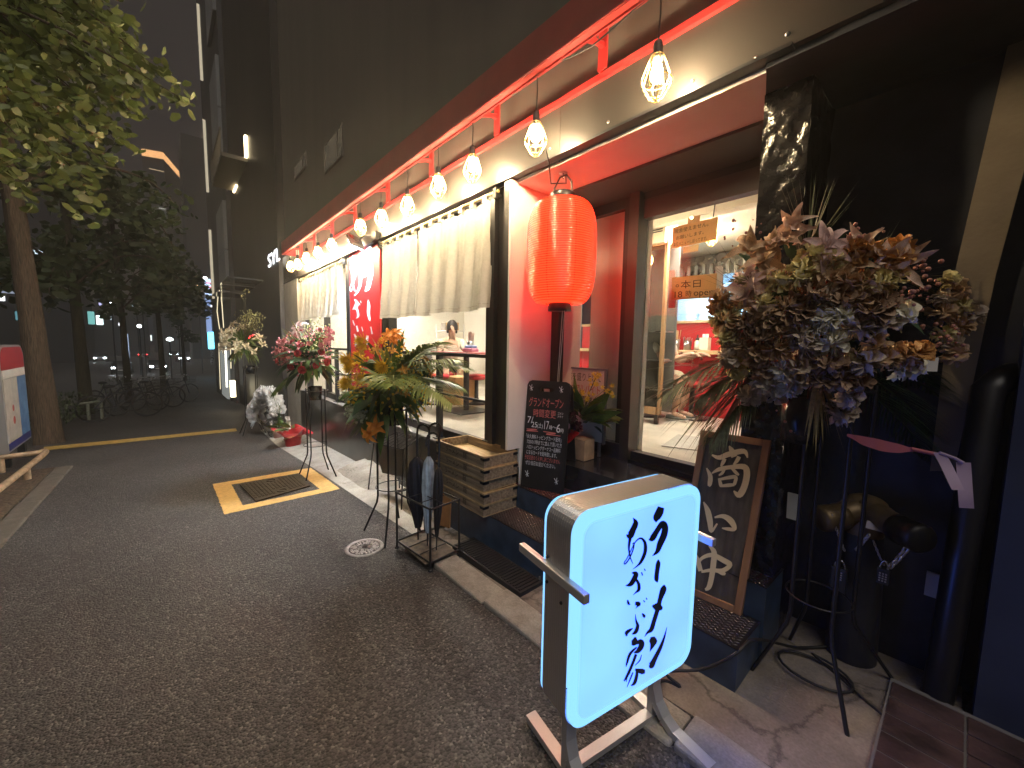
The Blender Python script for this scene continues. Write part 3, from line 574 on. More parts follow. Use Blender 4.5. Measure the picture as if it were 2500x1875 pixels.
# ---------------------------------------------------------------- lit box sign on its stand
ang = R(10); SD = V((math.sin(ang), math.cos(ang), 0)); SN = V((math.cos(ang), -math.sin(ang), 0)); SP = gnd(1600, 1745); SP.z = gz(SP.x)
bs = thing('box_sign', 'lit pale blue sign box with black brush lettering on a metal stand', 'sign', SP)
Z0, Z1, U0, U1, HD = 0.235, 0.985, -0.545, 0.095, 0.065
def rrect(u0, u1, z0, z1, r, n=7):
    out = []
    for (cu, cz, a0) in ((u1-r, z1-r, 0), (u0+r, z1-r, 90), (u0+r, z0+r, 180), (u1-r, z0+r, 270)):
        for k in range(n+1): a = R(a0+90*k/n); out.append((cu+r*math.cos(a), cz+r*math.sin(a)))
    return out
def sp(u, z, n): return SP+SD*u+SN*n+V((0, 0, z-SP.z))
m_case = mat('ribbed dark aluminium', (0.60, 0.58, 0.57), 0.36, 0.9, rvar=0.06, scale=5)
g = MB(); rings = []; nr = 12
for i in range(nr*2+1):
    n = -HD+2*HD*i/(nr*2); e = 0.0022 if i % 2 else 0.0; rings.append([sp(u, z, n) for u, z in rrect(U0-e, U1+e, Z0-e, Z1+e, 0.075)])
k = len(rings[0]); g.add([p for r_ in rings for p in r_], [(i*k+j, i*k+(j+1) % k, (i+1)*k+(j+1) % k, (i+1)*k+j) for i in range(nr*2) for j in range(k)], False); g.build('casing', m_case, bs)
m_face = bpy.data.materials.new('backlit acrylic'); m_face.use_nodes = True; nt = m_face.node_tree; b = nt.nodes['Principled BSDF']; b.inputs['Base Color'].default_value = (0.5, 0.55, 0.6, 1); b.inputs['Roughness'].default_value = 0.15
tc = nt.nodes.new('ShaderNodeTexCoord'); nz = nt.nodes.new('ShaderNodeTexNoise'); nz.inputs['Scale'].default_value = 3.2; nz.inputs['Detail'].default_value = 1; mr = nt.nodes.new('ShaderNodeMapRange'); mr.inputs[3].default_value = 0.62; mr.inputs[4].default_value = 1.30
nt.links.new(tc.outputs['Object'], nz.inputs['Vector']); nt.links.new(nz.outputs['Fac'], mr.inputs[0]); nt.links.new(mr.outputs[0], b.inputs['Emission Strength']); b.inputs['Emission Color'].default_value = (0.095, 0.275, 2.2, 1)
m_rimf = glow('lit acrylic rim', (0.145, 0.35, 0.66), 1.0)
for s in (1, -1):
    g = MB(); o_ = rrect(U0+0.004, U1-0.004, Z0+0.004, Z1-0.004, 0.07); i_ = rrect(U0+0.035, U1-0.035, Z0+0.035, Z1-0.035, 0.05); N_ = len(o_)
    A_ = [sp(u, z, s*(HD+0.001)) for u, z in o_]; Bq = [sp(u, z, s*(HD+0.016)) for u, z in o_]; Cq = [sp(u, z, s*(HD+0.020)) for u, z in i_]
    def dirn(f): return f if s > 0 else f[::-1]
    g.add(A_+Bq+Cq, [dirn((a*N_+j, a*N_+(j+1) % N_, (a+1)*N_+(j+1) % N_, (a+1)*N_+j)) for a in (0, 1) for j in range(N_)], False)
    g.build('lit_rim', m_rimf, bs); g = MB(); g.add(Cq, [dirn(tuple(range(N_)))]); g.build('lit_face', m_face if s > 0 else m_rimf, bs)
ST_SIGN = [[(668,150,50),(655,190,62),(632,235,52),(630,266,6)],[(573,397,8),(600,388,45),(640,325,40),(678,275,44),(698,300,48),(690,360,52),(660,430,48),(638,488,32),(600,522,3)],[(645,550,8),(645,580,35),(635,650,34),(632,700,34),(642,724,5)],
 [(690,742,8),(685,775,48),(660,850,36),(640,930,34),(612,1020,34),(592,1083,34),(562,1108,18),(540,1140,2)],[(598,903,12),(640,912,68),(677,925,18)],[(600,1138,30),(605,1170,62),(600,1200,38),(580,1252,2)],[(710,1062,2),(690,1140,16),(660,1220,28),(615,1310,36),(590,1358,45),(572,1365,14)],
 [(450,230,4),(470,268,40),(450,320,46),(425,368,50),(398,358,4)],[(430,370,28),(418,450,17),(425,520,11),(440,560,7),(450,582,3)],[(445,430,8),(458,420,8),(450,470,10),(420,540,11),(390,580,10),(382,570,8),(402,540,8),(432,480,8),(468,412,9),(508,385,15),(540,420,24),(541,490,28),(512,560,24),(482,595,12),(446,622,2)],
 [(440,648,10),(470,655,36),(460,690,40),(430,735,34),(392,745,5)],[(465,690,18),(490,730,24),(492,775,26),(470,797,12),(448,818,2)],[(512,643,10),(521,668,9)],[(533,616,8),(541,632,8)],[(405,853,10),(412,880,20),(426,890,4)],[(462,880,26),(490,884,34),(476,905,10),(467,920,2)],[(525,856,8),(536,870,8)],[(545,836,8),(553,851,8)],
 [(462,960,3),(468,1010,14),(480,1050,26),(465,1095,30),(438,1112,10)],[(442,1068,8),(415,1085,24),(395,1102,28),(396,1127,12)],[(513,953,8),(527,973,24),(531,989,6)],
 [(461,1133,12),(455,1170,50),(438,1197,16)],[(450,1190,12),(500,1168,40),(506,1200,44),(480,1240,34),(448,1252,8)],[(470,1210,12),(420,1260,22),(396,1330,16),(389,1360,3)],[(465,1263,22),(440,1330,22),(410,1400,22),(374,1467,12)],[(420,1400,8),(396,1440,10),(390,1475,4)],[(440,1400,10),(420,1450,12),(394,1514,4)],[(505,1266,5),(491,1310,10),(455,1347,5)],[(455,1378,16),(505,1392,42),(532,1393,28)],[(472,1370,18),(466,1430,26),(450,1480,26),(424,1500,8)]]
PF = sp(0, 0.6, HD+0.020)
def smap(x, y, z): return onP(1400+x*0.31936, 1190+y*0.31936, PF, SN)+SN*z
brush(MB(), ST_SIGN, smap).build('lettering', mat('black sign lettering', (0.012, 0.02, 0.035), 0.4), bs)
m_leg = mat('satin aluminium', (0.55, 0.54, 0.53), 0.42, 0.55, rvar=0.08, scale=9)
for u in (-0.47, -0.02):
    g = MB()
    def bar(pts, w, th, g=g, u=u):
        for (n0, z0), (n1, z1) in zip(pts[:-1], pts[1:]):
            d = V((n1-n0, z1-z0)); d = d/(d.length or 1); q = V((-d.y, d.x))*th/2; P4 = [(n0-q.x, z0-q.y), (n1-q.x, z1-q.y), (n1+q.x, z1+q.y), (n0+q.x, z0+q.y)]
            g.prism([sp(u-w/2, z, n) for n, z in P4], SD*w)
    zz = SP.z
    bar([(0.0, Z0), (0.0, zz+0.15), (0.02, zz+0.09), (0.06, zz+0.05), (0.11, zz+0.028), (0.40, zz+0.024)], 0.045, 0.028)
    bar([(0.0, zz+0.024), (-0.24, zz+0.024)], 0.045, 0.028); bar([(0.0, zz+0.16), (0.0, zz+0.01)], 0.044, 0.026); g.build('leg', m_leg, bs)
MB().obox(sp(-0.447, SP.z+0.012, -0.02), SD*0.404, SN*0.04, V((0, 0, 0.024))).build('cross_bar', m_leg, bs)
for u, w in ((U0-0.012, 0), (U1+0.012, 0)):
    MB().obox(sp(u-0.012, 0.745, -0.20 if u < 0 else -0.10), SD*0.024, SN*(0.36 if u < 0 else 0.24), V((0, 0, 0.03)), 0.003).build('side_bar', m_leg, bs)
g = MB(); 
for z in (0.79, 0.70): g.ball(sp(U0-0.003, z, -0.05), 0.006, 8, 5); g.ball(sp(U0-0.003, z-0.03, 0.03), 0.006, 8, 5)
g.build('screw', m_blackm, bs)
cb = MB(); pts = [gnd(*p) for p in ((1615,1668),(1660,1682),(1700,1678),(1745,1655),(1785,1615))]; pts = [V((p.x, p.y, gz(p.x)+0.012)) for p in pts[:2]]+[V((-0.80, 1.68, 0.01)), V((-0.68, 1.78, 0.05)), V((-0.57, 1.82, 0.17)), V((-0.53, 1.95, 0.20)), V((-0.45, 2.3, 0.03)), V((-0.35, 2.45, 0.02))]
pts = [sp(0.0, SP.z+0.06, -0.02)]+pts; cb.tube([V(p) for p in spline([tuple(p) for p in pts], 6)], 0.007, 8); tag(cb.build('power_cable', m_blackm), 'black power cable running from the lit box sign over the step corner', 'cable')
cb = MB(); c0 = gnd(1985, 1655); pts = [(c0.x+0.14*math.cos(a), c0.y+0.10*math.sin(a), 0.012+0.003*a) for a in [k*0.35 for k in range(24)]]+[(c0.x+0.25, c0.y-0.05, 0.012)]; cb.tube(pts, 0.006, 6); tag(cb.build('coiled_cable', m_blackm), 'loose coil of black cable on the concrete by the flower stand feet', 'cable')

# ---------------------------------------------------------------- carved wooden board, leaning
wb = thing('wooden_sign', 'dark framed wooden board with pale carved characters leaning on the steps', 'sign', (-0.78, 2.08, 0.19))
BLc, BRc = V((-0.965, 2.06, 0.195)), V((-0.635, 2.085, 0.195)); TLc, TRc = V((-0.935, 2.205, 1.06)), V((-0.607, 2.225, 1.08))
WR = (BRc-BLc).normalized(); WU = (TLc-BLc).normalized(); WNn = WR.cross(WU).normalized(); ww, wh = (BRc-BLc).length, (TLc-BLc).length
if WNn.y > 0: WNn = -WNn
def wp(u, v, n): return BLc+WR*u+WU*v+WNn*n
MB().obox(wp(0.015, 0.015, -0.02), WR*(ww-0.03), WU*(wh-0.03), WNn*0.022).build('board', wood_mat('dark stained board', (0.055, 0.045, 0.043), (0.11, 0.092, 0.085), (40, 40, 3), bump=0.5), wb)
g = MB()
for (u0, v0, du, dv) in ((0, 0, 0.034, wh), (ww-0.034, 0, 0.034, wh), (0.034, 0, ww-0.068, 0.034), (0.034, wh-0.034, ww-0.068, 0.034)): g.obox(wp(u0, v0, -0.022), WR*du, WU*dv, WNn*0.034, 0.003)
g.build('frame', wood_mat('brown frame wood', (0.22, 0.115, 0.065), (0.33, 0.18, 0.10), (20, 20, 4), rough=0.5), wb)
ST_WOOD = [[(262,78,6),(275,100,26),(288,132,30)],[(178,122,8),(215,135,22),(262,118,26),(335,104,24),(353,136,6)],[(242,140,18),(232,160,18),(222,178,8)],[(312,130,20),(300,152,18),(284,170,8)],[(152,186,6),(170,225,22),(168,262,22),(162,275,12)],[(178,212,6),(215,192,20),(270,182,20),(335,180,28),(350,212,32),(338,275,32),(312,318,30),(285,298,6)],[(240,192,14),(228,212,14),(212,222,6)],[(278,188,14),(300,212,16),(312,220,8)],[(214,236,12),(222,268,18),(226,278,10)],[(218,242,12),(265,232,18),(296,232,18),(288,268,16)],[(224,274,12),(262,270,18),(290,268,12)],
 [(138,352,6),(158,395,26),(170,450,28),(176,496,16),(205,458,8)],[(192,428,8),(235,422,22),(272,445,30),(290,484,20),(255,484,16),(228,480,5)],
 [(92,600,8),(108,636,24),(124,690,22)],[(112,660,10),(130,628,16),(180,612,22),(240,640,26),(268,660,24),(232,688,22),(175,686,18),(128,694,12)],[(166,565,10),(190,598,26),(186,660,28),(178,720,26),(165,768,24),(146,782,12)],[(205,690,12),(232,700,22),(246,706,10)]]
PW = wp(0, 0, 0.004)
def wmap(x, y, z): return onP(1650+x*0.49737, 1050+y*0.49737, PW, WNn)+WNn*(z+0.002)
brush(MB(), ST_WOOD, wmap).build('lettering', mat('pale gold lettering', (0.78, 0.64, 0.45), 0.5), wb)

# ---------------------------------------------------------------- chalkboard A-frame
ck = thing('chalkboard_sign', 'black A-frame chalkboard with handwritten white and pink opening notice', 'chalkboard', (-2.1, 2.2, 0.374))
CBL, CBR, CTL = V((-2.30, 2.125, 0.376)), V((-1.962, 2.262, 0.376)), V((-2.318, 2.225, 1.225))
CR_ = (CBR-CBL).normalized(); CUu = (CTL-CBL); CUu = (CUu-CR_*CUu.dot(CR_)).normalized(); CN = CR_.cross(CUu); CN = -CN if CN.y > 0 else CN; cw = (CBR-CBL).length; ch = 0.86
def cp(u, v, n): return CBL+CR_*u+CUu*v+CN*n
m_cb = mat('chalkboard black', (0.012, 0.012, 0.014), 0.45, var=0.4, scale=5)
def cpanel(tr, side):
    g = MB(); outl = [(0, 0), (cw, 0), (cw, ch-0.04), (cw-0.012, ch-0.012), (cw-0.04, ch), (0.04, ch), (0.012, ch-0.012), (0, ch-0.04)]
    hx0, hx1, hy0, hy1 = cw*0.32, cw*0.62, ch-0.085, ch-0.055
    # board with a hand slot: four pieces round it
    for poly in ([(0,0),(cw,0),(cw,hy0),(0,hy0)], [(0,hy0),(hx0,hy0),(hx0,hy1),(0,hy1)], [(hx1,hy0),(cw,hy0),(cw,hy1),(hx1,hy1)], [(0,hy1),(cw,hy1)]+outl[2:]):
        g.prism([tr(u, v, 0) for u, v in poly], tr(0, 0, 0.014)-tr(0, 0, 0))
    return g
cpanel(cp, 1).build('front_panel', m_cb, ck)
def cp2(u, v, n):
    top = cp(u, ch, -0.02); foot = V((CBL+CR_*u).xyz)-CN*0.0; foot = CBL+CR_*u - V((CN.x, CN.y, 0)).normalized()*0.30; d = (top-foot).normalized(); return foot+d*v-CN*n
cpanel(cp2, -1).build('rear_panel', m_cb, ck)
m_chw = mat('white chalk', (0.72, 0.76, 0.80), 0.9); m_chp = mat('pink chalk', (0.62, 0.18, 0.17), 0.9)
gw, gp = MB(), MB()
def line(g, t, u0, v0, wd, ht, slope=-0.02): write(g, t, cp(u0, v0, 0.014), CR_+CUu*slope, CUu, wd, ht)
line(gp, 'グランドオープン', 0.025, 0.655, 0.29, 0.075, 0); line(gp, '時間変更', 0.07, 0.575, 0.19, 0.062, 0); line(gw, 'ゴメン', 0.275, 0.605, 0.045, 0.02, 0); line(gw, 'ナサイ', 0.275, 0.58, 0.045, 0.02, 0)
line(gw, '7/', 0.022, 0.515, 0.05, 0.07, 0); line(gw, '25', 0.06, 0.485, 0.05, 0.055, 0); line(gw, '(土)', 0.112, 0.487, 0.045, 0.04, 0); line(gw, '17', 0.17, 0.48, 0.038, 0.085, 0); line(gw, '時', 0.212, 0.482, 0.026, 0.035, 0); line(gw, '〜', 0.24, 0.485, 0.03, 0.04, 0); line(gw, '6', 0.272, 0.465, 0.033, 0.085, 0); line(gw, '時', 0.307, 0.468, 0.026, 0.035, 0)
for i, (t, g, u0, wd) in enumerate((('「永久無料トッピングカード配布」', gw, 0.02, 0.30), ('7/25の17時までに並んで頂いた方', gw, 0.03, 0.295), ('ハロトッピングボーナス一品無料', gw, 0.032, 0.285), ('になるカードを配布致します。', gw, 0.032, 0.26), ('予定変更のうえ申し訳ございません', gp, 0.02, 0.30), ('ぜひ当日お並びください。', gw, 0.03, 0.255))): line(g, t, u0, 0.395-i*0.042, wd, 0.034, 0)
def cmap(u, v, z): return cp(u, v, 0.014+z)
brush(gp, [[(0.02, 0.465, 0.006), (0.11, 0.468, 0.009), (0.02, 0.452, 0.007), (0.12, 0.455, 0.005)], [(0.165, 0.46, 0.006), (0.27, 0.455, 0.009), (0.19, 0.442, 0.008), (0.31, 0.44, 0.005)]], cmap, 5, 0.0005)
for (u, v) in ((0.035, 0.80), (0.29, 0.80), (0.05, 0.11), (0.30, 0.09)):
    brush(gw, [[(u-0.018, v+0.02, 0.004), (u+0.014, v-0.022, 0.004)], [(u+0.004, v+0.026, 0.004), (u, v-0.026, 0.004)], [(u-0.012, v-0.014, 0.003), (u+0.018, v+0.006, 0.003)]], cmap, 3, 0.0005)
gw.build('chalk_writing', m_chw, ck); gp.build('pink_chalk_writing', m_chp, ck)

# ---------------------------------------------------------------- notice board standing behind the chalkboard
P0 = onY(1372, 897, 2.74); P1 = onY(1478, 905, 2.74); hb = 0.46; nb = thing('notice_board', 'white handwritten staff wanted board leaning inside the entrance', 'notice board', ((P0.x+P1.x)/2, 2.74, 0.58))
zt_ = P0.z; wd = P1.x-P0.x; MB().box((P0.x, 2.745, 0.70), (P1.x, 2.76, zt_)).build('board', mat('white board', (0.62, 0.58, 0.55), 0.35), nb)
g = MB()
for a, b_ in (((P0.x-0.01, 2.735, 0.69), (P0.x+0.006, 2.765, zt_+0.01)), ((P1.x-0.006, 2.735, 0.69), (P1.x+0.01, 2.765, zt_+0.01)), ((P0.x+0.006, 2.735, zt_-0.004), (P1.x-0.006, 2.765, zt_+0.01))): g.box(a, b_)
for x in (P0.x+0.03, P1.x-0.05): g.box((x, 2.74, 0.575), (x+0.02, 2.76, 0.70))
g.build('frame', mat('grey frame', (0.16, 0.15, 0.16), 0.5), nb)
gk, gr_ = MB(), MB(); X = V((1, 0, 0)); Zv = V((0, 0, 1))
write(gk, 'お店を盛り上げて', V((P0.x+0.02, 2.744, zt_-0.10)), X, Zv, wd-0.06, 0.07); write(gk, 'くれる', V((P0.x+0.02, 2.744, zt_-0.20)), X, Zv, wd*0.28, 0.06); write(gr_, 'アルバイト', V((P0.x+wd*0.34, 2.744, zt_-0.205)), X, Zv, wd*0.56, 0.075); write(gk, 'を', V((P0.x+wd*0.34, 2.744, zt_-0.30)), X, Zv, wd*0.12, 0.06); write(gk, '募集中', V((P0.x+wd*0.50, 2.744, zt_-0.30)), X, Zv, wd*0.36, 0.07); write(gr_, '!!', V((P0.x+wd*0.88, 2.744, zt_-0.30)), X, Zv, wd*0.07, 0.07)
gk.build('marker_writing', mat('dark marker', (0.03, 0.025, 0.025), 0.6), nb); gr_.build('red_marker_writing', mat('red marker', (0.45, 0.05, 0.05), 0.6), nb)

# ---------------------------------------------------------------- stack of wooden crates
wd_a = wood_mat('weathered crate wood', (0.15, 0.112, 0.074), (0.34, 0.26, 0.175), (4, 45, 45), bump=0.35); wd_b = wood_mat('crate bottom wood', (0.36, 0.25, 0.12), (0.52, 0.38, 0.20), (4, 30, 30), bump=0.2); wd_c = mat('crate rim wood', (0.40, 0.28, 0.14), 0.6, var=0.25, scale=25); m_ir = mat('iron corner strap', (0.016, 0.020, 0.03), 0.45, 0.7)
def make_crate(label):
    t = thing('wooden_crate', label, 'crate', (0, 0, 0), 'stack of old wooden noodle crates'); L_, D_, Hh, th = 0.70, 0.335, 0.094, 0.014
    for (a, b_) in (((0, 0, 0.006), (L_, th, Hh-0.004)), ((0, D_-th, 0.006), (L_, D_, Hh-0.004))): MB().box(a, b_, 0.0015).build('side_board', wd_a, t, True)
    for (a, b_) in (((0, th, 0.006), (th, D_-th, Hh-0.004)), ((L_-th, th, 0.006), (L_, D_-th, Hh-0.004))): MB().box(a, b_, 0.0015).build('end_board', wd_a, t, True)
    MB().box((th, th, 0.006), (L_-th, D_-th, 0.016)).box((0.0, 0.0, 0.0), (L_, D_, 0.006)).build('base_board', wd_b, t, True)
    g = MB()
    for (a, b_) in (((-0.002, -0.002, Hh-0.012), (L_+0.002, th, Hh-0.001)), ((-0.002, D_-th, Hh-0.012), (L_+0.002, D_+0.002, Hh-0.001)), ((-0.002, th, Hh-0.012), (th, D_-th, Hh-0.001)), ((L_-th, th, Hh-0.012), (L_+0.002, D_-th, Hh-0.001))): g.box(a, b_, 0.001)
    g.build('rim', wd_c, t, True)
    g = MB()
    for z in (Hh-0.034,):
        MB().box((L_-0.045, -0.0035, z), (L_+0.0004, -0.0005, z+0.020)).box((L_+0.0005, -0.0035, z), (L_+0.0035, 0.05, z+0.020)).build('corner_strap', m_ir, t, True); MB().box((L_+0.0005, D_-0.045, z), (L_+0.0035, D_+0.0035, z+0.020)).build('corner_strap', m_ir, t, True); MB().box((-0.0035, -0.0035, z), (0.04, -0.0005, z+0.020)).build('corner_strap', m_ir, t, True)
    g = MB(); write(g, '麺', V((L_*0.60, -0.0002, 0.028)), V((1,0,0)), V((0,0,1)), 0.05, 0.05); write(g, 'ラーメン', V((L_*0.22, -0.0002, 0.03)), V((1,0,0)), V((0,0,1)), 0.20, 0.045); g.build('faded_stamp', mat('faded ink', (0.035, 0.026, 0.02), 0.9), t, True)
    return t
CL = ['topmost open wooden crate, showing its pale inside', 'wooden crate second from the top of the stack', 'middle wooden crate of the stack of five', 'wooden crate second from the bottom of the stack', 'lowest wooden crate of the stack, resting on the step']
c0 = make_crate(CL[0])
for i in range(5):
    o = c0 if i == 0 else dup(c0, label=CL[i]); o.location = (-3.035+0.012*math.sin(i*2.3), 1.772+0.007*math.sin(i*3.1), 0.195+(4-i)*0.0945); o.rotation_euler = (0, 0, R(0.6*math.sin(i*4)))
# ================================================================ FLOWERS
def rvec(): 
    while True:
        v = V((random.uniform(-1,1), random.uniform(-1,1), random.uniform(-1,1)))
        if 0.05 < v.length < 1: return v.normalized()
def frame_of(d):
    d = V(d).normalized(); a = d.orthogonal().normalized(); ang = random.uniform(0, 2*PI); b = d.cross(a); a2 = a*math.cos(ang)+b*math.sin(ang); return a2, d.cross(a2), d
def petal(mb, c, out, nrm, L, Wd, curl=0.5, cup=0.2, nu=5, wig=0.0, prof=0.6):
    """one petal from c going along out, curling towards/away from nrm"""
    out = V(out).normalized(); side = V(nrm).cross(out).normalized(); nn = out.cross(side)
    vs = []; p = V(c); ang = 0; sd_ = random.uniform(0, 9)
    for i in range(nu+1):
        t = i/nu; w = Wd*math.sin(PI*(0.08+0.92*t**prof))*0.5+Wd*0.03 if prof < 0.8 else Wd*0.55*max(0.02, (0.15+t)**0.55*(1.02-t**7)**0.5); d = out*math.cos(ang)+nn*math.sin(ang); up_ = nn*math.cos(ang)-out*math.sin(ang)
        for s in (-1, 0, 1): vs.append(p+side*(w*s)+up_*(cup*w*abs(s))+nn*(wig*L*noise.noise((sd_, t*4, s*2))))
        p = p+d*(L/nu); ang += curl/nu
    mb.add(vs, [(i*3+j, (i+1)*3+j, (i+1)*3+j+1, i*3+j+1) for i in range(nu) for j in (0, 1)], True)
def bloom(kind, s=1.0):
    """flower head opening along +Z, about 1 unit * s wide"""
    g = MB(); Z = V((0,0,1))
    if kind == 'lily':
        for k in range(6):
            a = 2*PI*k/6+random.uniform(-.15,.15); r = V((math.cos(a), math.sin(a), 0)); o = (r*0.75+Z*random.uniform(0.5,0.9)); petal(g, Z*0.02*s, o, Z-r*0.3, 0.62*s, 0.19*s, -1.9+random.uniform(-.6,.6), 0.5, 9, 0.10)
        for k in range(5): a = k*1.26; g.tube([Z*0.05*s, V((math.cos(a)*0.10*s, math.sin(a)*0.10*s, 0.40*s))], 0.008*s, 4)
    elif kind == 'lily_dry':
        for k in range(8):
            a = 2*PI*k/8+random.uniform(-.4,.4); r = V((math.cos(a), math.sin(a), 0)); o = (r*random.uniform(.4,1.0)+Z*random.uniform(-0.3,0.7)); petal(g, Z*0.02*s, o, Z-r*0.3, random.uniform(.45,.70)*s, 0.20*s, random.uniform(-2.6,1.8), 0.8, 9, 0.20)
    elif kind == 'rose':
        for ring, (n, tilt, L) in enumerate(((4, 1.25, .26), (6, 0.95, .34), (7, 0.62, .42), (8, 0.25, .46))):
            for k in range(n):
                a = 2*PI*k/n+ring*0.5+random.uniform(-.2,.2); r = V((math.cos(a), math.sin(a), 0)); o = r*math.cos(tilt)+Z*math.sin(tilt); petal(g, r*0.02*s, o, Z-r*0.2, L*s, 0.40*s, 1.3-ring*0.6, 0.45, 6, 0.12, 0.85)
    elif kind == 'carnation':
        for k in range(34):
            d = rvec(); d.z = abs(d.z)*0.9+0.05; d.normalize(); petal(g, d*0.08*s, d, V((-d.y, d.x, 0.4)), random.uniform(.30,.42)*s, 0.27*s, random.uniform(-0.6,1.2), 0.5, 6, 0.22, 1.1)
    elif kind == 'mum':
        for k in range(90):
            t = k/90; a = k*2.39996; el = 0.15+1.35*t; r = V((math.cos(a)*math.cos(el), math.sin(a)*math.cos(el), math.sin(el))); petal(g, r*0.08*s, r, Z-r*0.4, (0.44-0.12*t)*s, 0.07*s, 0.5, 0.4, 3)
    elif kind == 'ball':
        for k in range(120):
            d = rvec(); petal(g, d*0.25*s, d, d.orthogonal(), 0.16*s, 0.07*s, 0.4, 0.3, 2)
        g.ball((0,0,0), 0.27*s, 8, 6)
    elif kind == 'daisy':
        g.lathe([(0.001, .10*s), (0.22*s, .08*s), (0.36*s, 0.0), (0.30*s, -0.06*s), (0.001, -0.08*s)], n=10)
    return g
def leafblade(mb, c, d, L, Wd, droop=0.5, nrm=None, n=7, fold=0.15, prof=0.55):
    d = V(d).normalized(); nrm = V(nrm) if nrm is not None else V((0,0,1)); side = d.cross(nrm); side = side.normalized() if side.length > 1e-3 else d.orthogonal().normalized(); p = V(c); vs = []
    for i in range(n+1):
        t = i/n; w = Wd*0.5*math.sin(PI*min(1, 0.04+0.96*t**prof)); up_ = side.cross(d)
        vs += [p-side*w+up_*fold*w, p.copy(), p+side*w+up_*fold*w]; p = p+d*(L/n); d = (d+V((0,0,-droop/n))).normalized()
    mb.add(vs, [(i*3+j, i*3+j+1, (i+1)*3+j+1, (i+1)*3+j) for i in range(n) for j in (0, 1)], True)
def frond(mb, c, d, L, nl=22, ll=0.30, droop=0.9, wd=0.018, spread=0.9, sag=0.7):
    """palm frond: an arching rachis with two rows of narrow leaflets"""
    d = V(d).normalized(); p = V(c); pts = []; n = 16
    for i in range(n+1): pts.append(p.copy()); p = p+d*(L/n); d = (d+V((0,0,-droop/n))).normalized()
    mb.tube(pts, [0.006*(1-0.75*i/n) for i in range(n+1)], 5)
    for k in range(nl):
        t = 0.18+0.80*k/nl; i = min(int(t*n), n-1); q = pts[i].lerp(pts[i+1], t*n-i); tg = (pts[i+1]-pts[i]).normalized(); sd = tg.cross(V((0,0,1))); sd = sd.normalized() if sd.length > 1e-3 else tg.orthogonal()
        l = ll*math.sin(PI*(0.22+0.72*t))*random.uniform(0.85, 1.1)
        for s in (-1, 1): leafblade(mb, q, (sd*s*spread+tg*(0.55+0.5*t)+V((0,0,random.uniform(-.05,.15)))), l, wd, sag, n=4, fold=0.3, prof=0.7)
fm = {}
def fmat(n, c, **k):
    if n not in fm: fm[n] = mat(n, c, k.pop('rough', 0.6), var=k.pop('var', 0.25), scale=k.pop('scale', 60), trans=k.pop('trans', 0.12), **k)
    return fm[n]
def place(o, parent, pos, d, s=1.0):
    a, b, c = frame_of(d); o.parent = parent; o.matrix_local = Matrix(((a.x*s, b.x*s, c.x*s, pos.x), (a.y*s, b.y*s, c.y*s, pos.y), (a.z*s, b.z*s, c.z*s, pos.z), (0, 0, 0, 1)))
_bl = {}
def heads(parent, cen, name, kind, m, size, spots, jit=0.25):
    """each bloom is a part of its own; three variants share meshes"""
    key = (kind, m.name)
    if key not in _bl: _bl[key] = []
    for i, (p, d) in enumerate(spots):
        if len(_bl[key]) < 3: o = bloom(kind).build(name, m, None); _bl[key].append(o.data)
        else: o = bpy.data.objects.new(name, random.choice(_bl[key])); COL.objects.link(o)
        d = (V(d).normalized()+rvec()*jit).normalized(); place(o, parent, V(p)-V(cen), d, size*random.uniform(0.85, 1.15))
def shell(cen, rad, n, zlo=-0.6, front=None, sq=(1,1,1), rmin=0.75):
    """n points on a lumpy ball with their outward directions, kept to the seen side when front is given"""
    out = []
    while len(out) < n:
        d = rvec()
        if d.z < zlo or (front is not None and d.dot(front) < -0.35): continue
        r = rad*random.uniform(rmin, 1.05); out.append((V(cen)+V((d.x*r*sq[0], d.y*r*sq[1], d.z*r*sq[2])), d))
    return out
def stand_legs(t, cen, feet, ztop, bend=0.30, spread=0.5):
    tops = [V((cen.x+(f.x-cen.x)*spread, cen.y+(f.y-cen.y)*spread, 0)) for f in feet]
    for f, q in zip(feet, tops):
        zf = gz(f.x)+0.004; MB().tube([(q.x, q.y, ztop), (q.x, q.y, zf+bend+0.03), ((q.x*0.93+f.x*0.07), (q.y*0.93+f.y*0.07), zf+bend-0.03), (f.x, f.y, zf)], 0.0085, 8).build('leg', m_black, t)
    for z, r in ((ztop-0.02, 0.006), (gz(cen.x)+bend+0.12, 0.004)):
        g = MB(); m_ = [V((q.x, q.y, z)) for q in tops]; c = V((cen.x, cen.y, z)); rad = (m_[0]-c).length; g.tube([c+V((rad*math.cos(2*PI*k/24), rad*math.sin(2*PI*k/24), 0)) for k in range(25)], r, 6); g.build('ring', m_black, t)
def bucket(t, cen, ztop, h=0.17, r=0.085): MB().lathe([(0.001, ztop-h), (r*0.85, ztop-h), (r, ztop), (r*0.96, ztop), (r*0.82, ztop-h+0.01)], (cen.x, cen.y, 0), 24).build('bucket', mat('black flower bucket', (0.02, 0.022, 0.026), 0.2, 0.4), t)
def leaves(parent, cen, rad, n, m, L, Wd, name='leaves', zlo=-0.7, droop=0.6, front=None, r0=0.35, rise=0.0):
    g = MB()
    for p, d in shell(cen, rad, n, zlo, front, rmin=0.2): q = V(cen)+(p-V(cen))*r0; leafblade(g, q, d+V((0,0,rise)), L*random.uniform(.7, 1.25), Wd*random.uniform(.7, 1.2), droop*random.uniform(.5, 1.5), nrm=(rvec()+V((0,0,1.3)))); 
    return g.build(name, m, parent)
VW = V((0.62, -0.75, 0.1)).normalized()
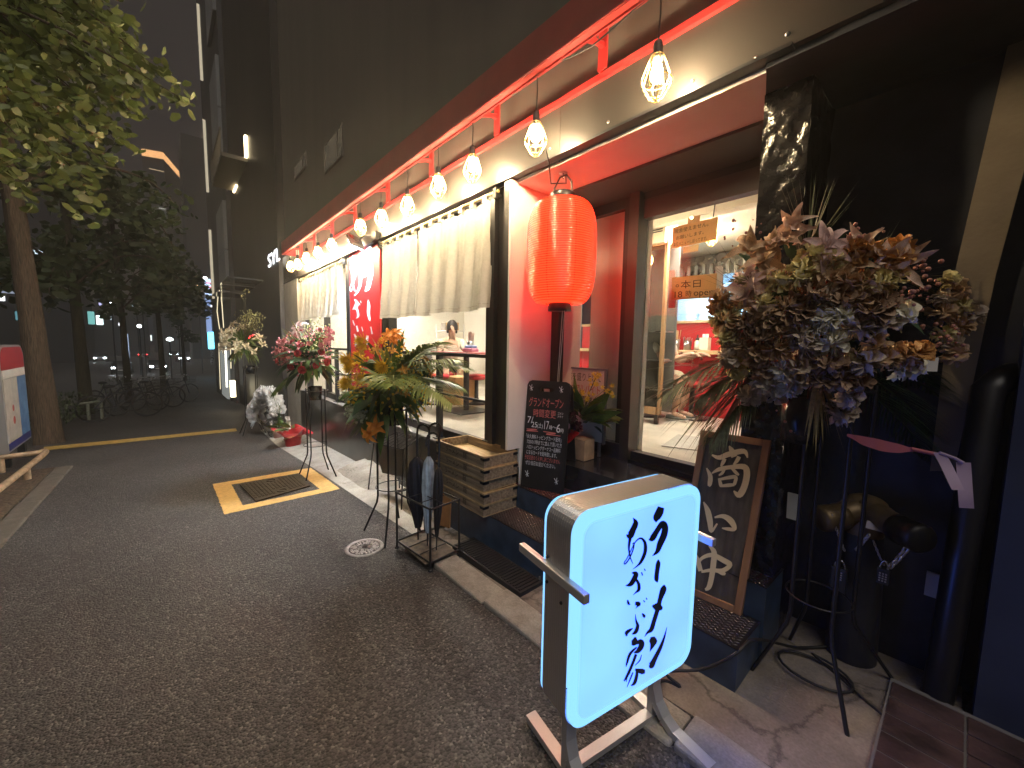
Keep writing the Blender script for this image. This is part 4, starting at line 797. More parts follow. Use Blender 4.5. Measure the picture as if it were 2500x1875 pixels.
lfG = fmat('glossy leaf green', (0.075, 0.14, 0.03), rough=0.38, var=0.35, scale=12); lfD = fmat('dark leaf green', (0.03, 0.062, 0.024), rough=0.42, var=0.4, scale=12); lfP = fmat('palm leaf', (0.17, 0.24, 0.06), rough=0.42, var=0.3, scale=15); lfY = fmat('yellow green leaf', (0.20, 0.24, 0.05), rough=0.5, var=0.3)

# --- yellow stand in front of the wide curtain
yf = [V((-3.36, 1.24, 0)), V((-2.92, 1.24, 0)), V((-3.39, 1.58, 0)), V((-2.95, 1.58, 0))]; yc = V((-3.15, 1.41, 1.18))
ys = thing('flower_stand', 'tall opening flower stand full of yellow and orange blooms with palm fronds', 'flower stand', (yc.x, yc.y, gz(yc.x)), 'opening day flower stands'); stand_legs(ys, yc, yf, 0.98); bucket(ys, yc, 1.0, r=0.10)
yC = V((-3.15, 1.40, 1.17)); O_ = lambda t: V((t.location.x, t.location.y, t.location.z))
leaves(ys, yC, 0.42, 70, lfG, 0.26, 0.075, 'broad_leaves', -0.8, 0.8, None, 0.5); leaves(ys, yC, 0.40, 120, lfY, 0.17, 0.03, 'slim_leaves', -0.8, 0.5, None, 0.7); leaves(ys, yC+V((0.02, -0.05, -0.14)), 0.36, 60, lfG, 0.22, 0.06, 'hanging_leaves', -0.95, 1.6, VW, 0.6); leaves(ys, yC, 0.34, 9, lfD, 0.30, 0.14, 'large_leaves', -0.6, 1.0, VW, 0.55)
for d, L in (((0.75, 0.45, 0.55), 0.72), ((0.9, 0.15, 0.22), 0.78), ((0.7, -0.3, 0.35), 0.62), ((0.55, 0.8, 0.3), 0.6), ((0.5, 0.35, 0.85), 0.55), ((0.75, 0.3, 1.0), 0.62), ((0.95, 0.45, 0.8), 0.70)):
    g = MB(); frond(g, yC+V((0.05, 0, 0.02)), d, L, 26, 0.34, 0.85, 0.020); g.build('palm_frond', lfP, ys)
g = MB(); frond(g, yC+V((0, -0.1, -0.12)), (0.15, -0.55, -0.55), 0.30, 18, 0.26, 0.6, 0.018); g.build('palm_frond', lfP, ys)
yel = fmat('yellow petals', (0.78, 0.52, 0.04), var=0.25); ora = fmat('orange petals', (0.72, 0.26, 0.03), var=0.35); cwh = fmat('greenish white petals', (0.50, 0.54, 0.36)); oyl = fmat('pale orange petals', (0.60, 0.33, 0.07), var=0.35)
O0 = O_(ys)
heads(ys, O0, 'chrysanthemum', 'mum', yel, 0.15, [(yC+V((0.02, -0.22, 0.34)), VW), (yC+V((-0.32, -0.20, 0.12)), (0.2, -0.9, 0.3)), (yC+V((-0.12, -0.30, 0.02)), VW), (yC+V((0.22, -0.15, 0.16)), VW), (yC+V((-0.22, 0.05, 0.34)), (-0.2, -0.5, 1)), (yC+V((-0.36, -0.1, 0.22)), VW), (yC+V((-0.1, -0.3, 0.2)), VW), (yC+V((0.1, -0.28, 0.06)), VW), (yC+V((-0.3, -0.25, -0.02)), VW)])
heads(ys, O0, 'lily', 'lily', ora, 0.16, [(yC+V((0.06+0.05*random.uniform(-1,1)*1.5, 0.02+0.05*random.uniform(-1,1), 0.40+0.05*random.uniform(-1,1))), (0.3, -0.6, 0.6)) for k in range(5)]+[(yC+V((0.20, -0.2, -0.30)), VW), (yC+V((0.18, -0.24, -0.36)), (0.4, -0.8, -0.2)), (yC+V((-0.42, -0.12, -0.08)), (-0.5, -0.8, 0.1)), (yC+V((-0.40, -0.18, -0.14)), (-0.5, -0.8, 0)), (yC+V((-0.36, -0.1, 0.02)), (-0.5, -0.8, 0.1))])
heads(ys, O0, 'alstroemeria', 'lily_dry', oyl, 0.09, shell(yC, 0.41, 14, -0.4, VW))
heads(ys, O0, 'button_flower', 'daisy', yel, 0.034, [(yC+V((0.02+0.055*random.uniform(-1,1), -0.31+0.03*random.uniform(-1,1), -0.07+0.07*random.uniform(-1,1))), VW) for k in range(18)], 0.5)
g = MB()
for c_ in (V((0.0, -0.30, -0.20)), V((-0.28, -0.26, -0.12)), V((0.12, -0.30, -0.22)), V((-0.05, -0.3, -0.22)), V((-0.3, -0.22, -0.2))):
    for k in range(60): d = rvec(); p = yC+c_+d*0.055*random.uniform(.3, 1.1); g.ball(p, 0.008*random.uniform(.7, 1.4), 6, 4)
g.build('statice_sprays', cwh, ys, kind='stuff')
g = MB()
for k in range(420):
    d = rvec(); p = yC+V((d.x*0.40, d.y*0.33, d.z*0.34))*random.uniform(.8, 1.05); g.ball(p, 0.008*random.uniform(.6, 1.5), 6, 4)
g.build('yellow_filler', yel, ys, kind='stuff')

# --- red and pink stand
rf = [V((-5.68, 1.26, 0)), V((-5.27, 1.24, 0)), V((-5.56, 1.59, 0)), V((-5.16, 1.57, 0))]; rc = V((-5.42, 1.41, 1.1)); rC = V((-5.40, 1.38, 1.28))
rs = thing('flower_stand', 'opening flower stand with dark red and pink blooms and one pale lily', 'flower stand', (rc.x, rc.y, gz(rc.x)), 'opening day flower stands'); stand_legs(rs, rc, rf, 0.92); bucket(rs, rc, 0.95); O0 = O_(rs)
leaves(rs, rC, 0.40, 60, lfG, 0.24, 0.07, 'broad_leaves', -0.8, 0.8, None, 0.5); leaves(rs, rC, 0.38, 40, lfD, 0.30, 0.10, 'dark_leaves', -0.9, 1.1, None, 0.5); leaves(rs, rC, 0.42, 60, lfY, 0.20, 0.016, 'fine_sprays', 0.1, 0.2, None, 0.9)
g = MB(); frond(g, rC+V((0, -0.05, -0.1)), (-0.35, -0.6, -0.25), 0.55, 20, 0.22, 0.9, 0.02); g.build('palm_frond', lfG, rs)
pk = fmat('dusty pink petals', (0.55, 0.20, 0.22), var=0.3); dr = fmat('dark red petals', (0.30, 0.025, 0.035), var=0.35); wpk = fmat('white pink petals', (0.72, 0.55, 0.58), var=0.2)
heads(rs, O0, 'rose', 'rose', dr, 0.10, [(p, d) for p, d in shell(rC+V((0, 0, -0.02)), 0.36, 16, -0.3, VW)]); heads(rs, O0, 'carnation', 'carnation', pk, 0.11, shell(rC+V((0, 0, 0.05)), 0.38, 18, -0.1, VW)); heads(rs, O0, 'lily', 'lily', wpk, 0.26, [(rC+V((-0.02, -0.12, 0.38)), (0.3, -0.7, 0.5))])
g = MB()
for k in range(420):
    d = rvec(); p = rC+V((-0.12, -0.06, 0.10))+V((d.x*0.36, d.y*0.32, d.z*0.28))*random.uniform(.75, 1.1); g.ball(p, 0.011*random.uniform(.5, 1.4), 6, 4)
g.build('pink_filler', pk, rs, kind='stuff')
g = MB()
for k in range(160):
    d = rvec(); p = rC+V((0.16, 0.0, 0.30))+V((d.x*0.22, d.y*0.2, d.z*0.22))*random.uniform(.5, 1.1); g.ball(p, 0.009*random.uniform(.5, 1.4), 6, 4)
g.build('green_white_filler', fmat('pale green buds', (0.45, 0.48, 0.25)), rs, kind='stuff')

# --- far stand of wilting white lilies by the grey pier
fc = V((-9.55, 1.28, 0.9)); fC = V((-9.6, 1.2, 1.42)); fs = thing('flower_stand', 'farthest flower stand with wilting white lilies against the dark wall', 'flower stand', (fc.x, fc.y, gz(fc.x)), 'opening day flower stands')
stand_legs(fs, fc, [fc+V((a, b, 0)) for a in (-.22, .22) for b in (-.2, .2)], 1.0); bucket(fs, fc, 1.02); O0 = O_(fs)
leaves(fs, fC, 0.5, 90, fmat('fresh leaf green', (0.13, 0.17, 0.05), rough=0.45, var=0.4), 0.28, 0.07, 'broad_leaves', -0.9, 1.0, None, 0.45); leaves(fs, fC, 0.4, 60, lfG, 0.22, 0.05, 'slim_leaves', -0.8, 0.9, None, 0.6)
wl_ = fmat('cream petals', (0.66, 0.58, 0.42), var=0.25); heads(fs, O0, 'lily', 'lily', wl_, 0.26, [(fC+V((-0.45, -0.1, 0.42)), (-0.3, -0.7, 0.6)), (fC+V((-0.05, -0.3, 0.22)), VW), (fC+V((0.12, -0.3, 0.10)), VW), (fC+V((-0.25, -0.3, 0.08)), VW), (fC+V((0.02, -0.34, -0.06)), VW), (fC+V((-0.38, -0.2, 0.25)), VW)]); heads(fs, O0, 'wilted_lily', 'lily_dry', wl_, 0.22, shell(fC, 0.42, 16, -0.3, VW))
g = MB(); frond(g, fC, (0.7, -0.1, 0.1), 0.6, 16, 0.2, 1.0, 0.010); g.build('palm_frond', lfG, fs)
g = MB(); b2 = MB()
for k in range(26):
    e = fC+V((0.35+random.uniform(-.3, .3), 0.05+random.uniform(-.2, .2), random.uniform(.35, .62))); g.tube([fC+V((0.05, 0, 0.05)), (fC+e)/2+V((0.02, 0, 0.04)), e], 0.003, 4)
    for j in range(9): b2.ball(e+rvec()*0.09, 0.011, 5, 4)
for e in (V((0.55, 0, 1.02)), V((0.30, 0, 0.95))): g.tube([fC, fC+e*0.6, fC+e], 0.003, 4); [b2.ball(fC+e+rvec()*0.05, 0.012, 5, 4) for j in range(8)]
g.build('twigs', fmat('twig brown', (0.10, 0.075, 0.04)), fs); b2.build('small_leaves', fmat('olive sprays', (0.20, 0.19, 0.07)), fs, kind='stuff')

# --- big withered stand at the right
wf = [V((-0.19, 1.94, 0)), V((-0.10, 2.44, 0)), V((-0.56, 2.02, 0)), V((-0.50, 2.40, 0))]; wc = V((-0.36, 2.17, 1.1)); wC = V((-0.50, 2.12, 1.66))
ws = thing('flower_stand', 'largest flower stand, its cream and brown blooms dried and withered, beside the black column', 'flower stand', (wc.x, wc.y, 0), 'opening day flower stands')
stand_legs(ws, wc, wf, 1.36, 0.30, 0.42); bucket(ws, V((-0.47, 2.12, 0)), 1.30, 0.20, 0.085); O0 = O_(ws)
dk = fmat('dried brown petals', (0.62, 0.42, 0.24), var=0.35); dpk = fmat('dried pink petals', (0.76, 0.54, 0.40), var=0.25); crm = fmat('cream petals aged', (0.88, 0.78, 0.42), var=0.15); wht = fmat('greenish ivory petals', (0.90, 0.86, 0.70), var=0.1); brn = fmat('dark brown petals', (0.38, 0.25, 0.16), var=0.45); grb = fmat('grey violet petals', (0.64, 0.53, 0.42), var=0.3); och = fmat('ochre petals', (0.56, 0.29, 0.09), var=0.35)
leaves(ws, wC, 0.36, 120, fmat('withered leaf', (0.13, 0.095, 0.045), var=0.5), 0.17, 0.07, 'withered_leaves', -0.9, 0.6, None, 0.7); leaves(ws, wC, 0.34, 70, lfD, 0.16, 0.07, 'dark_leaves', -0.95, 1.0, None, 0.75)
RTf_ = V((RT.x, RT.y, 0)).normalized()
def at(px, py, lift=0.0):
    """a point of the bouquet's seen surface for a pixel: the front of a lumpy ball"""
    d = ray(px, py).normalized(); c = wC-CAM; b_ = d.dot(c); q = CAM+d*b_; h2 = (q-wC).length; Rr = 0.45
    s = math.sqrt(max(0.0, Rr*Rr-min(h2, Rr)**2))*0.85; return CAM+d*(b_-s-lift)
def dirn(p): return ((p-wC).normalized()*0.8+(CAM-p).normalized()*0.6).normalized()
def spots(L): return [(at(*p), dirn(at(*p))) for p in L]
heads(ws, O0, 'dried_lily', 'lily_dry', dk, 0.16, spots([(1865,640),(1890,600),(1860,690),(1835,610),(1850,760),(2010,660),(2080,650)]))
heads(ws, O0, 'dried_lily', 'lily_dry', dpk, 0.16, spots([(1935,555),(1920,580),(2150,640),(2185,650),(1835,700),(1840,720),(2100,600)]))
heads(ws, O0, 'lily', 'lily', fmat('faded pink petals', (0.66, 0.45, 0.41), var=0.2), 0.18, spots([(2015,600),(2020,612),(1832,690)]), 0.1)
heads(ws, O0, 'rose', 'carnation', crm, 0.115, spots([(1900,690),(1960,660),(1945,680),(1760,780),(1790,770),(1795,875),(1765,800),(2150,690),(2180,680),(2130,695),(1800,895),(1980,625),(2040,640),(1870,740)]))
heads(ws, O0, 'rose', 'carnation', wht, 0.12, spots([(1905,900),(2030,770),(2015,780),(2050,775),(1990,805),(2032,832),(2195,900),(2230,900),(1890,935),(1925,940),(2200,770)]))
heads(ws, O0, 'carnation', 'carnation', grb, 0.13, spots([(1955,815),(1970,840),(1935,920),(1950,890),(2090,800),(2140,790),(2050,1000),(1900,960),(1840,960),(1870,930),(2070,960),(2010,730),(1790,830),(2100,880)]))
heads(ws, O0, 'carnation', 'carnation', dk, 0.13, spots([(1845,860),(1830,850),(1880,780),(1900,790),(1960,900),(2110,700),(1770,730),(2160,870),(2205,870),(1920,760),(2060,690),(2090,740),(1900,850),(2130,840)]))
heads(ws, O0, 'chrysanthemum', 'ball', fmat('olive brown pompon', (0.20, 0.155, 0.07), var=0.4), 0.13, spots([(1885,780),(2080,875),(1815,690)]))
heads(ws, O0, 'carnation', 'carnation', brn, 0.14, spots([(1985,720),(2020,880),(1950,760),(2050,730),(2090,930),(1870,890),(2150,740),(2000,920),(1860,820),(2120,760),(2040,920),(1820,790)]))
for nm, kd, m_, sz, px_ in (('rose', 'carnation', crm, 0.11, [(2235,700),(2260,760),(2240,820),(1740,830)]), ('carnation', 'carnation', dk, 0.13, [(2250,720),(2270,800),(2230,770),(1745,800),(1760,850),(2260,860)]), ('carnation', 'carnation', grb, 0.12, [(2225,740),(2255,840),(2285,770),(1750,880)])): heads(ws, O0, nm, kd, m_, sz, [(wC+RTf_*((x-1945)/F*1.70)+V((0, 0, (772-y)/F*1.70))+V((0.08, -0.12, 0)), dirn(at(x, y))) for x, y in px_])
heads(ws, O0, 'carnation', 'carnation', och, 0.12, spots([(2110,625),(2080,620),(1770,735),(1755,745),(2180,640),(2195,610),(2230,860)]))
g = MB()
for (px, py, n) in ((2090, 600, 26), (1700, 880, 20), (1810, 560, 14), (2250, 660, 22), (1930, 1020, 12), (2300, 820, 26), (2220, 730, 30)):
    c_ = at(px, py)
    for k in range(n): g.ball(c_+rvec()*0.07*random.uniform(.2, 1.3), 0.006*random.uniform(.5, 1.4), 6, 4)
g.build('berry_sprays', fmat('dried pink berries', (0.42, 0.19, 0.15)), ws, kind='stuff')
dry = fmat('dried palm straw', (0.24, 0.19, 0.075), rough=0.5, var=0.35); dgr = fmat('dull palm green', (0.075, 0.095, 0.040), rough=0.45, var=0.4)
def fan(c, d, n, L, spread, m, wd=0.012, droop=0.5, up=(0,0,1)):
    g = MB(); d = V(d).normalized(); s = d.cross(V(up)).normalized(); u = s.cross(d)
    for k in range(n):
        a = spread*(2*(k+0.5)/n-1)+random.uniform(-.05, .05); leafblade(g, c, d*math.cos(a)+s*math.sin(a)+u*random.uniform(-.12, .12), L*random.uniform(.75, 1.1), wd, droop*random.uniform(.6, 1.4), n=6, fold=0.3, prof=0.5)
    return g.build('palm_fan', m, ws)
L_ = lambda px, py, dpt=0.0: at(px, py)
RTf = V((RT.x, RT.y, 0)).normalized(); UPv = V((0,0,1))
fan(wC+RTf*-0.22+UPv*-0.26, -RTf*0.95+UPv*-0.30, 18, 0.52, 0.55, dgr, 0.014, 0.7, (0.66, -0.75, 0.1)); fan(wC+RTf*-0.20+UPv*-0.28, -RTf*0.75+UPv*-0.62, 16, 0.46, 0.45, fmat('brown palm', (0.12, 0.08, 0.04), var=0.4), 0.012, 0.6, (0.66, -0.75, 0.1))
fan(wC+RTf*-0.25+UPv*-0.02, -RTf*1.0+UPv*0.10, 12, 0.40, 0.40, dgr, 0.006, 0.25, (0.66, -0.75, 0.1)); fan(wC+RTf*-0.22+UPv*0.06, -RTf*0.9+UPv*0.62, 9, 0.34, 0.5, fmat('dark twig', (0.05, 0.03, 0.025)), 0.004, 0.1, (0.66, -0.75, 0.1))
fan(wC+RTf*0.0+UPv*0.25, RTf*0.12+UPv*1.0, 16, 0.36, 0.5, dgr, 0.009, 0.2, (0.66, -0.75, 0.1)); fan(wC+RTf*0.25+UPv*0.10, RTf*0.7+UPv*0.75, 16, 0.36, 0.5, dgr, 0.008, 0.3, (0.66, -0.75, 0.1))
fan(wC+RTf*0.02+UPv*-0.25+V((0.1, -0.2, 0)), RTf*0.20+UPv*-1.0+V((0.1, -0.15, 0)), 16, 0.30, 0.42, dry, 0.014, 0.2, (0.66, -0.75, 0.1)); fan(wC+RTf*0.30+UPv*0.06, RTf*1.0+UPv*0.05, 26, 0.36, 0.5, fmat('mauve grass', (0.15, 0.10, 0.075), var=0.4), 0.007, 0.2, (0.66, -0.75, 0.1))
fan(wC+RTf*0.42+UPv*0.16, RTf*1.0+UPv*-0.12, 14, 0.34, 0.28, dry, 0.012, 0.3, (0.66, -0.75, 0.1)); fan(wC+RTf*0.45+UPv*0.08, RTf*1.0+UPv*0.02, 12, 0.40, 0.3, dgr, 0.007, 0.3, (0.66, -0.75, 0.1))
for d, L in ((RTf*1.0+UPv*0.10, 0.80), (RTf*0.95+UPv*-0.25, 0.78), (RTf*0.6+UPv*0.6, 0.55), (-RTf*1.0+UPv*0.15, 0.55), (RTf*0.9+UPv*-0.05, 0.66), (RTf*0.8+UPv*0.25, 0.6), (-RTf*0.85+UPv*0.0, 0.42), (-RTf*0.7+UPv*-0.35, 0.46)):
    g = MB(); frond(g, wC+V((0, 0, -0.22))+d*0.1, d, L, 30, 0.26, 1.1, 0.008, 0.7, 0.9); g.build('palm_frond', dgr if d.dot(RTf) < 0 else lfD, ws)
p = at(2258, 893); MB().obox(p+V((0, 0, -0.02)), RTf*0.045, V((0.03, 0.03, 0)).normalized()*0.002, V((0, 0, 0.05))).build('name_card', m_white, ws)

# ---------------------------------------------------------------- pots by the wall
op = gnd(680, 1070); oc = V((op.x, op.y, 0)); orc = thing('orchid_pot', 'white moth orchid in clear wrapping, leaning in its pink pot on the ground', 'potted plant', (oc.x, oc.y, gz(oc.x)))
z0 = gz(oc.x); MB().lathe([(0.001, z0+0.004), (0.075, z0+0.004), (0.10, z0+0.17), (0.115, z0+0.20), (0.09, z0+0.19)], oc, 20).build('pot', mat('pale pink wrap', (0.60, 0.33, 0.30), 0.5, var=0.15), orc)
orw = fmat('white orchid petals', (0.92, 0.92, 0.93), var=0.03, rough=0.5, trans=0.3); g = MB()
for k in range(3):
    b_ = [oc+V((0, 0, z0+0.2)), oc+V((0.06-0.05*k, -0.02+0.03*k, z0+0.62)), oc+V((-0.20-0.12*k, -0.08, z0+0.92-0.08*k)), oc+V((-0.56-0.10*k, -0.14-0.06*k, z0+0.84-0.16*k)), oc+V((-0.80-0.04*k, -0.20, z0+0.56-0.18*k))]; q = spline([tuple(p) for p in b_], 6); g.tube(q, 0.005, 5)
    sp_ = [];
    for i in range(5, len(q)):
        for s in (-1, 1): sp_.append((V(q[i])+V((0.06*s*0.5, -0.07*s, random.uniform(-.05, .04))), V((0.3, -0.8, 0.1))+rvec()*0.6))
    heads(orc, O_(orc), 'orchid_flower', 'rose', orw, 0.19, sp_)
for k in range(3): g.tube([oc+V((0.05+0.05*k, 0, z0+0.25)), oc+V((0.05+0.05*k, 0.02, z0+0.62)), oc+V((-0.05, 0, z0+0.75)), oc+V((-0.20, -0.03, z0+0.60))], 0.0035, 5)
g.build('stem', m_green, orc)
g = MB(); g.grid(24, 14, lambda u, v: oc+V((-0.02-0.42*v+0.10*math.cos(u*2*PI)*(0.6+v), 0.17*math.sin(u*2*PI)*(0.55+0.8*v)-0.05+0.02*noise.noise((u*12, v*5, 2)), z0+0.10+0.50*v*(0.6)+0.17*(0.6+v*0.3)*math.cos(u*2*PI)+0.03*noise.noise((u*10, v*6, 4))))); g.build('clear_wrapping', glass('clear film', (0.95, 0.96, 0.97), 2.0), orc)
leaves(orc, oc+V((0, 0, z0+0.2)), 0.2, 8, lfG, 0.24, 0.07, 'leaves', -0.1, 0.7)
rp = gnd(716, 1090); rp = V((rp.x, rp.y, 0)); z0 = gz(rp.x); rpt = thing('red_wrapped_pot', 'potted plant in shiny red wrapping paper with a gold ribbon on the ground', 'potted plant', (rp.x, rp.y, z0))
m_rw = mat('shiny red wrap', (0.45, 0.02, 0.03), 0.28, var=0.3, scale=6, coat=0.3)
g = MB(); g.grid(40, 12, lambda u, v: rp+V((math.cos(u*2*PI), math.sin(u*2*PI), 0))*(0.115+0.035*v+(0.16*max(0, v-0.68)/0.32*(0.7+0.5*math.sin(u*2*PI*4+1)))+0.008*noise.noise((u*14, v*6, 1)))+V((0, 0, z0+0.005+0.27*v+0.09*max(0, v-0.7)/0.3*math.sin(u*2*PI*3)))); g.disc((rp.x, rp.y, z0+0.2), 0.13, 20); g.build('wrapped_pot', m_rw, rpt)
g = MB(); g.tube([rp+V((0.136*math.cos(2*PI*k/24), 0.136*math.sin(2*PI*k/24), z0+0.15+0.05*math.sin(2*PI*k/24+1.5))) for k in range(25)], 0.012, 5); g.build('ribbon', mat('gold ribbon', (0.45, 0.33, 0.12), 0.4, 0.3), rpt)
leaves(rpt, rp+V((0, 0, z0+0.3)), 0.22, 10, lfG, 0.26, 0.06, 'leaves', 0.1, 0.5)
g = MB(); g.grid(20, 8, lambda u, v: rp+V((-0.12+0.20*(u-0.5)*1.4*(0.5+v)-0.06, -0.03+0.05*math.sin(u*6)+0.02*noise.noise((u*8, v*5, 0)), z0+0.28+0.22*v-0.05*abs(u-0.5)))); g.build('paper_wrap', mat('white paper wrap', (0.66, 0.66, 0.62), 0.7, trans=0.3), rpt)
# arrangement on the landing
ap = V((-2.06, 2.60, 0.575)); arr = thing('flower_arrangement', 'potted arrangement with small yellow orchids, a red anthurium and purple blooms on the landing', 'flower arrangement', ap)
MB().prism([ap+V((a, b, 0)) for a, b in ((-.065, -.065), (.065, -.065), (.065, .065), (-.065, .065))], (0, 0, 0.17)).build('pot', mat('pale wood pot', (0.45, 0.30, 0.19), 0.6, var=0.15, scale=15), arr); aC = ap+V((0.0, -0.02, 0.33))
leaves(arr, aC, 0.22, 26, lfG, 0.26, 0.085, 'broad_leaves', -0.5, 0.6, None, 0.5, 0.4); leaves(arr, aC, 0.2, 24, lfD, 0.16, 0.06, 'dark_leaves', -0.7, 0.8, None, 0.6)
g = MB(); leafblade(g, aC+V((-0.06, 0, 0.05)), (-0.1, -0.05, 1), 0.34, 0.055, 0.05, nrm=VW); leafblade(g, aC+V((0.08, 0, 0.05)), (0.6, -0.1, 0.8), 0.32, 0.12, 0.4, nrm=VW); leafblade(g, aC+V((0.1, 0, 0.0)), (0.75, -0.05, 0.5), 0.32, 0.10, 0.5, nrm=VW); g.build('tall_leaves', fmat('light leaf green', (0.13, 0.20, 0.04), rough=0.4), arr)
ydr = fmat('yellow orchid petals', (0.72, 0.52, 0.06)); g = MB()
for k in range(9):
    e = aC+V((random.uniform(-.14, .26), random.uniform(-.1, .05), random.uniform(.14, .36))); g.tube([aC, (aC+e)/2+V((0, 0, 0.05)), e], 0.002, 4); heads(arr, O_(arr), 'orchid_flower', 'lily', ydr, 0.045, [(e+rvec()*0.04, VW) for j in range(4)])
g.build('stem', m_green, arr)
heads(arr, O_(arr), 'purple_bloom', 'carnation', fmat('deep purple petals', (0.055, 0.014, 0.030), var=0.5), 0.14, [(aC+V((-0.10, -0.14, 0.0)), VW), (aC+V((0.0, -0.16, 0.05)), VW), (aC+V((0.07, -0.15, -0.03)), VW), (aC+V((-0.04, -0.16, -0.07)), VW)])
heads(arr, O_(arr), 'rose', 'rose', fmat('mauve rose', (0.30, 0.16, 0.22)), 0.07, [(aC+V((0.0, -0.2, -0.03)), VW), (aC+V((-0.03, -0.19, 0.10)), VW)])
g = MB(); leafblade(g, aC+V((-0.02, -0.16, -0.14)), (0.85, -0.3, 0.45), 0.20, 0.12, 0.1, nrm=(0.2, -0.8, 0.6)); g.build('anthurium', fmat('anthurium red', (0.40, 0.02, 0.03), rough=0.25), arr)
# dark driftwood lump behind the crates
g = MB(); dwp = onY(1285, 1055, 2.3); dq = onZ(1275, 1072, 0.64); g.grid(30, 12, lambda u, v: V((max(-2.33, dq.x-0.07+0.17*u), dq.y+0.06+0.075*math.sin(v*2*PI)*(0.6+0.4*math.sin(PI*u)), 0.64+0.075*math.cos(v*2*PI)*(0.5+0.5*math.sin(PI*(0.1+0.8*u)))+0.03*noise.noise((u*7, v*4, 1))))); tag(g.build('driftwood', mat('charred wood', (0.02, 0.014, 0.013), 0.8, var=0.4, scale=20, bump=0.8)), 'dark gnarled piece of driftwood in the corner by the white wall', 'driftwood')
# ================================================================ UMBRELLAS AND THINGS ROUND THE STAND
us = thing('umbrella_stand', 'black wire umbrella stand on the kerb with three umbrellas', 'umbrella stand', (-2.6, 1.42, gz(-2.6)))
c4 = [V((-2.83, 1.30, 0)), V((-2.38, 1.34, 0)), V((-2.41, 1.60, 0)), V((-2.86, 1.56, 0))]; zb = gz(-2.6)+0.01; zt2 = zb+0.46
for p in c4: MB().tube([(p.x, p.y, zb), (p.x, p.y, zt2)], 0.0085, 6).lathe([(0.001, zb), (0.018, zb), (0.018, zb+0.012), (0.001, zb+0.012)], p, 10).build('leg', m_blackm, us)
for z, nm_ in ((zb+0.06, 'lower_rail'), (zt2-0.01, 'upper_rail')):
    g = MB()
    for a, b in zip(c4, c4[1:]+c4[:1]): g.tube([(a.x, a.y, z), (b.x, b.y, z)], 0.007, 6)
    for t in (0.33, 0.66): a = c4[0].lerp(c4[1], t); b = c4[3].lerp(c4[2], t); g.tube([(a.x, a.y, z-0.002), (b.x, b.y, z-0.002)], 0.004, 5)
    if nm_ == 'lower_rail': g.build(nm_, m_blackm, us)
a = c4[0].lerp(c4[3], .5); b = c4[1].lerp(c4[2], .5); g.tube([(a.x, a.y, zt2-0.012), (b.x, b.y, zt2-0.012)], 0.004, 5)
g.build('upper_rail', m_blackm, us)
MB().box((-2.86, 1.31, zb+0.046), (-2.40, 1.58, zb+0.050)).build('drip_tray', mat('rusty tray', (0.10, 0.075, 0.05), 0.7, var=0.5, scale=20), us)
def umbrella(label, foot, top, m, r=0.038, hook=1, fat=1.0, cane=0.05, hm=None):
    d = (top-foot); L = d.length; d = d.normalized(); t = thing('umbrella', label, 'umbrella', foot); a = V((0.75, 0.66, 0)); a = (a-d*a.dot(d)).normalized(); bq = d.cross(a); g = MB(); n = 40
    def fn(u, v):
        an = u*2*PI; z = 0.10+(L-0.30)*v; rr = r*fat*(0.22+0.95*math.sin(PI*min(1, 0.06+0.80*v))**1.0*(0.55+0.5*v)); rr *= 1+0.22*math.sin(an*8+v*4)+0.1*noise.noise((u*9, v*6, r*50)); rr *= (1 if v < 0.93 else 1-(v-0.93)*9)
        return foot+d*z+(a*math.cos(an)+bq*math.sin(an))*max(0.006, rr)
    g.grid(n, 34, fn); g.build('canopy', m, t)
    MB().tube([foot, foot+d*0.12], [0.005, 0.007], 6).build('ferrule', m_blackm, t)
    MB().tube([foot+d*0.1, foot+d*(L-0.10)], 0.005, 6).build('shaft', m_steel, t)
    h = [top-d*0.20, top-d*0.03]+[top+d*(0.055*math.sin(k*0.5))+a*hook*(cane*(1-math.cos(k*0.5))) for k in range(1, 7)]+[top-d*0.05+a*hook*cane*2]
    MB().tube(h, 0.0085, 8).build('handle', hm or mat('dark glossy handle', (0.02, 0.018, 0.02), 0.2, coat=0.5), t); return t
m_navy = mat('navy umbrella cloth', (0.010, 0.013, 0.026), 0.6, var=0.3, scale=30); m_clr = mat('milky clear vinyl', (0.34, 0.42, 0.50), 0.15, var=0.3, scale=14, coat=0.6)
umbrella('puffy navy umbrella, leftmost in the wire stand', V((-2.75, 1.44, zb+0.055)), V((-2.78, 1.45, zb+0.92)), m_navy, 0.062, 1, 1.05)
umbrella('milky transparent vinyl umbrella in the middle of the stand', V((-2.62, 1.45, zb+0.055)), V((-2.68, 1.50, zb+0.94)), m_clr, 0.042, 1)
umbrella('slim black rolled umbrella, rightmost in the wire stand', V((-2.52, 1.47, zb+0.055)), V((-2.56, 1.52, zb+0.88)), mat('black umbrella cloth', (0.012, 0.012, 0.015), 0.55), 0.032, -1)
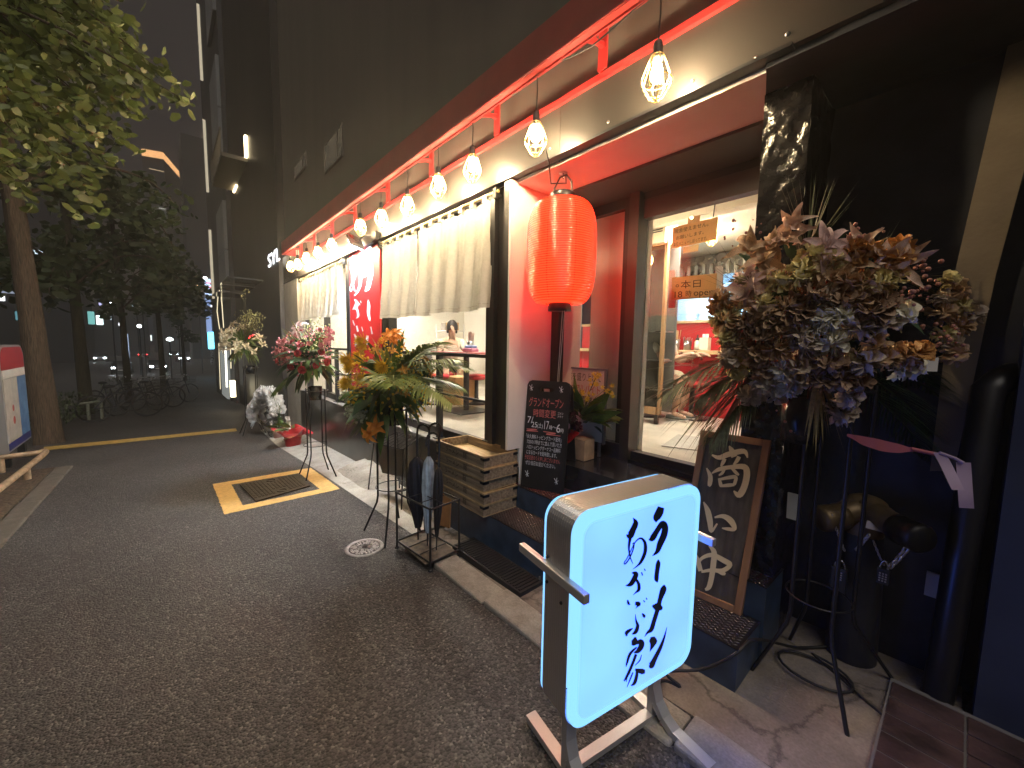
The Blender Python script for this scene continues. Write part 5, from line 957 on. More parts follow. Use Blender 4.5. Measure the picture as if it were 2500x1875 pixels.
# black wire display rack on its strut
wr_ = thing('wire_rack', 'black sloping wire rack on thin legs leaning by the plinth', 'wire rack', (-3.35, 1.75, gz(-3.3)))
q = [onY(912, 1082, 1.72), onY(970, 1055, 1.90), onY(1025, 1066, 1.90), onY(985, 1098, 1.72)]; A, B_, C_, D_ = q; g = MB(); g.tube([A, B_, C_, D_, A], 0.006, 6)
for k in range(1, 7): t = k/7; g.tube([A.lerp(D_, t), B_.lerp(C_, t)], 0.003, 5)
for t in (0.33, 0.66): g.tube([A.lerp(B_, t), D_.lerp(C_, t)], 0.003, 5)
g.build('shelf', m_blackm, wr_)
for p, f in ((A, (-0.02, -0.06)), (D_, (0.05, -0.05)), (B_, (0, 0.02)), (C_, (0.0, 0.02))): MB().tube([p, (p.x+f[0], p.y+f[1], gz(p.x)+0.03)], 0.007, 6).build('leg', m_blackm, wr_)
MB().prism([A, D_, D_+V((0.05, 0.02, -0.28)), A+V((0.18, 0.02, -0.30))], (0, 0.006, 0)).build('side_panel', mat('dark panel', (0.02, 0.02, 0.024), 0.5), wr_)
# orange brown cardboard sheet and white bag behind the umbrella stand
g = MB(); p0, p1 = onY(1027, 1080, 1.76), onY(1075, 1080, 1.76); tag(MB().obox((-2.98, 1.72, gz(-3)+0.05), (0.16, 0.05, 0), (0.0, 0.012, 0), (-0.02, 0.04, 0.50)).build('cardboard_sheet', mat('orange brown cardboard', (0.50, 0.24, 0.09), 0.7, var=0.25, scale=7)), 'orange brown cardboard sheet standing behind the umbrellas, left of the crates', 'cardboard')
bg_ = gnd(1075, 1278); g = MB(); g.grid(24, 14, lambda u, v: V((bg_.x-0.02, bg_.y+0.12, gz(bg_.x)+0.02))+V((math.cos(u*2*PI)*(0.11-0.05*v), math.sin(u*2*PI)*(0.07-0.03*v), 0.30*v))+rvec()*0.0+V((0.012*noise.noise((u*10, v*6, 1)), 0.012*noise.noise((u*10, v*6, 5)), 0))); tag(g.build('plastic_bag', mat('white plastic bag', (0.66, 0.64, 0.60), 0.35, var=0.1, scale=10, trans=0.3)), 'crumpled white plastic bag behind the umbrella stand below the crates', 'bag')

# ================================================================ STANDPIPE, CHAINS AND RIBBON
br_ = mat('tarnished brass', (0.15, 0.105, 0.055), 0.45, 0.55, var=0.35, scale=10); sc_ = V((-0.27, 2.50, 0)); zt3 = onY(2105, 1240, 2.50).z
st = thing('fire_standpipe', 'squat brass twin fire inlet on a dark standpipe, hung with chains and padlocks', 'fire inlet', sc_)
MB().lathe([(0.10, -0.02), (0.095, 0.3), (0.085, zt3-0.18), (0.075, zt3-0.1)], sc_, 24).build('pipe', m_blackm, st)
eL, eR = onY(2035, 1262, 2.38), onY(2215, 1300, 2.34); cT = V((sc_.x, sc_.y, zt3-0.02))
g = MB(); g.tube([V(p) for p in spline([tuple(eL), tuple(eL.lerp(cT, .55)+V((0, 0, 0.015))), tuple(cT+V((0, 0, 0.02))), tuple(eR.lerp(cT, .55)+V((0, 0, 0.01))), tuple(eR)], 6)], [0.052]*3+[0.055]*3+[0.06]*3+[0.072]*7+[0.06]*3+[0.055]*3+[0.052]*3, 18); g.lathe([(0.075, zt3-0.14), (0.085, zt3-0.05), (0.07, zt3+0.04), (0.001, zt3+0.06)], (sc_.x, sc_.y, 0), 20); g.build('branch_body', br_, st)
for e, o_ in ((eL, (eL-cT).normalized()), (eR, (eR-cT).normalized())):
    c = MB(); c.lathe([(0.001, 0.075), (0.05, 0.075), (0.062, 0.06), (0.062, 0.02), (0.058, 0.0), (0.062, -0.02), (0.062, -0.045), (0.052, -0.05)], e, 22, o_); c.build('cap', br_ if e is eL else mat('dark cap', (0.02, 0.019, 0.018), 0.4, 0.6), st)
MB().obox(onY(2118, 1268, 2.40)+V((0, -0.015, 0)), V((0.06, 0.0, 0)), V((0, 0.002, 0)), V((0.0, -0.02, -0.03))).build('sticker', mat('pale sticker', (0.45, 0.40, 0.36), 0.6), st)
m_ch = mat('zinc chain', (0.52, 0.50, 0.50), 0.32, 0.95)
def chain(a, b, sag, n, label, s=1.0):
    g = MB()
    for k in range(n):
        t0, t1 = k/n, (k+1)/n; p = a.lerp(b, (t0+t1)/2)+V((0, 0, -sag*math.sin(PI*(t0+t1)/2))); d = (a.lerp(b, t1)+V((0, 0, -sag*math.sin(PI*t1)))-a.lerp(b, t0)-V((0, 0, -sag*math.sin(PI*t0)))); l = d.length*0.62; d.normalize(); e = (V((0.75, 0.66, 0)) if k % 2 else V((0, 0, 1)).cross(V((0.75, 0.66, 0)))); e = (e-d*e.dot(d)).normalized(); w = min(0.0095*s, l*0.5)
        g.tube([p+d*(l*math.cos(q)*0.85+(l*0.15 if math.cos(q) > 0 else -l*0.15))+e*w*math.sin(q) for q in [2*PI*j/12 for j in range(13)]], 0.0022*s, 5, False)
    tag(g.build('chain', m_ch), label, 'chain')
chain(onY(2030, 1255, 2.31), onY(2062, 1345, 2.33), 0.005, 14, 'thin zinc chain hanging from the left cap of the brass inlet'); chain(onY(2235, 1308, 2.28), onY(2172, 1385, 2.30), 0.012, 7, 'thicker zinc chain hanging from the right cap of the brass inlet', 2.3); chain(onY(2122, 1305, 2.36), onY(2090, 1342, 2.36), 0.003, 6, 'short zinc chain with a ring at the middle of the brass inlet', 2.0); chain(onY(2132, 1320, 2.37), onY(2158, 1380, 2.36), 0.004, 10, 'fine chain from the middle ring down to the small padlock')
def padlock(p, label, w=0.045, h=0.075):
    t = thing('padlock', label, 'padlock', p); MB().box((p.x-w/2, p.y-0.014, p.z-h), (p.x+w/2, p.y+0.014, p.z), 0.005).build('body', mat('dark padlock', (0.04, 0.045, 0.055), 0.4, 0.5), t); MB().tube([p+V((-w*.32*math.cos(a), 0, 0.035*math.sin(a)+0.0)) for a in [PI*k/10 for k in range(11)]], 0.004, 6).build('shackle', m_steel, t)
    g = MB()
    for i in range(3):
        for j in range(4): g.box((p.x-0.013+i*0.01, p.y-0.0165, p.z-0.055+j*0.011), (p.x-0.007+i*0.01, p.y-0.0138, p.z-0.049+j*0.011))
    g.build('key_pad', m_steel, t)
padlock(onY(2050, 1385, 2.33), 'larger dark key-pad padlock hanging on the left chain of the inlet', 0.06, 0.12); padlock(onY(2158, 1388, 2.35), 'small dark padlock hanging right of the standpipe', 0.04, 0.07)
# ribbons
m_rib2 = mat('pink ribbon', (0.55, 0.16, 0.19), 0.45, var=0.1, trans=0.2); m_lil = mat('lilac ribbon', (0.50, 0.38, 0.55), 0.5, var=0.1, trans=0.2)
r0, r1, r2 = onY(2068, 1062, 2.02), onY(2245, 1100, 2.18), onY(2300, 1112, 2.22)
g = MB(); g.grid(16, 3, lambda u, v: r0.lerp(r1, u)+V((0, 0, (v-0.5)*(0.010+0.034*math.sin(PI*min(1, u*1.05))**1.0)-0.012*math.sin(PI*u)))+V((0.004*math.sin(u*20), 0, 0)))
g.tube([r1-(r2-r1)*0.4, r1, r2], 0.008, 5); rb = g.build('pink_ribbon', m_rib2); tag(rb, 'pink ribbon stretched from the withered flower stand to the black pipe', 'ribbon')
g = MB()
for a, b, w, ph in ((onY(2293, 1105, 2.2), onY(2340, 1195, 2.18), 0.042, 0.0), (onY(2352, 1130, 2.24), onY(2360, 1240, 2.24), 0.05, 1.0)): 
    g.grid(2, 10, lambda u, v: a.lerp(b, v)+V((0.75, 0.66, 0))*((u-0.5)*w)+V((0, 0.012*math.sin(v*5+ph), 0)))
g.tube([onY(2293, 1105, 2.2), onY(2330, 1118, 2.23), onY(2352, 1130, 2.24)], 0.006, 5); g.build('ribbon_tail', m_lil, rb)
for (px, py, w, h, Y, lab) in ((1938, 1240, 0.055, 0.12, 2.3, 'small white notice card low on the wall behind the stand legs'), (2302, 1440, 0.11, 0.10, 2.55, 'larger pale plate low on the wall beside the black pipe')):
    p = onY(px, py, Y); tag(MB().obox((p.x-w/2, p.y, p.z-h/2), (w, 0.0, 0), (0, 0.012, 0), (-0.01 if w < .08 else 0, 0.03, h)).build('wall_plate', mat('pale plate', (0.62, 0.60, 0.55), 0.6, var=0.1)), lab, 'wall plate')
# ================================================================ INSIDE THE SHOP
m_cred = mat('glossy counter red', (0.42, 0.022, 0.028), 0.25, var=0.08, scale=3, coat=0.3); m_lw = wood_mat('light counter wood', (0.52, 0.36, 0.18), (0.64, 0.48, 0.27), (3, 20, 20)); m_card = mat('corrugated cardboard', (0.80, 0.56, 0.29), 0.8, var=0.08, scale=14, stretch=(30, 1, 1), trans=0.5); m_ink = mat('black marker ink', (0.02, 0.016, 0.014), 0.7)
ct = thing('counter', 'red fronted counter with a pale wooden top facing the door', 'counter', (-2.4, 5.6, 0.6))
MB().box((-4.7, 5.5, 0.6), (-0.34, 5.56, 1.44)).build('front_panel', m_cred, ct); MB().box((-4.7, 5.30, 1.44), (-0.34, 5.80, 1.49), 0.006).build('counter_top', m_lw, ct); MB().box((-4.7, 5.80, 1.49), (-0.34, 5.86, 1.88)).build('back_panel', m_cred, ct); MB().box((-4.7, 5.76, 1.88), (-0.34, 6.10, 1.92), 0.005).build('upper_shelf', m_lw, ct)
g = MB()
for i in range(10): g.ball((-4.2+0.42*i, 5.497, 1.36), 0.018, 8, 5, (1, 0.3, 0.7))
g.build('bag_hook', m_white, ct)
hd = thing('extractor_hood', 'long steel extractor hood over the kitchen', 'hood', (-2.5, 6.6, 2.6)); MB().prism([(-4.7, 6.3, 2.62), (-4.7, 7.2, 2.62), (-4.7, 7.2, 2.97), (-4.7, 6.45, 2.97)], (4.2, 0, 0)).build('canopy', m_steel, hd)
g = MB()
for i in range(36): g.box((-4.65+i*0.115, 6.285, 2.63), (-4.60+i*0.115, 6.30, 2.80))
g.build('filter_slats', mat('dark filter', (0.18, 0.17, 0.15), 0.4, 0.7), hd)
for i, (x, w, z0, z1, c) in enumerate(((-3.6, 0.5, 2.0, 2.45, (0.55, 0.68, 0.80)), (-2.6, 0.45, 1.95, 2.5, (0.40, 0.55, 0.70)), (-1.7, 0.6, 2.1, 2.55, (0.62, 0.72, 0.82)), (-1.0, 0.35, 2.0, 2.6, (0.35, 0.45, 0.58)))):
    t = thing('kitchen_cabinet', ('pale blue cabinet at the left of the kitchen wall', 'darker blue tall cabinet on the kitchen wall', 'wide pale cabinet right of centre on the kitchen wall', 'slate blue narrow cabinet at the right of the kitchen wall')[i], 'cabinet', (x, 8.2, z0)); m_k = mat('cabinet', c, 0.35, 0.2); MB().box((x-w/2, 8.0, z0), (x+w/2, 8.39, z1), 0.006).build('body', m_k, t)
    g = MB(); g.box((x-w/2+0.03, 7.985, z0+0.03), (x-0.01, 7.999, z1-0.03)); g.box((x+0.01, 7.985, z0+0.03), (x+w/2-0.03, 7.999, z1-0.03)); g.build('door', m_k, t); MB().box((x-0.03, 7.97, z0+0.1), (x-0.02, 7.984, z0+0.2)).box((x+0.02, 7.97, z0+0.1), (x+0.03, 7.984, z0+0.2)).build('handle', m_steel, t)
def stool(p, label, hs=0.46, r=0.19):
    t = thing('bar_stool', label, 'stool', p, 'red topped pedestal stools'); MB().lathe([(0.001, 0), (0.20, 0), (0.205, 0.012), (0.12, 0.022), (0.05, 0.05), (0.032, 0.10), (0.03, hs-0.08), (0.001, hs-0.08)], n=24).build('pedestal', m_black, t, True)
    MB().lathe([(0.001, hs-0.08), (r-0.02, hs-0.08), (r, hs-0.06), (r, hs-0.02), (r-0.03, hs), (0.001, hs+0.006)], n=28).build('seat', m_cred, t, True); return t
pl0 = onZ(1642, 1024, 0.60); sp1 = onZ(1686, 1022, 0.60); stool(sp1, 'red topped stool in front of the counter, seen through the door', 0.50); s2 = onZ(1068, 985, 0.60); stool(s2, 'red stool in front of the cardboard box behind the window'); s3 = onZ(1163, 985, 0.60); stool(s3, 'red stool half hidden by the corner frame behind the table')
stool(V((pl0.x-0.34, pl0.y+0.02, 0.60)), 'red stool under the seated diner in pale shorts', 0.48)
def cup(px, py, Y, label, cat, n, stick, m, h=0.13, r=0.035):
    p = onY(px, py, Y); t = thing('cutlery_holder', label, cat, p); MB().lathe([(0.001, 0), (r*0.85, 0), (r, h), (r*0.93, h), (r*0.8, 0.006)], n=16).build('cup', m_steel, t, True); g = MB()
    for k in range(n): a = k*2.4; q = r*0.6*random.random(); g.tube([(q*math.cos(a), q*math.sin(a), 0.01), (q*2*math.cos(a), q*2*math.sin(a), stick*random.uniform(.9, 1.05))], 0.004, 5)
    g.build('sticks', m, t, True)
m_ck = mat('pale chopstick wood', (0.62, 0.46, 0.25), 0.6); yC5 = 5.52
def ctop(px): p = onY(px, 830, yC5); return V((p.x, yC5, 1.492))
def cup3(p, *a):
    label, cat, n, stick, m, h, r = a; t = thing('cutlery_holder', label, cat, p); MB().lathe([(0.001, 0), (r*0.85, 0), (r, h), (r*0.93, h), (r*0.8, 0.006)], n=16).build('cup', m_steel, t, True); g = MB()
    for k in range(n): aa = k*2.4; q = r*0.6*random.random(); g.tube([(q*math.cos(aa), q*math.sin(aa), 0.01), (q*2*math.cos(aa), q*2*math.sin(aa), stick*random.uniform(.9, 1.05))], 0.005, 5)
    g.build('sticks', m, t, True)
cup3(ctop(1652), 'steel cup of wooden chopsticks on the red counter', 'chopstick holder', 22, 0.27, m_ck, 0.15, 0.05); cup3(ctop(1679), 'steel cup of spoons on the counter beside the chopsticks', 'spoon holder', 10, 0.18, m_steel, 0.13, 0.058)
p = ctop(1703); t = thing('sauce_bottle', 'white bottle with a dark cap on the counter', 'bottle', p); MB().lathe([(0.001, 0), (0.04, 0), (0.04, 0.11), (0.02, 0.14)], n=14).build('bottle_body', m_white, t, True); MB().lathe([(0.024, 0.12), (0.024, 0.16), (0.008, 0.17), (0.008, 0.21), (0.001, 0.21)], n=12).build('cap', m_blackm, t, True)
p = ctop(1722); t = thing('tissue_box', 'cream tissue box on the counter near the flowers', 'box', p); MB().box((-0.06, -0.05, 0), (0.06, 0.05, 0.17), 0.006).build('carton', m_cream, t, True); MB().grid(6, 4, lambda u, v: (-0.04+0.08*u, 0.01*math.sin(u*7), 0.17+0.05*v)).build('tissue', m_white, t, True)
p = ctop(1627); t = thing('menu_card', 'yellow printed menu card standing on the counter', 'menu', p); MB().obox(p+V((-0.08, 0.02, 0)), (0.16, 0, 0), (0, 0.006, 0), (0, 0.03, 0.26)).build('card', mat('yellow card', (0.75, 0.50, 0.06), 0.6), t); g = MB()
for i in range(5): write(g, 'ラーメン' if i % 2 else 'トッピング', p+V((-0.065, 0.019+0.0035*(0.21-0.04*i)/0.03*0.9, 0.21-0.04*i)), (1, 0, 0), (0, 0.115, 1), 0.12, 0.024)
g.build('menu_print', m_ink, t)
# cardboard notices taped inside the door glass
def cardsign(c4, lines, label, tapes, mt):
    q = [onY(px, py, 2.905) for px, py in c4]; cen = (q[0]+q[2])/2; t = thing('cardboard_notice', label, 'notice', cen); MB().prism(q, (0, 0.004, 0)).build('card', m_card, t); X_ = (q[1]-q[0]); Up_ = (q[0]-q[3]); g = MB(); o = q[3]+V((0, -0.001, 0))
    for (tx, u, v, wd, ht) in lines: write(g, tx, o+X_*u+Up_*v, X_, Up_, X_.length*wd, Up_.length*ht, 0.001)
    g.build('marker_writing', m_ink, t); tp = MB()
    for a in tapes: tp.prism([onY(px, py, 2.912) for px, py in a], (0, 0.0015, 0))
    tp.build('tape', mt, t)
m_tan = mat('tan paper tape', (0.68, 0.50, 0.26), 0.6); m_wt = mat('white paper tape', (0.78, 0.76, 0.72), 0.6)
cardsign([(1642,556),(1753,529),(1749,585),(1640,607)], [('現金使えません。', 0.05, 0.70, 0.76, 0.20), ('お願いします。', 0.10, 0.38, 0.62, 0.18), ('本日メニューしぼってます。', 0.04, 0.08, 0.76, 0.18)], 'upper handwritten cardboard notice with tan tape on the door glass', [[(1680,531),(1710,524),(1708,541),(1679,548)], [(1668,603),(1706,596),(1704,613),(1667,619)]], m_tan)
cardsign([(1640,678),(1750,667),(1748,726),(1639,732)], [('◎', 0.10, 0.55, 0.08, 0.15), ('本日', 0.22, 0.50, 0.45, 0.34), ('18', 0.08, 0.08, 0.18, 0.36), ('時', 0.34, 0.12, 0.13, 0.26), ('open', 0.52, 0.12, 0.42, 0.34)], 'lower cardboard notice with the opening hour in big black writing on the door glass', [[(1632,660),(1649,660),(1649,752),(1632,752)], [(1746,650),(1766,648),(1764,740),(1746,740)]], m_wt)
g = MB(); q0 = onY(1750, 425, 2.95); q1 = onY(1741, 532, 2.93); g.tube([q0, q0.lerp(q1, .4)+V((0.01, 0, 0)), q1], 0.004, 5); c = q0+V((0.03, 0, -0.08)); g.tube([c+V((0.028*math.cos(a), 0, 0.06*math.sin(a))) for a in [k*PI/8 for k in range(17)]], 0.004, 5); tag(g.build('hanging_cord', m_blackm), 'looped black cord hanging inside behind the upper notice', 'cord')
# louvred air unit and wood framed glass cooler inside the door
p = onY(1596, 535, 4.3); t = thing('air_unit', 'beige louvred air unit high inside, left of the door glass', 'air conditioner', p); MB().box((p.x-0.17, p.y, p.z-0.28), (p.x+0.15, p.y+0.3, p.z+0.28), 0.008).build('housing', mat('beige casing', (0.50, 0.44, 0.34), 0.5), t); g = MB()
for i in range(16): g.box((p.x-0.14, p.y-0.006, p.z-0.16+i*0.025), (p.x+0.12, p.y-0.001, p.z-0.147+i*0.025))
g.build('louvre_slats', m_blackm, t)
p = onZ(1822, 432, 2.975); t = thing('ceiling_vent', 'square slatted vent in the ceiling just inside the door', 'vent', p); MB().box((p.x-0.2, p.y-0.25, 2.955), (p.x+0.2, p.y+0.25, 2.977)).build('frame', m_white, t); g = MB()
for i in range(9): g.box((p.x-0.17, p.y-0.2+i*0.045, 2.948), (p.x+0.17, p.y-0.18+i*0.045, 2.954))
g.build('slat', mat('grey slat', (0.25, 0.22, 0.18), 0.6), t)
Yc = 4.35; a = onY(1549, 600, Yc); b = onY(1609, 1012, Yc); t = thing('glass_cooler', 'tall wooden framed glass cooler standing just inside the door', 'cooler', ((a.x+b.x)/2, Yc, 0.6)); x0, x1, z0, z1 = a.x-0.1, b.x, 0.72, a.z
g = MB(); g.box((x0, Yc, z0), (x0+0.04, Yc+0.05, z1)); g.box((x1-0.032, Yc, z0), (x1, Yc+0.05, z1)); g.box((x0+0.04, Yc, z0), (x1-0.045, Yc+0.05, z0+0.09)); g.box((x0+0.04, Yc, z1-0.05), (x1-0.045, Yc+0.05, z1)); g.build('door_frame', wood_mat('brown door wood', (0.26, 0.15, 0.07), (0.36, 0.22, 0.11), (20, 20, 3)), t)
MB().poly([(x0+0.04, Yc+0.02, z0+0.09), (x1-0.045, Yc+0.02, z0+0.09), (x1-0.045, Yc+0.02, z1-0.05), (x0+0.04, Yc+0.02, z1-0.05)]).build('door_glass', glass('smoked glass', (0.42, 0.42, 0.36), 1.3), t)
g = MB()
for z in (1.0, 1.35, 1.7): g.box((x0+0.03, Yc+0.08, z), (x1-0.03, Yc+0.30, z+0.012))
g.build('shelf', m_steel, t); MB().box((x0+0.02, Yc+0.32, 0.72), (x1-0.02, Yc+0.35, z1)).build('back_panel', mat('dark grey liner', (0.12, 0.12, 0.11), 0.5), t); MB().box((x0+0.05, Yc+0.05, 0.60), (x0+0.09, Yc+0.09, 0.72)).box((x1-0.09, Yc+0.05, 0.60), (x1-0.05, Yc+0.09, 0.72)).build('leg', m_blackm, t)
MB().prism([onZ(px, py, 0.604) for px, py in ((1615,1090),(1655,1062),(1760,1075),(1720,1103))], (0, 0, 0.008)).build('door_mat', None or mat('speckled grey mat', (0.30, 0.29, 0.27), 0.9, col2=(0.5, 0.48, 0.44), scale=120), None)
tag(bpy.data.objects['door_mat'], 'speckled grey door mat on the floor just inside the glass door', 'mat')
# table, box and shelf behind the wide curtain
tb = onZ(1138, 1003, 0.6); t = thing('dining_table', 'square table with black pedestal behind the right window', 'table', tb); MB().box((-0.27, -0.27, 0), (0.27, 0.27, 0.015), 0.004).build('base_plate', m_black, t, True); MB().tube([(0, 0, 0.015), (0, 0, 0.79)], 0.04, 14).build('pedestal', m_black, t, True); MB().box((-0.45, -0.30, 0.79), (0.45, 0.40, 0.815), 0.004).build('tabletop', mat('pink red tabletop', (0.55, 0.16, 0.16), 0.3), t, True)
tz = tb.z+0.816; cup3(V((tb.x+0.02, tb.y+0.05, tz)), 'steel cup of pale chopsticks on the table behind the window', 'chopstick holder', 26, 0.26, mat('pinkish chopsticks', (0.72, 0.52, 0.42), 0.6), 0.14, 0.045)
t = thing('tissue_pack', 'pink and blue tissue pack on the window table', 'tissue pack', (tb.x+0.16, tb.y-0.05, tz)); MB().box((-0.10, -0.06, 0), (0.11, 0.06, 0.05), 0.012).build('pack', mat('pink film', (0.75, 0.35, 0.52), 0.3), t, True); MB().box((-0.07, -0.05, 0.05), (0.09, 0.05, 0.085), 0.012).build('upper_pack', mat('blue film', (0.25, 0.38, 0.75), 0.3), t, True)
b0 = onZ(1042, 985, 0.6); bw = onY(1112, 980, b0.y+0.25).x-b0.x; t = thing('cardboard_box', 'cardboard box with red caution print on the floor behind the railing', 'box', (b0.x, b0.y+0.25, 0.6)); MB().box((b0.x, b0.y+0.25, 0.6), (b0.x+bw, b0.y+0.65, 1.02), 0.004).build('carton', m_card, t); g = MB(); write(g, 'の注意', (b0.x+bw*0.55, b0.y+0.249, 0.83), (1, 0, 0), (0, 0, 1), bw*0.36, 0.08); g.build('red_print', mat('red print', (0.5, 0.08, 0.06), 0.7), t)
sx = onY(1082, 800, 4.6).x; t = thing('wire_shelf', 'white shelf rack with small packages at the back of the window room', 'shelf', (sx, 4.6, 0.6)); g = MB()
for x in (-0.28, 0.28):
    for y in (0, 0.35): g.tube([(x, y, 0), (x, y, 1.35)], 0.014, 6)
g.build('post', m_white, t, True)
for z in (0.5, 0.85, 1.2): MB().box((-0.3, -0.02, z), (0.3, 0.37, z+0.02)).build('shelf_board', m_white, t, True)
for i, (x, z, c) in enumerate(((-0.15, 0.872, (0.10, 0.16, 0.5)), (0.1, 0.872, (0.6, 0.6, 0.6)), (-0.05, 1.222, (0.25, 0.22, 0.2)), (0.16, 1.222, (0.6, 0.35, 0.15)), (-0.1, 0.522, (0.5, 0.48, 0.42)))):
    tag(MB().box((sx+x-0.08, 4.62, 0.6+z), (sx+x+0.08, 4.85, 0.6+z+0.17), 0.01).build('package', mat('package', c, 0.4)), ('dark blue package on the middle of the white shelf rack', 'grey package on the middle of the white shelf rack', 'dark brown package on the top of the white shelf rack', 'orange brown package on the top of the white shelf rack', 'beige package on the lowest board of the white shelf rack')[i], 'package')
t = thing('dark_bin', 'tall black bin behind the left part of the railing', 'bin', onZ(1020, 985, 0.6)); MB().lathe([(0.001, 0), (0.18, 0), (0.20, 0.7), (0.21, 0.72), (0.001, 0.74)], n=24).build('bin_body', m_blackm, t, True); MB().lathe([(0.215, 0.70), (0.215, 0.76), (0.12, 0.80), (0.001, 0.80)], n=24).build('lid', m_blackm, t, True)

# ================================================================ PEOPLE
def skin(name, chains, m, parent, levels=2):
    """connected chains of (point, radius) grown into one smooth skin"""
    me = bpy.data.meshes.new('s'); vs, es, rr = [], [], []
    for ch in chains:
        prev = None
        for p, r in ch:
            p = V(p); k = next((i for i, q in enumerate(vs) if (q-p).length < 1e-5), None)
            if k is None: vs.append(p); rr.append(r); k = len(vs)-1
            if prev is not None and prev != k: es.append((prev, k))
            prev = k
    me.from_pydata([tuple(v) for v in vs], es, []); o = bpy.data.objects.new('s', me); COL.objects.link(o)
    sm = o.modifiers.new('s', 'SKIN'); sm.use_smooth_shade = True; o.modifiers.new('u', 'SUBSURF').levels = levels; o.modifiers['u'].render_levels = levels
    for i, r in enumerate(rr): me.skin_vertices[0].data[i].radius = (r, r)
    me.skin_vertices[0].data[0].use_root = True
    dg = bpy.context.evaluated_depsgraph_get(); dg.update(); nm = bpy.data.meshes.new_from_object(o.evaluated_get(dg)); bpy.data.objects.remove(o)
    nm.materials.clear(); nm.materials.append(m); nm.polygons.foreach_set('use_smooth', [True]*len(nm.polygons)); r_ = bpy.data.objects.new(name, nm); COL.objects.link(r_)
    if parent is not None: r_.parent = parent
    return r_
def seated(label, loc, rz, hairc, shirtc, shortc, lean=0.12, arm=0.25, sh=0.46):
    """a seated adult facing +X, stool top sh above the floor; the body is one skin, clothes and hair are its children"""
    P = lambda x, y, z: (x, y, z); pel = P(0, 0, sh+0.10); ch = P(lean*0.7, 0, sh+0.38); nk = P(lean, 0, sh+0.58); hd = P(lean+0.04, 0, sh+0.70); top = P(lean+0.05, 0, sh+0.82)
    C_ = [[(pel, .125), (P(lean*0.3, 0, sh+0.22), .118), (ch, .125), (P(lean*0.9, 0, sh+0.50), .10), (nk, .052), (hd, .080), (top, .072)], [(hd, .080), (P(lean+0.125, 0, sh+0.69), .018)]]
    sl, pt = [[(pel, .15), (P(lean*0.3, 0, sh+0.22), .142), (ch, .148), (P(lean*0.9, 0, sh+0.505), .112)]], [[(P(0, 0, sh+0.19), .138), (pel, .15)]]
    for s in (-1, 1):
        shd = P(lean*0.85, s*0.18, sh+0.49); el = P(lean+0.10, s*0.24, sh+0.25); wr = P(lean+arm+0.08, s*0.17, sh+0.36); hp = P(0.02, s*0.09, sh+0.085); kn = P(0.43, s*0.12, sh+0.05); an = P(0.36, s*0.11, 0.09); toe = P(0.54, s*0.12, 0.04)
        hnd = P(wr[0]+0.06, wr[1]-s*0.01, wr[2]+0.0)
        C_ += [[(P(lean*0.9, 0, sh+0.50), .10), (shd, .055), (el, .042), (wr, .028), (hnd, .030)], [(pel, .125), (hp, .088), (kn, .060), (P(0.41, s*0.115, sh*0.55), .058), (an, .036), (toe, .034)]]
        for k in range(4): C_.append([(hnd, .030), (P(hnd[0]+0.05, hnd[1]+s*(0.024-0.016*k), hnd[2]-0.004), .0095), (P(hnd[0]+0.085-0.008*abs(k-1.5), hnd[1]+s*(0.026-0.017*k), hnd[2]-0.03), .008)])
        C_.append([(hnd, .030), (P(hnd[0]+0.02, hnd[1]-s*0.035, hnd[2]+0.0), .0105), (P(hnd[0]+0.055, hnd[1]-s*0.045, hnd[2]-0.012), .009)])
        sl.append([(P(lean*0.9, 0, sh+0.505), .112), (shd, .075), (P(lean+0.05, s*0.215, sh+0.36), .070)]); pt.append([(pel, .15), (hp, .11), (P(0.24, s*0.11, sh+0.06), .098), (P(0.40, s*0.12, sh+0.045), .098)])
    b = skin('person', C_, mat('skin', (0.52, 0.33, 0.23), 0.5, var=0.05), None); b.location = loc; b.rotation_euler = (0, 0, rz); tag(b, label, 'person')
    skin('shirt', sl, mat('shirt cloth', shirtc, 0.8, var=0.08, scale=20), b); skin('shorts', pt, mat('shorts cloth', shortc, 0.8, var=0.08, scale=20), b)
    g = MB(); g.grid(20, 12, lambda u, v: (lean+0.045+0.105*math.sin(PI*v*0.62)*math.cos(u*2*PI)*(1.0 if math.cos(u*2*PI) < 0 else 0.82)-0.008, 0.098*math.sin(PI*v*0.62)*math.sin(u*2*PI), sh+0.735+0.125*math.cos(PI*v*0.62)-(0.05 if math.cos(u*2*PI) < -0.2 else 0)*v+0.008*noise.noise((u*14, v*7, 1)))); g.build('hair', mat('dark hair', hairc, 0.55), b, True)
    for s in (-1, 1):
        g = MB(); g.grid(16, 10, lambda u, v: (0.29+0.27*v, s*0.115+0.048*math.sin(u*2*PI)*(math.sin(PI*min(1, 0.15+0.8*v))**0.5), 0.035+(0.035-0.012*v+0.05*max(0, 0.45-v))*math.cos(u*2*PI)*(math.sin(PI*min(1, 0.12+0.86*v))**0.5))); g.build('shoe', mat('grey sneaker', (0.12, 0.13, 0.12), 0.6), b, True); MB().box((0.295, s*0.115-0.045, 0.0), (0.56, s*0.115+0.045, 0.022), 0.008).build('shoe_sole', m_white, b, True)
        for q in (0.035,): MB().ball((lean+0.115, s*q, sh+0.715), 0.010, 8, 6).build('eye', m_blackm, b, True)
        MB().ball((lean+0.035, s*0.082, sh+0.70), 0.020, 8, 6, (0.7, 0.4, 1.2)).build('ear', mat('skin', (0.52, 0.33, 0.23), 0.5), b, True)
    MB().box((lean+0.105, -0.024, sh+0.642), (lean+0.118, 0.024, sh+0.650), 0.003).build('mouth', mat('lips', (0.35, 0.13, 0.11), 0.5), b, True); return b
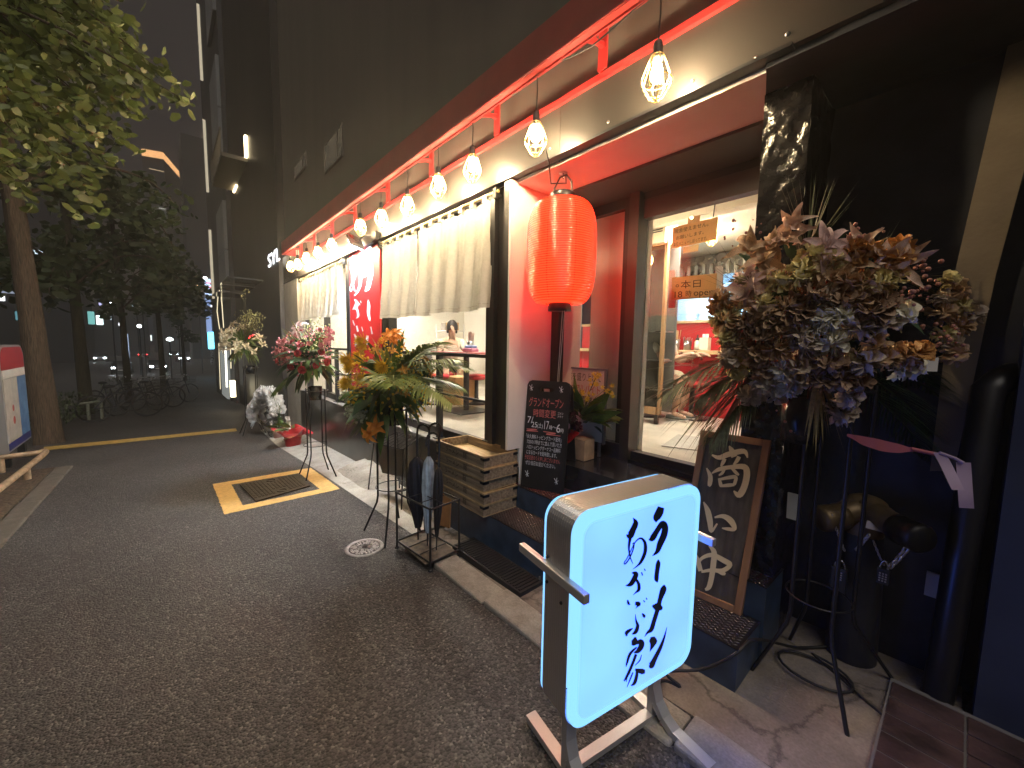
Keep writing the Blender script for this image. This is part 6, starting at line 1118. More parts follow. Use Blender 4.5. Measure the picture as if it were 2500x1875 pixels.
pl = onZ(1642, 1024, 0.60); seated('diner in a white top, pale shorts and grey sneakers sitting at the red counter', (pl.x-0.34, pl.y+0.02, 0.602), R(4), (0.012, 0.010, 0.010), (0.62, 0.60, 0.54), (0.66, 0.60, 0.46), 0.16, 0.3, 0.48)
ph = onY(1118, 800, 3.75); seated('diner with dark hair and a beige top, head bent, at the table behind the curtain', (ph.x-0.25, 3.75, 0.602), R(-25), (0.012, 0.010, 0.010), (0.55, 0.48, 0.38), (0.06, 0.06, 0.07), 0.25, 0.3, 0.46)
stool((ph.x-0.25, 3.75, 0.60), 'red stool under the diner in the beige top', 0.45)

# ================================================================ THE STREET BEYOND
# neighbour on the right hand: black building with white letters and a small lit ledge
sy = thing('building', 'tall black building with white letters and a lit ledge next to the grey pier', 'building', (-13, 4, 0)); m_syl = mat('black cladding', (0.020, 0.018, 0.018), 0.5, var=0.3, scale=1.2, stretch=(1, 1, 0.2)); MB().box((-16.9, 1.92, -1), (-9.86, 9, 34)).build('wall', m_syl, sy)
q = onY(657, 654, 1.92); q2 = onY(686, 640, 1.92); g = MB(); hL = onY(659, 612, 1.92).z-q.z; write(g, 'SYL', (q.x, 1.905, q.z), (1, 0, 0), (0, 0, 1), q2.x-q.x, hL, 0.002); g.build('lit_letters', glow('white letters', (0.90, 0.95, 1.0), 2.6), sy)
a = onY(598, 338, 1.9); b = onY(604, 423, 1.9); c = onY(570, 458, 1.9); m_wg = glow('warm strip light', (1.0, 0.78, 0.45), 5.0)
lg = MB().box((c.x, 1.35, c.z-0.10), (b.x, 1.915, c.z)); 
for i in range(9): lg.box((c.x+(b.x-c.x)*i/8.5, 1.33, c.z), (c.x+(b.x-c.x)*i/8.5+0.05, 1.36, c.z+0.55))
lg.box((c.x, 1.33, c.z+0.55), (b.x, 1.36, c.z+0.60)); lgo = lg.build('balcony', mat('pale balcony', (0.16, 0.14, 0.11), 0.6), sy); MB().box((b.x-0.05, 1.86, c.z+0.02), (b.x+0.08, 1.915, a.z)).build('wall_light', m_wg, lgo); MB().box((c.x, 1.88, c.z-0.16), (c.x+0.7, 1.915, c.z-0.11)).build('wall_light', m_wg, lgo)
g = MB()
for i in range(3): p = onY(575+18*i, 720-16*i, 1.7); g.box((p.x-1.0, 1.2, p.z), (p.x+0.4, 1.915, p.z+0.03))
g.build('canopy', mat('glass canopy', (0.10, 0.10, 0.11), 0.1), sy)
m_redl = glow('red lamp', (1.0, 0.03, 0.03), 6.0)
for i, (px, py) in enumerate(((606, 822), (618, 821))): p = onY(px, py, 1.88); tag(MB().ball(p, 0.05, 10, 7, (1, .5, .7)).box((p.x-0.07, p.y, p.z-0.05), (p.x+0.07, p.y+0.05, p.z+0.05), 0.01).build('red_lamp', m_redl), ('left of two small red lamps on the dark wall behind the white lilies', 'right of two small red lamps on the dark wall behind the white lilies')[i], 'lamp')
# grey tower with light strips
tw = thing('tower_building', 'narrow grey high-rise with pale panels and vertical light strips', 'building', (-20, 4, 0)); MB().box((-24, 1.80, -1.2), (-16.92, 12, 62)).build('wall', mat('dark tower wall', (0.05, 0.05, 0.055), 0.6, var=0.2, scale=0.5), tw); m_pnl = mat('grey stone panel', (0.23, 0.24, 0.25), 0.6, var=0.15, scale=0.6); m_stp = glow('soft white strip', (1.0, 0.86, 0.62), 0.22); z = 3.0
while z < 60: MB().box((-19.2, 1.70, z), (-17.0, 1.795, z+1.62)).build('cladding_panel', m_pnl, tw); MB().box((-19.2, 1.70, z+1.66), (-17.0, 1.795, z+3.25)).build('cladding_panel', m_pnl, tw); MB().box((-22.56, 1.70, z+0.4), (-22.5, 1.795, z+3.4)).build('light_strip', m_stp, tw); z += 4.6
# framed shop front lights down the pavement
sf = thing('lit_storefront', 'far shop front outlined in thin white lights beside the pavement', 'shop front', (-18.5, 1.6, gz(-18.5))); m_wl = glow('gold line light', (1.0, 0.86, 0.55), 0.55)
def ln(pts, r, Y): return MB().tube([onY(px, py, Y) for px, py in pts], r, 6)
ln([(541, 838), (530, 760), (532, 725), (540, 690)], 0.014, 1.62).build('light_line', m_wl, sf); ln([(546, 800), (541, 730), (540, 690)], 0.014, 1.62).build('light_line', m_wl, sf); ln([(562, 835), (561, 805), (548, 803)], 0.012, 1.62).build('light_line', m_wl, sf); ln([(538, 950), (534, 838), (562, 834), (564, 900)], 0.012, 1.62).build('light_line', m_wl, sf)
a, b = onY(536, 842, 1.64), onY(556, 975, 1.64); MB().box((a.x, 1.64, b.z), (b.x, 1.75, a.z)).build('lit_panel', glow('dim lit panel', (0.9, 0.95, 0.9), 0.10), sf); ln([(550, 838), (554, 945)], 0.028, 1.60).build('light_tube', glow('bright tube', (1.0, 0.97, 0.85), 1.4), sf); a, b = onY(530, 806, 1.60), onY(562, 838, 1.60); MB().box((a.x, 1.56, b.z), (b.x, 1.66, a.z)).build('name_board', m_blackm, sf)
p = onY(568, 978, 1.5); t = thing('floor_sign', 'small glowing upright floor lamp box before the far shop front', 'sign', p); MB().box((p.x-0.12, 1.45, p.z), (p.x+0.12, 1.6, p.z+0.12)).build('base', m_blackm, t); MB().box((p.x-0.10, 1.46, p.z+0.12), (p.x+0.10, 1.58, p.z+0.62)).build('lit_box', glow('warm white box', (1.0, 0.86, 0.55), 3.0), t)
# far sign tower
xs_ = -48; t = thing('sign_tower', 'distant slim blue white lit sign tower at the end of the pavement', 'sign tower', onX(512, 955, xs_))
def px_box(g, X, x0, y0, x1, y1, dp=0.6): a = onX(x0, y0, X); b = onX(x1, y1, X); g.box((X-dp, min(a.y, b.y), min(a.z, b.z)), (X, max(a.y, b.y), max(a.z, b.z))); return g
px_box(MB(), xs_, 501, 722, 518, 812).build('blue_shaft', glow('pale blue shaft', (0.30, 0.42, 0.75), 0.42), t)
g = px_box(MB(), xs_, 500, 680, 521, 722); g.build('top_panel', glow('sign white blue', (0.50, 0.66, 1.0), 0.9), t); g = MB()
for k in range(3): px_box(g, xs_+0.1, 503, 689+10*k, 519, 693+10*k, 0.05)
g.build('red_lettering', glow('sign red', (0.9, 0.12, 0.12), 0.8), t); px_box(MB(), xs_, 508, 810, 526, 852, 0.8).build('cyan_panel', glow('cyan panel', (0.12, 0.62, 1.0), 2.2), t); g = MB()
for k in range(4): px_box(g, xs_+0.1, 512, 815+9*k, 523, 818+9*k, 0.05)
g.build('green_lettering', glow('sign green', (0.2, 1.0, 0.7), 1.6), t); px_box(MB(), xs_, 514, 852, 522, 890).build('mast', m_steel, t); px_box(MB(), xs_, 497, 676, 505, 680, 0.3).build('lamp', glow('white lamp', (1, 1, 1), 8), t)
# distant tower with an orange lit crown
xo = -170; t = thing('distant_tower', 'far dark high-rise with a glowing orange roof edge', 'building', onX(400, 850, xo)); a = [onX(346, 381, xo), onX(399, 390, xo), onX(454, 452, xo-25)]; zb_ = -3
g = MB()
for p, q in ((a[0], a[1]), (a[1], a[2])): g.prism([V((p.x, p.y, zb_)), V((q.x, q.y, zb_)), V((q.x, q.y, q.z)), V((p.x, p.y, p.z))], (-8, 2, 0))
g.build('wall', mat('dim blue grey wall', (0.035, 0.038, 0.05), 0.7), t); up = V((0.5, 0, 0)); m_or = glow('orange roof light', (1.0, 0.50, 0.20), 0.85)
for p, q in ((a[0], a[1]), (a[1], a[2])): MB().prism([p+up, q+up, q+up+V((0, 0, 1.9)), p+up+V((0, 0, 1.9))], (0.4, 0, 0)).build('roof_light', m_or, t)
px_box(MB(), xo+1, 363, 411, 402, 419, 0.3).build('lit_window', glow('lit windows', (1.0, 0.72, 0.42), 0.5), t); px_box(MB(), xo+1, 383, 506, 404, 511, 0.3).build('lit_window', glow('lit windows', (0.9, 0.9, 0.8), 0.7), t); px_box(MB(), xo+1, 388, 517, 402, 524, 0.3).build('lit_window', glow('lit windows cool', (0.7, 0.9, 1.0), 0.8), t)
# dark blocks across the road
m_far = mat('far dark block', (0.045, 0.042, 0.05), 0.8, var=0.2, scale=0.3)
for i, (X, Y0, Y1, z, lab) in enumerate(((-62, -34, -16, 30, 'dark office block across the road behind the trees, nearer'), (-95, -26, -10, 36, 'dark office block across the road, middle distance'), (-130, -14, -3, 30, 'dark far block closing the road'), (-46, -75, -44, 17, 'grey low block at the left edge across the road'), (-110, 4.5, 26, 44, 'dark far high-rise behind the sign tower'))):
    t = thing('office_block', lab, 'building', (X, (Y0+Y1)/2, -3)); MB().box((X-14, Y0, -3), (X, Y1, z)).build('wall', m_far if i != 3 else mat('pale facade', (0.30, 0.32, 0.38), 0.8), t)
    for k in range(5+i): yy = random.uniform(Y0+1, Y1-2); zz = random.uniform(3, z*0.6); MB().box((X, yy, zz), (X+0.1, yy+random.uniform(0.6, 1.6), zz+0.7)).build('lit_window', glow('far window', random.choice(((1, .8, .5), (.7, .9, 1), (.9, .95, 1))), random.uniform(.3, 1.6)), t)
def litbox(px0, py0, px1, py1, X, col, s, name, lab, cat='sign'):
    t = thing(name, lab, cat, onX(px0, py1, X)); px_box(MB(), X, px0, py0, px1, py1, 0.5).build('lit_panel', glow('lit panel', col, s), t); px_box(MB(), X-0.1, px0-2, py0-2, px1+2, py1+2, 0.4).build('frame', m_blackm, t)
litbox(213, 760, 232, 792, -44, (0.20, 0.55, 0.52), 0.45, 'shop_sign', 'teal lit shop window across the road between the trunks'); litbox(234, 770, 252, 793, -43, (0.75, 0.95, 0.95), 1.5, 'shop_sign', 'bright white shop sign right of the teal window'); litbox(240, 730, 258, 746, -46, (0.35, 0.36, 0.62), 0.8, 'billboard', 'lilac lit board above the white shop sign'); litbox(36, 760, 60, 782, -40, (0.14, 0.36, 0.42), 0.35, 'shop_sign', 'dim teal light left of the big trunk'); litbox(367, 818, 371, 832, -40, (0.8, 0.9, 0.85), 0.8, 'door_light', 'thin pale doorway light across the road'); litbox(311, 815, 318, 900, -36, (0.55, 0.70, 0.95), 0.7, 'light_column', 'slim bluish light column by the parked cars'); litbox(405, 826, 424, 832, -50, (0.85, 0.95, 0.9), 1.2, 'shop_sign', 'low white strip sign beyond the cars'); litbox(0, 680, 52, 718, -38, (0.13, 0.15, 0.19), 0.9, 'glowing_wall', 'self-glowing grey building wall at the far left edge behind the trunk')  # last panel is a far building's grey wall made to glow
m_dots = [glow('street glint warm', (1.0, 0.62, 0.30), 6), glow('street glint white', (0.85, 0.95, 1.0), 6), glow('traffic red', (1, .08, .05), 5)]
for i, (px, py, X, r, k, lab) in enumerate(((318, 541, -60, .16, 0, 'orange street light above the tree crowns'), (335, 571, -60, .10, 1, 'small white street light below the orange one'), (425, 626, -55, .13, 0, 'small warm street light beside the narrow tower'), (483, 695, -60, .12, 0, 'tiny amber light left of the sign tower'), (414, 828, -45, .16, 1, 'white street light over the parked cars'), (340, 796, -45, .14, 1, 'small white light among the dark leaves'), (272, 742, -42, .12, 1, 'white light right of the lilac board'), (64, 828, -25, .08, 0, 'warm lantern light left of the big trunk'))):
    p = onX(px, py, X); t = thing('street_lamp', lab, 'street lamp', (X, p.y, gz(X))); MB().ball(p, r, 8, 6).build('lamp_head', m_dots[k], t); MB().tube([(X, p.y, gz(X)), (X, p.y, p.z-r)], 0.05, 6).build('pole', m_blackm, t)

# ---------------------------------------------------------------- cars on the road
def make_car(label, cols, L=4.3, Wd=1.7, H=1.45):
    t = thing('parked_car', label, 'car', (0, 0, 0), 'cars on the road beyond the trees'); prof = [(-.50, .22), (-.50, .62), (-.46, .68), (-.30, .70), (-.20, .97), (.10, 1.0), (.24, .72), (.46, .62), (.50, .50), (.50, .22)]; y0, y1 = -Wd/2, Wd/2
    bm = bmesh.new(); a = [bm.verts.new((x*L, y0+(0.12 if z > .75 else 0), z*H)) for x, z in prof]; b = [bm.verts.new((x*L, y1-(0.12 if z > .75 else 0), z*H)) for x, z in prof]; n = len(prof); bm.faces.new(a[::-1]); bm.faces.new(b)
    for i in range(n): bm.faces.new((a[i], a[(i+1) % n], b[(i+1) % n], b[i]))
    bmesh.ops.bevel(bm, geom=bm.edges[:], offset=0.05, segments=2, affect='EDGES'); bm.verts.index_update(); g = MB(); g.add([v.co.copy() for v in bm.verts], [[v.index for v in f.verts] for f in bm.faces], True); bm.free(); g.build('body', cols, t, True)
    mg = mat('car glass', (0.01, 0.012, 0.015), 0.08, spec=0.9); MB().prism([(.235*L, y0+.18, .73*H), (.235*L, y1-.18, .73*H), (.115*L, y1-.24, .975*H), (.115*L, y0+.24, .975*H)], (0.025, 0, 0.012)).build('windscreen', mg, t, True); MB().prism([(-.295*L, y0+.18, .725*H), (-.295*L, y1-.18, .725*H), (-.21*L, y1-.24, .955*H), (-.21*L, y0+.24, .955*H)], (-0.02, 0, 0.012)).build('rear_window', mg, t, True)
    for s in (-1, 1): MB().prism([(-.25*L, s*(Wd/2-.02), .72*H), (.19*L, s*(Wd/2-.02), .74*H), (.10*L, s*(Wd/2-.10), .96*H), (-.18*L, s*(Wd/2-.10), .94*H)], (0, s*0.012, 0)).build('side_window', mg, t, True)
    for x in (-.31*L, .31*L):
        for s in (-1, 1):
            w = MB().lathe([(0.001, -.1), (.30, -.1), (.32, -.07), (.32, .07), (.30, .1), (.001, .1)], (x, s*(Wd/2-.08), .32), 18, (0, s, 0)).build('wheel', mat('tyre', (.02, .02, .02), .8), t, True); MB().lathe([(.001, .105), (.17, .105), (.19, .095)], (x, s*(Wd/2-.08), .32), 14, (0, s, 0)).build('rim', m_steel, w, True)
    for s in (-1, 1): MB().box((.482*L, s*.60-.14, .47*H), (.503*L, s*.60+.14, .56*H), 0.01).build('headlight', mat('headlight glass', (.8, .85, .9), .1, emit=(.8, .92, 1), es=30.0), t, True); MB().box((-.505*L, s*.62-.12, .53*H), (-.485*L, s*.62+.12, .62*H), 0.01).build('tail_light', mat('tail light', (.5, .01, .01), .3, emit=(1, .03, .03), es=6), t, True)
    MB().box((.497*L, -.25, .30*H), (.508*L, .25, .38*H)).build('number_plate', m_white, t, True); return t
cD, cS, cG = mat('dark car paint', (.02, .022, .03), .2, .3, coat=.6), mat('silver car paint', (.35, .36, .38), .25, .6, coat=.5), mat('pale green van paint', (.30, .38, .33), .3, .1, coat=.4)
cars = [(228, 903, 'dark car at the left beside the wide shadowed trunk', cD, 0.1), (352, 900, 'silver car half hidden behind the thin trunk', cS, PI), (425, 898, 'dark car following behind the glaring silver one', cD, 0.05), (300, 915, 'dark car with lit headlights between the tree trunks', cD, 0), (385, 912, 'dark car right of the thin trunk, headlights shining', cD, 0.05), (250, 905, 'silver car with bright headlights left of the slim light column', cS, 0), (447, 902, 'silver car with glaring headlights near the pavement', cS, 0.1), (272, 893, 'pale green car behind the others, tail light showing', cG, PI), (472, 893, 'distant dark car with red tail lights far down the road', cD, PI)]
for i, (px, py, lab, m_, rz) in enumerate(cars):
    c = make_car(lab, m_); p = gnd(px, py); c.location = (p.x, p.y, gz(p.x)); c.rotation_euler = (0, 0, rz)

# ---------------------------------------------------------------- bicycles by the trees
m_bkr = mat('dull bike metal', (.045, .045, .04), .5, .6)
def make_bike(label):
    t = thing('bicycle', label, 'bicycle', (0, 0, 0), 'bicycles parked under the trees'); fr = mat('bike frame', (.03, .033, .04), .4, .4); r = .33
    for x in (-.52, .52):
        w = MB(); w.tube([(x+r*math.cos(a), 0, r+r*math.sin(a)) for a in [2*PI*k/28 for k in range(29)]], .018, 6); w = w.build('wheel', m_blackm, t, True); s = MB()
        for k in range(12): a = 2*PI*k/12; s.tube([(x, 0, r), (x+r*math.cos(a), 0, r+r*math.sin(a))], .0025, 4)
        s.tube([(x+(r-.02)*math.cos(a), 0, r+(r-.02)*math.sin(a)) for a in [2*PI*k/28 for k in range(29)]], .008, 5); s.build('rim', m_bkr, w, True)
    g = MB()
    for a, b in (((-.52, .33), (-.1, .33)), ((-.1, .33), (-.2, .82)), ((-.52, .33), (-.18, .74)), ((-.1, .33), (.38, .66)), ((-.16, .66), (.38, .80)), ((.36, .92), (.52, .33))): g.tube([(a[0], 0, a[1]), (b[0], 0, b[1])], .017, 6)
    g.build('frame', fr, t, True); MB().tube([(.28, -.26, 1.0), (.38, -.16, 1.02), (.38, .16, 1.02), (.28, .26, 1.0)], .013, 6).tube([(.36, 0, .92), (.38, 0, 1.02)], .012, 6).build('handlebar', m_steel, t, True); MB().ball((-.22, 0, .87), .12, 10, 6, (1.1, .7, .35)).build('saddle', m_blackm, t, True)
    b = MB(); 
    for z in (.72, .82, .92):
        q = .10+.10*(z-.7); b.tube([(.56-q, -q-.04, z), (.56+q, -q-.04, z), (.56+q, q+.04, z), (.56-q, q+.04, z), (.56-q, -q-.04, z)], .005, 4)
    for k in range(6): b.tube([(.47+.035*k, -.15, .72), (.45+.042*k, -.17, .92)], .004, 4); b.tube([(.47+.035*k, .15, .72), (.45+.042*k, .17, .92)], .004, 4)
    b.build('basket', m_bkr, t, True); MB().tube([(.28, 0, .62), (.6, 0, .62)], .006, 4).build('mudguard', m_steel, t, True); return t
bk = make_bike('nearest parked bicycle, leftmost under the trees')
for i, (px, py, rz, lab) in enumerate(((300, 1022, 1.9, ''), (340, 1008, 2.2, 'bicycle with a front basket right of the nearest one'), (378, 998, 2.0, 'bicycle third along the row by the pavement'), (425, 985, 2.1, 'bicycle beside the thin trunk, farthest right'), (272, 1000, 2.5, 'bicycle behind the nearest one in the dark'))):
    p = gnd(px, py); o = bk if i == 0 else dup(bk, label=lab); o.location = (p.x, p.y, gz(p.x)); o.rotation_euler = (0, 0, rz)

# ---------------------------------------------------------------- street trees
def fanleaf(c, d, up, s):
    """a ginkgo leaf: a notched fan on a short stalk"""
    sd = d.cross(up).normalized(); vs = [c]; n = 6
    for k in range(n+1): a = R(-62+124*k/n); r = s*(0.90 if k == 3 else (1.0 if k not in (0, n) else 0.86)); vs.append(c+d*(r*math.cos(a))+sd*(r*math.sin(a))+up*(0.10*s*abs(math.sin(a))))
    return vs
def leafmesh(pts, s, hang=0.8):
    g = MB()
    for p in pts:
        d = (rvec()+V((0, 0, -hang))).normalized(); up = (rvec()+V((0, 0, 1.2))).normalized(); up = (up-d*up.dot(d)).normalized(); vs = fanleaf(V(p), d, up, s*random.uniform(.7, 1.25)); b = len(g.v); g.v += [tuple(v) for v in vs]; g.f += [(b, b+k, b+k+1) for k in range(1, 7)]; g.sm += [True]*6
    return g
def cluster(branches, n, rad):
    out = []
    for k in range(n):
        br = random.choice(branches); t = random.random()**0.6*(len(br)-1); i = min(int(t), len(br)-2); q = V(br[i]).lerp(V(br[i+1]), t-i); out.append(q+rvec()*rad*random.random()**0.6+V((0, 0, -rad*0.25)))
    return out
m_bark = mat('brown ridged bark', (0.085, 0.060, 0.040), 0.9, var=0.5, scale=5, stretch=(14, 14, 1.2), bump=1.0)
m_bark_shade = mat('shaded bark', (0.035, 0.032, 0.020), 0.9, var=0.4, scale=5, stretch=(14, 14, 1.2), bump=0.8)  # darker copy of the bark, shade of the farther trunks put into its colour
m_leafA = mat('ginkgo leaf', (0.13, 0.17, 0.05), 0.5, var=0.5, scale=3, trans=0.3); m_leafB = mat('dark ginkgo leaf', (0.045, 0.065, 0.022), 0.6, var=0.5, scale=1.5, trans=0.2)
def trunkmesh(pts, rs, n=20):
    g = MB(); vs = []; N = 40; pp = spline([(*p, r) for p, r in zip(pts, rs)], 8)
    for (x, y, z, r) in pp:
        for k in range(n): a = 2*PI*k/n; q = r*(1+0.10*noise.noise((math.cos(a)*3, math.sin(a)*3, z*1.3))+0.05*math.sin(a*5+z)); vs.append((x+q*math.cos(a), y+q*math.sin(a), z))
    g.add(vs, [(i*n+k, i*n+(k+1) % n, (i+1)*n+(k+1) % n, (i+1)*n+k) for i in range(len(pp)-1) for k in range(n)], True); return g
def tree(label, base, top, r0, r1, crown, nleaf, ls, ml, nb=14, zc=0.5, extra=()):
    t = thing('ginkgo_tree', label, 'tree', base); mid = base.lerp(top, .5)+V((0.05, 0.03, 0)); MB_ = trunkmesh([base+V((0, 0, -.1)), base+V((0, 0, .25)), mid, top], [r0*1.45, r0, (r0+r1)/2, r1]); MB_.build('trunk', m_bark if ls < 0.15 else m_bark_shade, t); brs = [list(b) for b in extra]
    for k in range(nb):
        s = base.lerp(top, random.uniform(zc, 1.0)); a = k*2.4+random.uniform(-.4, .4); l = crown*random.uniform(.6, 1.05); e = s+V((math.cos(a)*l, math.sin(a)*l, l*random.uniform(.1, .7))); m_ = s.lerp(e, .5)+V((0, 0, l*.18)); brs.append([s, m_, e, e+V((math.cos(a)*l*.25, math.sin(a)*l*.25, -l*random.uniform(.1, .35)))])
    g = MB()
    for b in brs: g.tube([V(p) for p in spline([tuple(p) for p in b], 4)], [max(0.008, r1*.45*(1-i/(len(b)*4))) for i in range((len(b)-1)*4+1)], 6)
    g.build('branches', m_bark, t); leafmesh(cluster(brs, nleaf, crown*.24), ls).build('crown', ml, t); return t
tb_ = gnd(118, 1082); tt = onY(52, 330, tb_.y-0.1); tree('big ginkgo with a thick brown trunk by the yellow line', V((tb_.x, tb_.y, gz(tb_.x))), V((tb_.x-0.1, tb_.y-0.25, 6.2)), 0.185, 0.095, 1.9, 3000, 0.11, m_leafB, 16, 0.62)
# low branches of the near tree hang into the picture from a trunk standing out of frame
ext = []
for tip in ((440, 238, 4.3), (410, 190, 4.6), (222, 500, 4.6), (250, 395, 4.6), (300, 330, 4.8), (318, 270, 4.8), (200, 430, 4.3), (60, 470, 4.6), (120, 380, 4.5), (320, 120, 5.0), (300, 60, 5.2), (215, 250, 4.8), (40, 330, 4.2), (150, 150, 4.8), (250, 180, 5.0), (70, 60, 5.0), (190, 50, 5.2), (20, 200, 4.5), (100, 260, 4.6), (270, 20, 5.0), (330, 215, 4.8), (160, 320, 4.6), (10, 420, 4.8)):
    e = CAM+ray(tip[0], tip[1]).normalized()*tip[2]; s = V((-6.6, -2.9, random.uniform(3.2, 5.6))); m1 = s.lerp(e, .35)+V((0, 0, 0.5)); m2 = s.lerp(e, .75)+V((0, 0, 0.32)); ext.append([s, m1, m2, e])
nt_ = thing('ginkgo_tree', 'nearer ginkgo whose leafy low branches hang into the upper left', 'tree', (-6.6, -2.9, gz(-6.6))); trunkmesh([V((-6.6, -2.9, -.4)), V((-6.6, -2.9, 0.1)), V((-6.62, -2.92, 3.2)), V((-6.55, -2.9, 6.5))], [0.36, 0.25, 0.20, 0.12]).build('trunk', m_bark, nt_); g = MB()
for b in ext: q = spline([tuple(p) for p in b], 5); g.tube([V(p) for p in q], [max(0.004, 0.03*(1-i/len(q))) for i in range(len(q))], 6)
g.build('branches', m_bark, nt_); pts = []
for b in ext:
    q = [V(p) for p in spline([tuple(p) for p in b], 8)]
    for i in range(10, len(q)):
        for k in range(12 if i > len(q)-8 else 11): pts.append(q[i]+rvec()*(0.16+0.20*(1-i/len(q)))*random.random()**0.7)
    for k in range(60): i = random.randint(12, len(q)-6); pts.append(q[i]+rvec()*0.42*random.random()**.5+V((0, 0, 0.12)))
leafmesh(pts, 0.052, 0.9).build('crown', m_leafA, nt_)
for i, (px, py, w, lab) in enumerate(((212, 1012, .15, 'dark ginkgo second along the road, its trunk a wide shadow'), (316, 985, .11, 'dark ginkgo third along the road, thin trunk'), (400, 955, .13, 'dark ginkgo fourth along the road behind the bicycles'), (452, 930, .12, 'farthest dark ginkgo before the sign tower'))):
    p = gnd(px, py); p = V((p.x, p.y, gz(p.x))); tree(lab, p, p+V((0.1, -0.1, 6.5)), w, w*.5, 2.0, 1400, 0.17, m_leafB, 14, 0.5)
# planting below the trees
for i, (px, py, s) in enumerate(((185, 1040, .8), (232, 1020, .8), (150, 1052, .6), (330, 960, .9))):
    p = gnd(px, py); c = V((p.x, p.y-0.5, gz(p.x)+.35)); t = thing('shrub', ('low dark shrub right of the big trunk', 'low dark shrub behind the pipe rail', 'small dark shrub at the foot of the big trunk', 'dark shrub behind the bicycles')[i], 'shrub', (c.x, c.y, gz(c.x))); MB().tube([(c.x, c.y, gz(c.x)), (c.x, c.y, c.z)], 0.02, 5).build('stem', m_bark, t); g = MB()
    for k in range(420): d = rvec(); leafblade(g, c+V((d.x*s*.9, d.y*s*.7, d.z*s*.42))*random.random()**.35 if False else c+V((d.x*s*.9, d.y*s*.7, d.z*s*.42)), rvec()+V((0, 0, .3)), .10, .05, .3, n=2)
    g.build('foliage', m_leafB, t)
# pipe rails
m_pipe = mat('worn beige pipe', (0.42, 0.30, 0.19), 0.5, 0.1, var=0.35, scale=14)
zr = -0.13; c = onZ(116, 1102, zr); f = onZ(-60, 1238, zr); bk_ = onZ(-40, 1122, zr); t = thing('tree_guard_rail', 'bent beige pipe rail low round the soil bed at the left edge', 'guard rail', (c.x, c.y, gz(c.x))); MB().tube([V(p) for p in spline([tuple(f), tuple(f.lerp(c, .9)), tuple(c+V((-.05, -.06, 0))), tuple(c.lerp(bk_, .10)), tuple(bk_)], 8)], .035, 12).build('top_pipe', m_pipe, t)
for q in (f.lerp(c, .62), c.lerp(bk_, .75), f.lerp(c, .15)): MB().tube([(q.x, q.y, q.z-.02), (q.x, q.y, gz(q.x)-.05)], .034, 10).build('post', m_pipe, t)
a, b = gnd(165, 1030), gnd(250, 1022); t = thing('tree_guard_rail', 'pale low pipe rail in the dark right of the big trunk', 'guard rail', (a.x, a.y, gz(a.x))); h = .42; m_gp = mat('green grey pipe', (.22, .24, .19), .5)
MB().tube([(a.x, a.y, gz(a.x)+h-.05), (a.x, a.y, gz(a.x)+h), (b.x-.1, b.y-.05, gz(b.x)+h+.03), (b.x, b.y, gz(b.x)+h-.03)], .035, 8).build('top_pipe', m_gp, t)
for q in (a, a.lerp(b, .6), b): MB().tube([(q.x, q.y, gz(q.x)), (q.x, q.y, gz(q.x)+h)], .034, 8).build('post', m_gp, t)
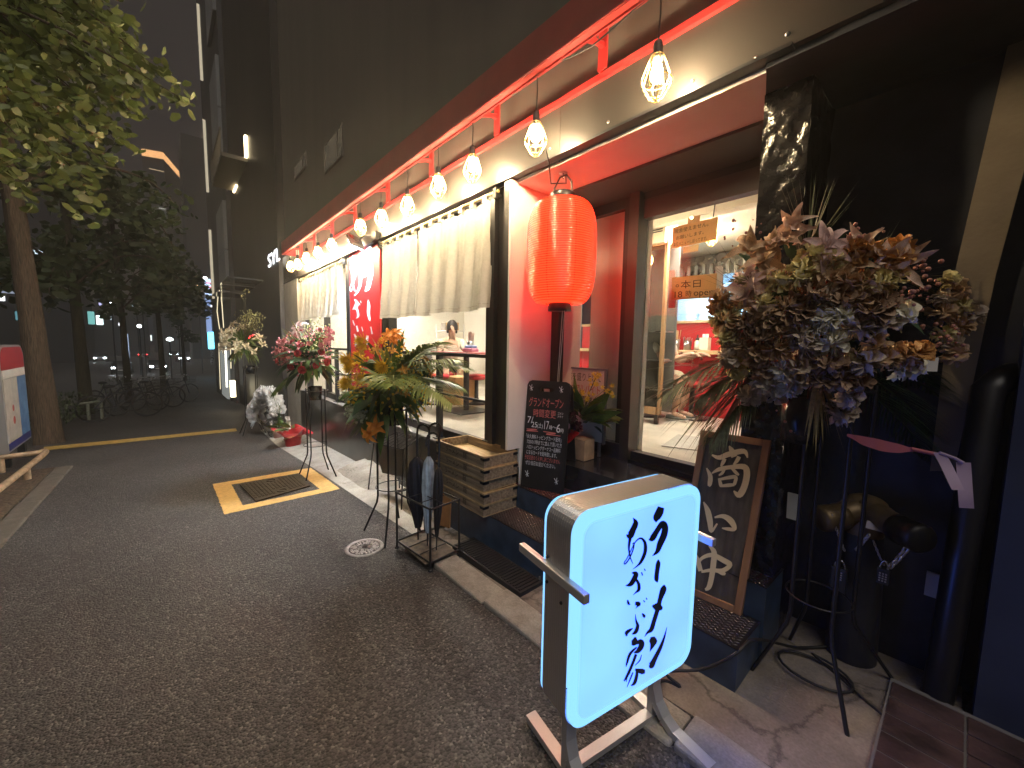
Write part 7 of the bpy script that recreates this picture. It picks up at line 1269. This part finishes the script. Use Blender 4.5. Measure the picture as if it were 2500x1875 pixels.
# information pillar with a rounded red head
YP = -1.72; a = onY(76, 1040, YP); xl = a.x+1.25; zb_ = onY(70, 1058, YP).z; zt_ = onY(50, 862, YP).z; t = thing('information_pillar', 'street information board with red rounded head and blue map panel at the left edge', 'information board', (a.x+.5, YP, gz(a.x)))
def arch(x0, x1, z0, z1, r): return [(x0, z0), (x1, z0), (x1, z1-r)]+[(x1-r+r*math.cos(R(10*k)), z1-r+r*math.sin(R(10*k))) for k in range(1, 10)]+[(x0+r-r*math.cos(R(90-10*k)), z1-r+r*math.sin(R(90-10*k))) for k in range(0, 9)]+[(x0, z1-r)]
MB().prism([V((x, YP-.16, z)) for x, z in arch(a.x, xl, zb_-.10, zt_+.13, .22)], (0, .15, 0)).build('frame', mat('aluminium frame', (.55, .55, .55), .4, .7), t)
MB().prism([V((x, YP-.009, z)) for x, z in arch(a.x+.04, xl-.04, zt_-.22, zt_+.10, .20)], (0, .004, 0)).build('red_head', mat('red sign head', (.45, .02, .03), .35), t)
MB().box((a.x+.04, YP-.009, zt_-.34), (xl-.04, YP-.004, zt_-.224)).build('title_strip', m_white, t); zz = zt_-.35; MB().box((a.x+.04, YP-.009, zb_+.03), (a.x+.52, YP-.004, zz)).build('map_panel', mat('blue map', (.05, .16, .45), .4, col2=(.16, .34, .62), scale=5), t); MB().box((a.x+.525, YP-.009, zb_+.03), (xl-.04, YP-.004, zz)).build('text_panel', mat('pale text panel', (.66, .62, .56), .4, col2=(.5, .47, .43), scale=9), t); MB().box((a.x+.04, YP-.009, zb_-.07), (xl-.04, YP-.004, zb_+.028)).build('blue_foot', mat('deep blue', (.02, .03, .20), .4), t)
g = MB(); g.disc((a.x+.85, YP-.0035, zb_+.32), .06, 20, (0, 1, 0)); g.disc((a.x+.85, YP-.0035, zb_+.50), .05, 20, (0, 1, 0)); g.build('round_symbol', mat('red symbol', (.5, .06, .05), .5), t)
for x in (a.x+.2, xl-.2): MB().box((x-.06, YP-.12, gz(x)-.05), (x+.06, YP-.04, zb_-.09)).build('post', m_blackm, t)

# ---------------------------------------------------------------- thin haze volume added for lens glare and lifted blacks
hz = MB().box((-230, -120, -4.5), (12, 60, 75)); h = hz.build('haze', None, kind='stuff'); h.data.materials.clear()
hm = bpy.data.materials.new('glare haze'); hm.use_nodes = True; nt = hm.node_tree; nt.nodes.remove(nt.nodes['Principled BSDF']); pv = nt.nodes.new('ShaderNodeVolumePrincipled')
pv.inputs['Color'].default_value = (0.9, 0.88, 0.84, 1); pv.inputs['Density'].default_value = 0.0045; pv.inputs['Anisotropy'].default_value = 0.6
nt.links.new(pv.outputs[0], nt.nodes['Material Output'].inputs['Volume']); h.data.materials.append(hm)
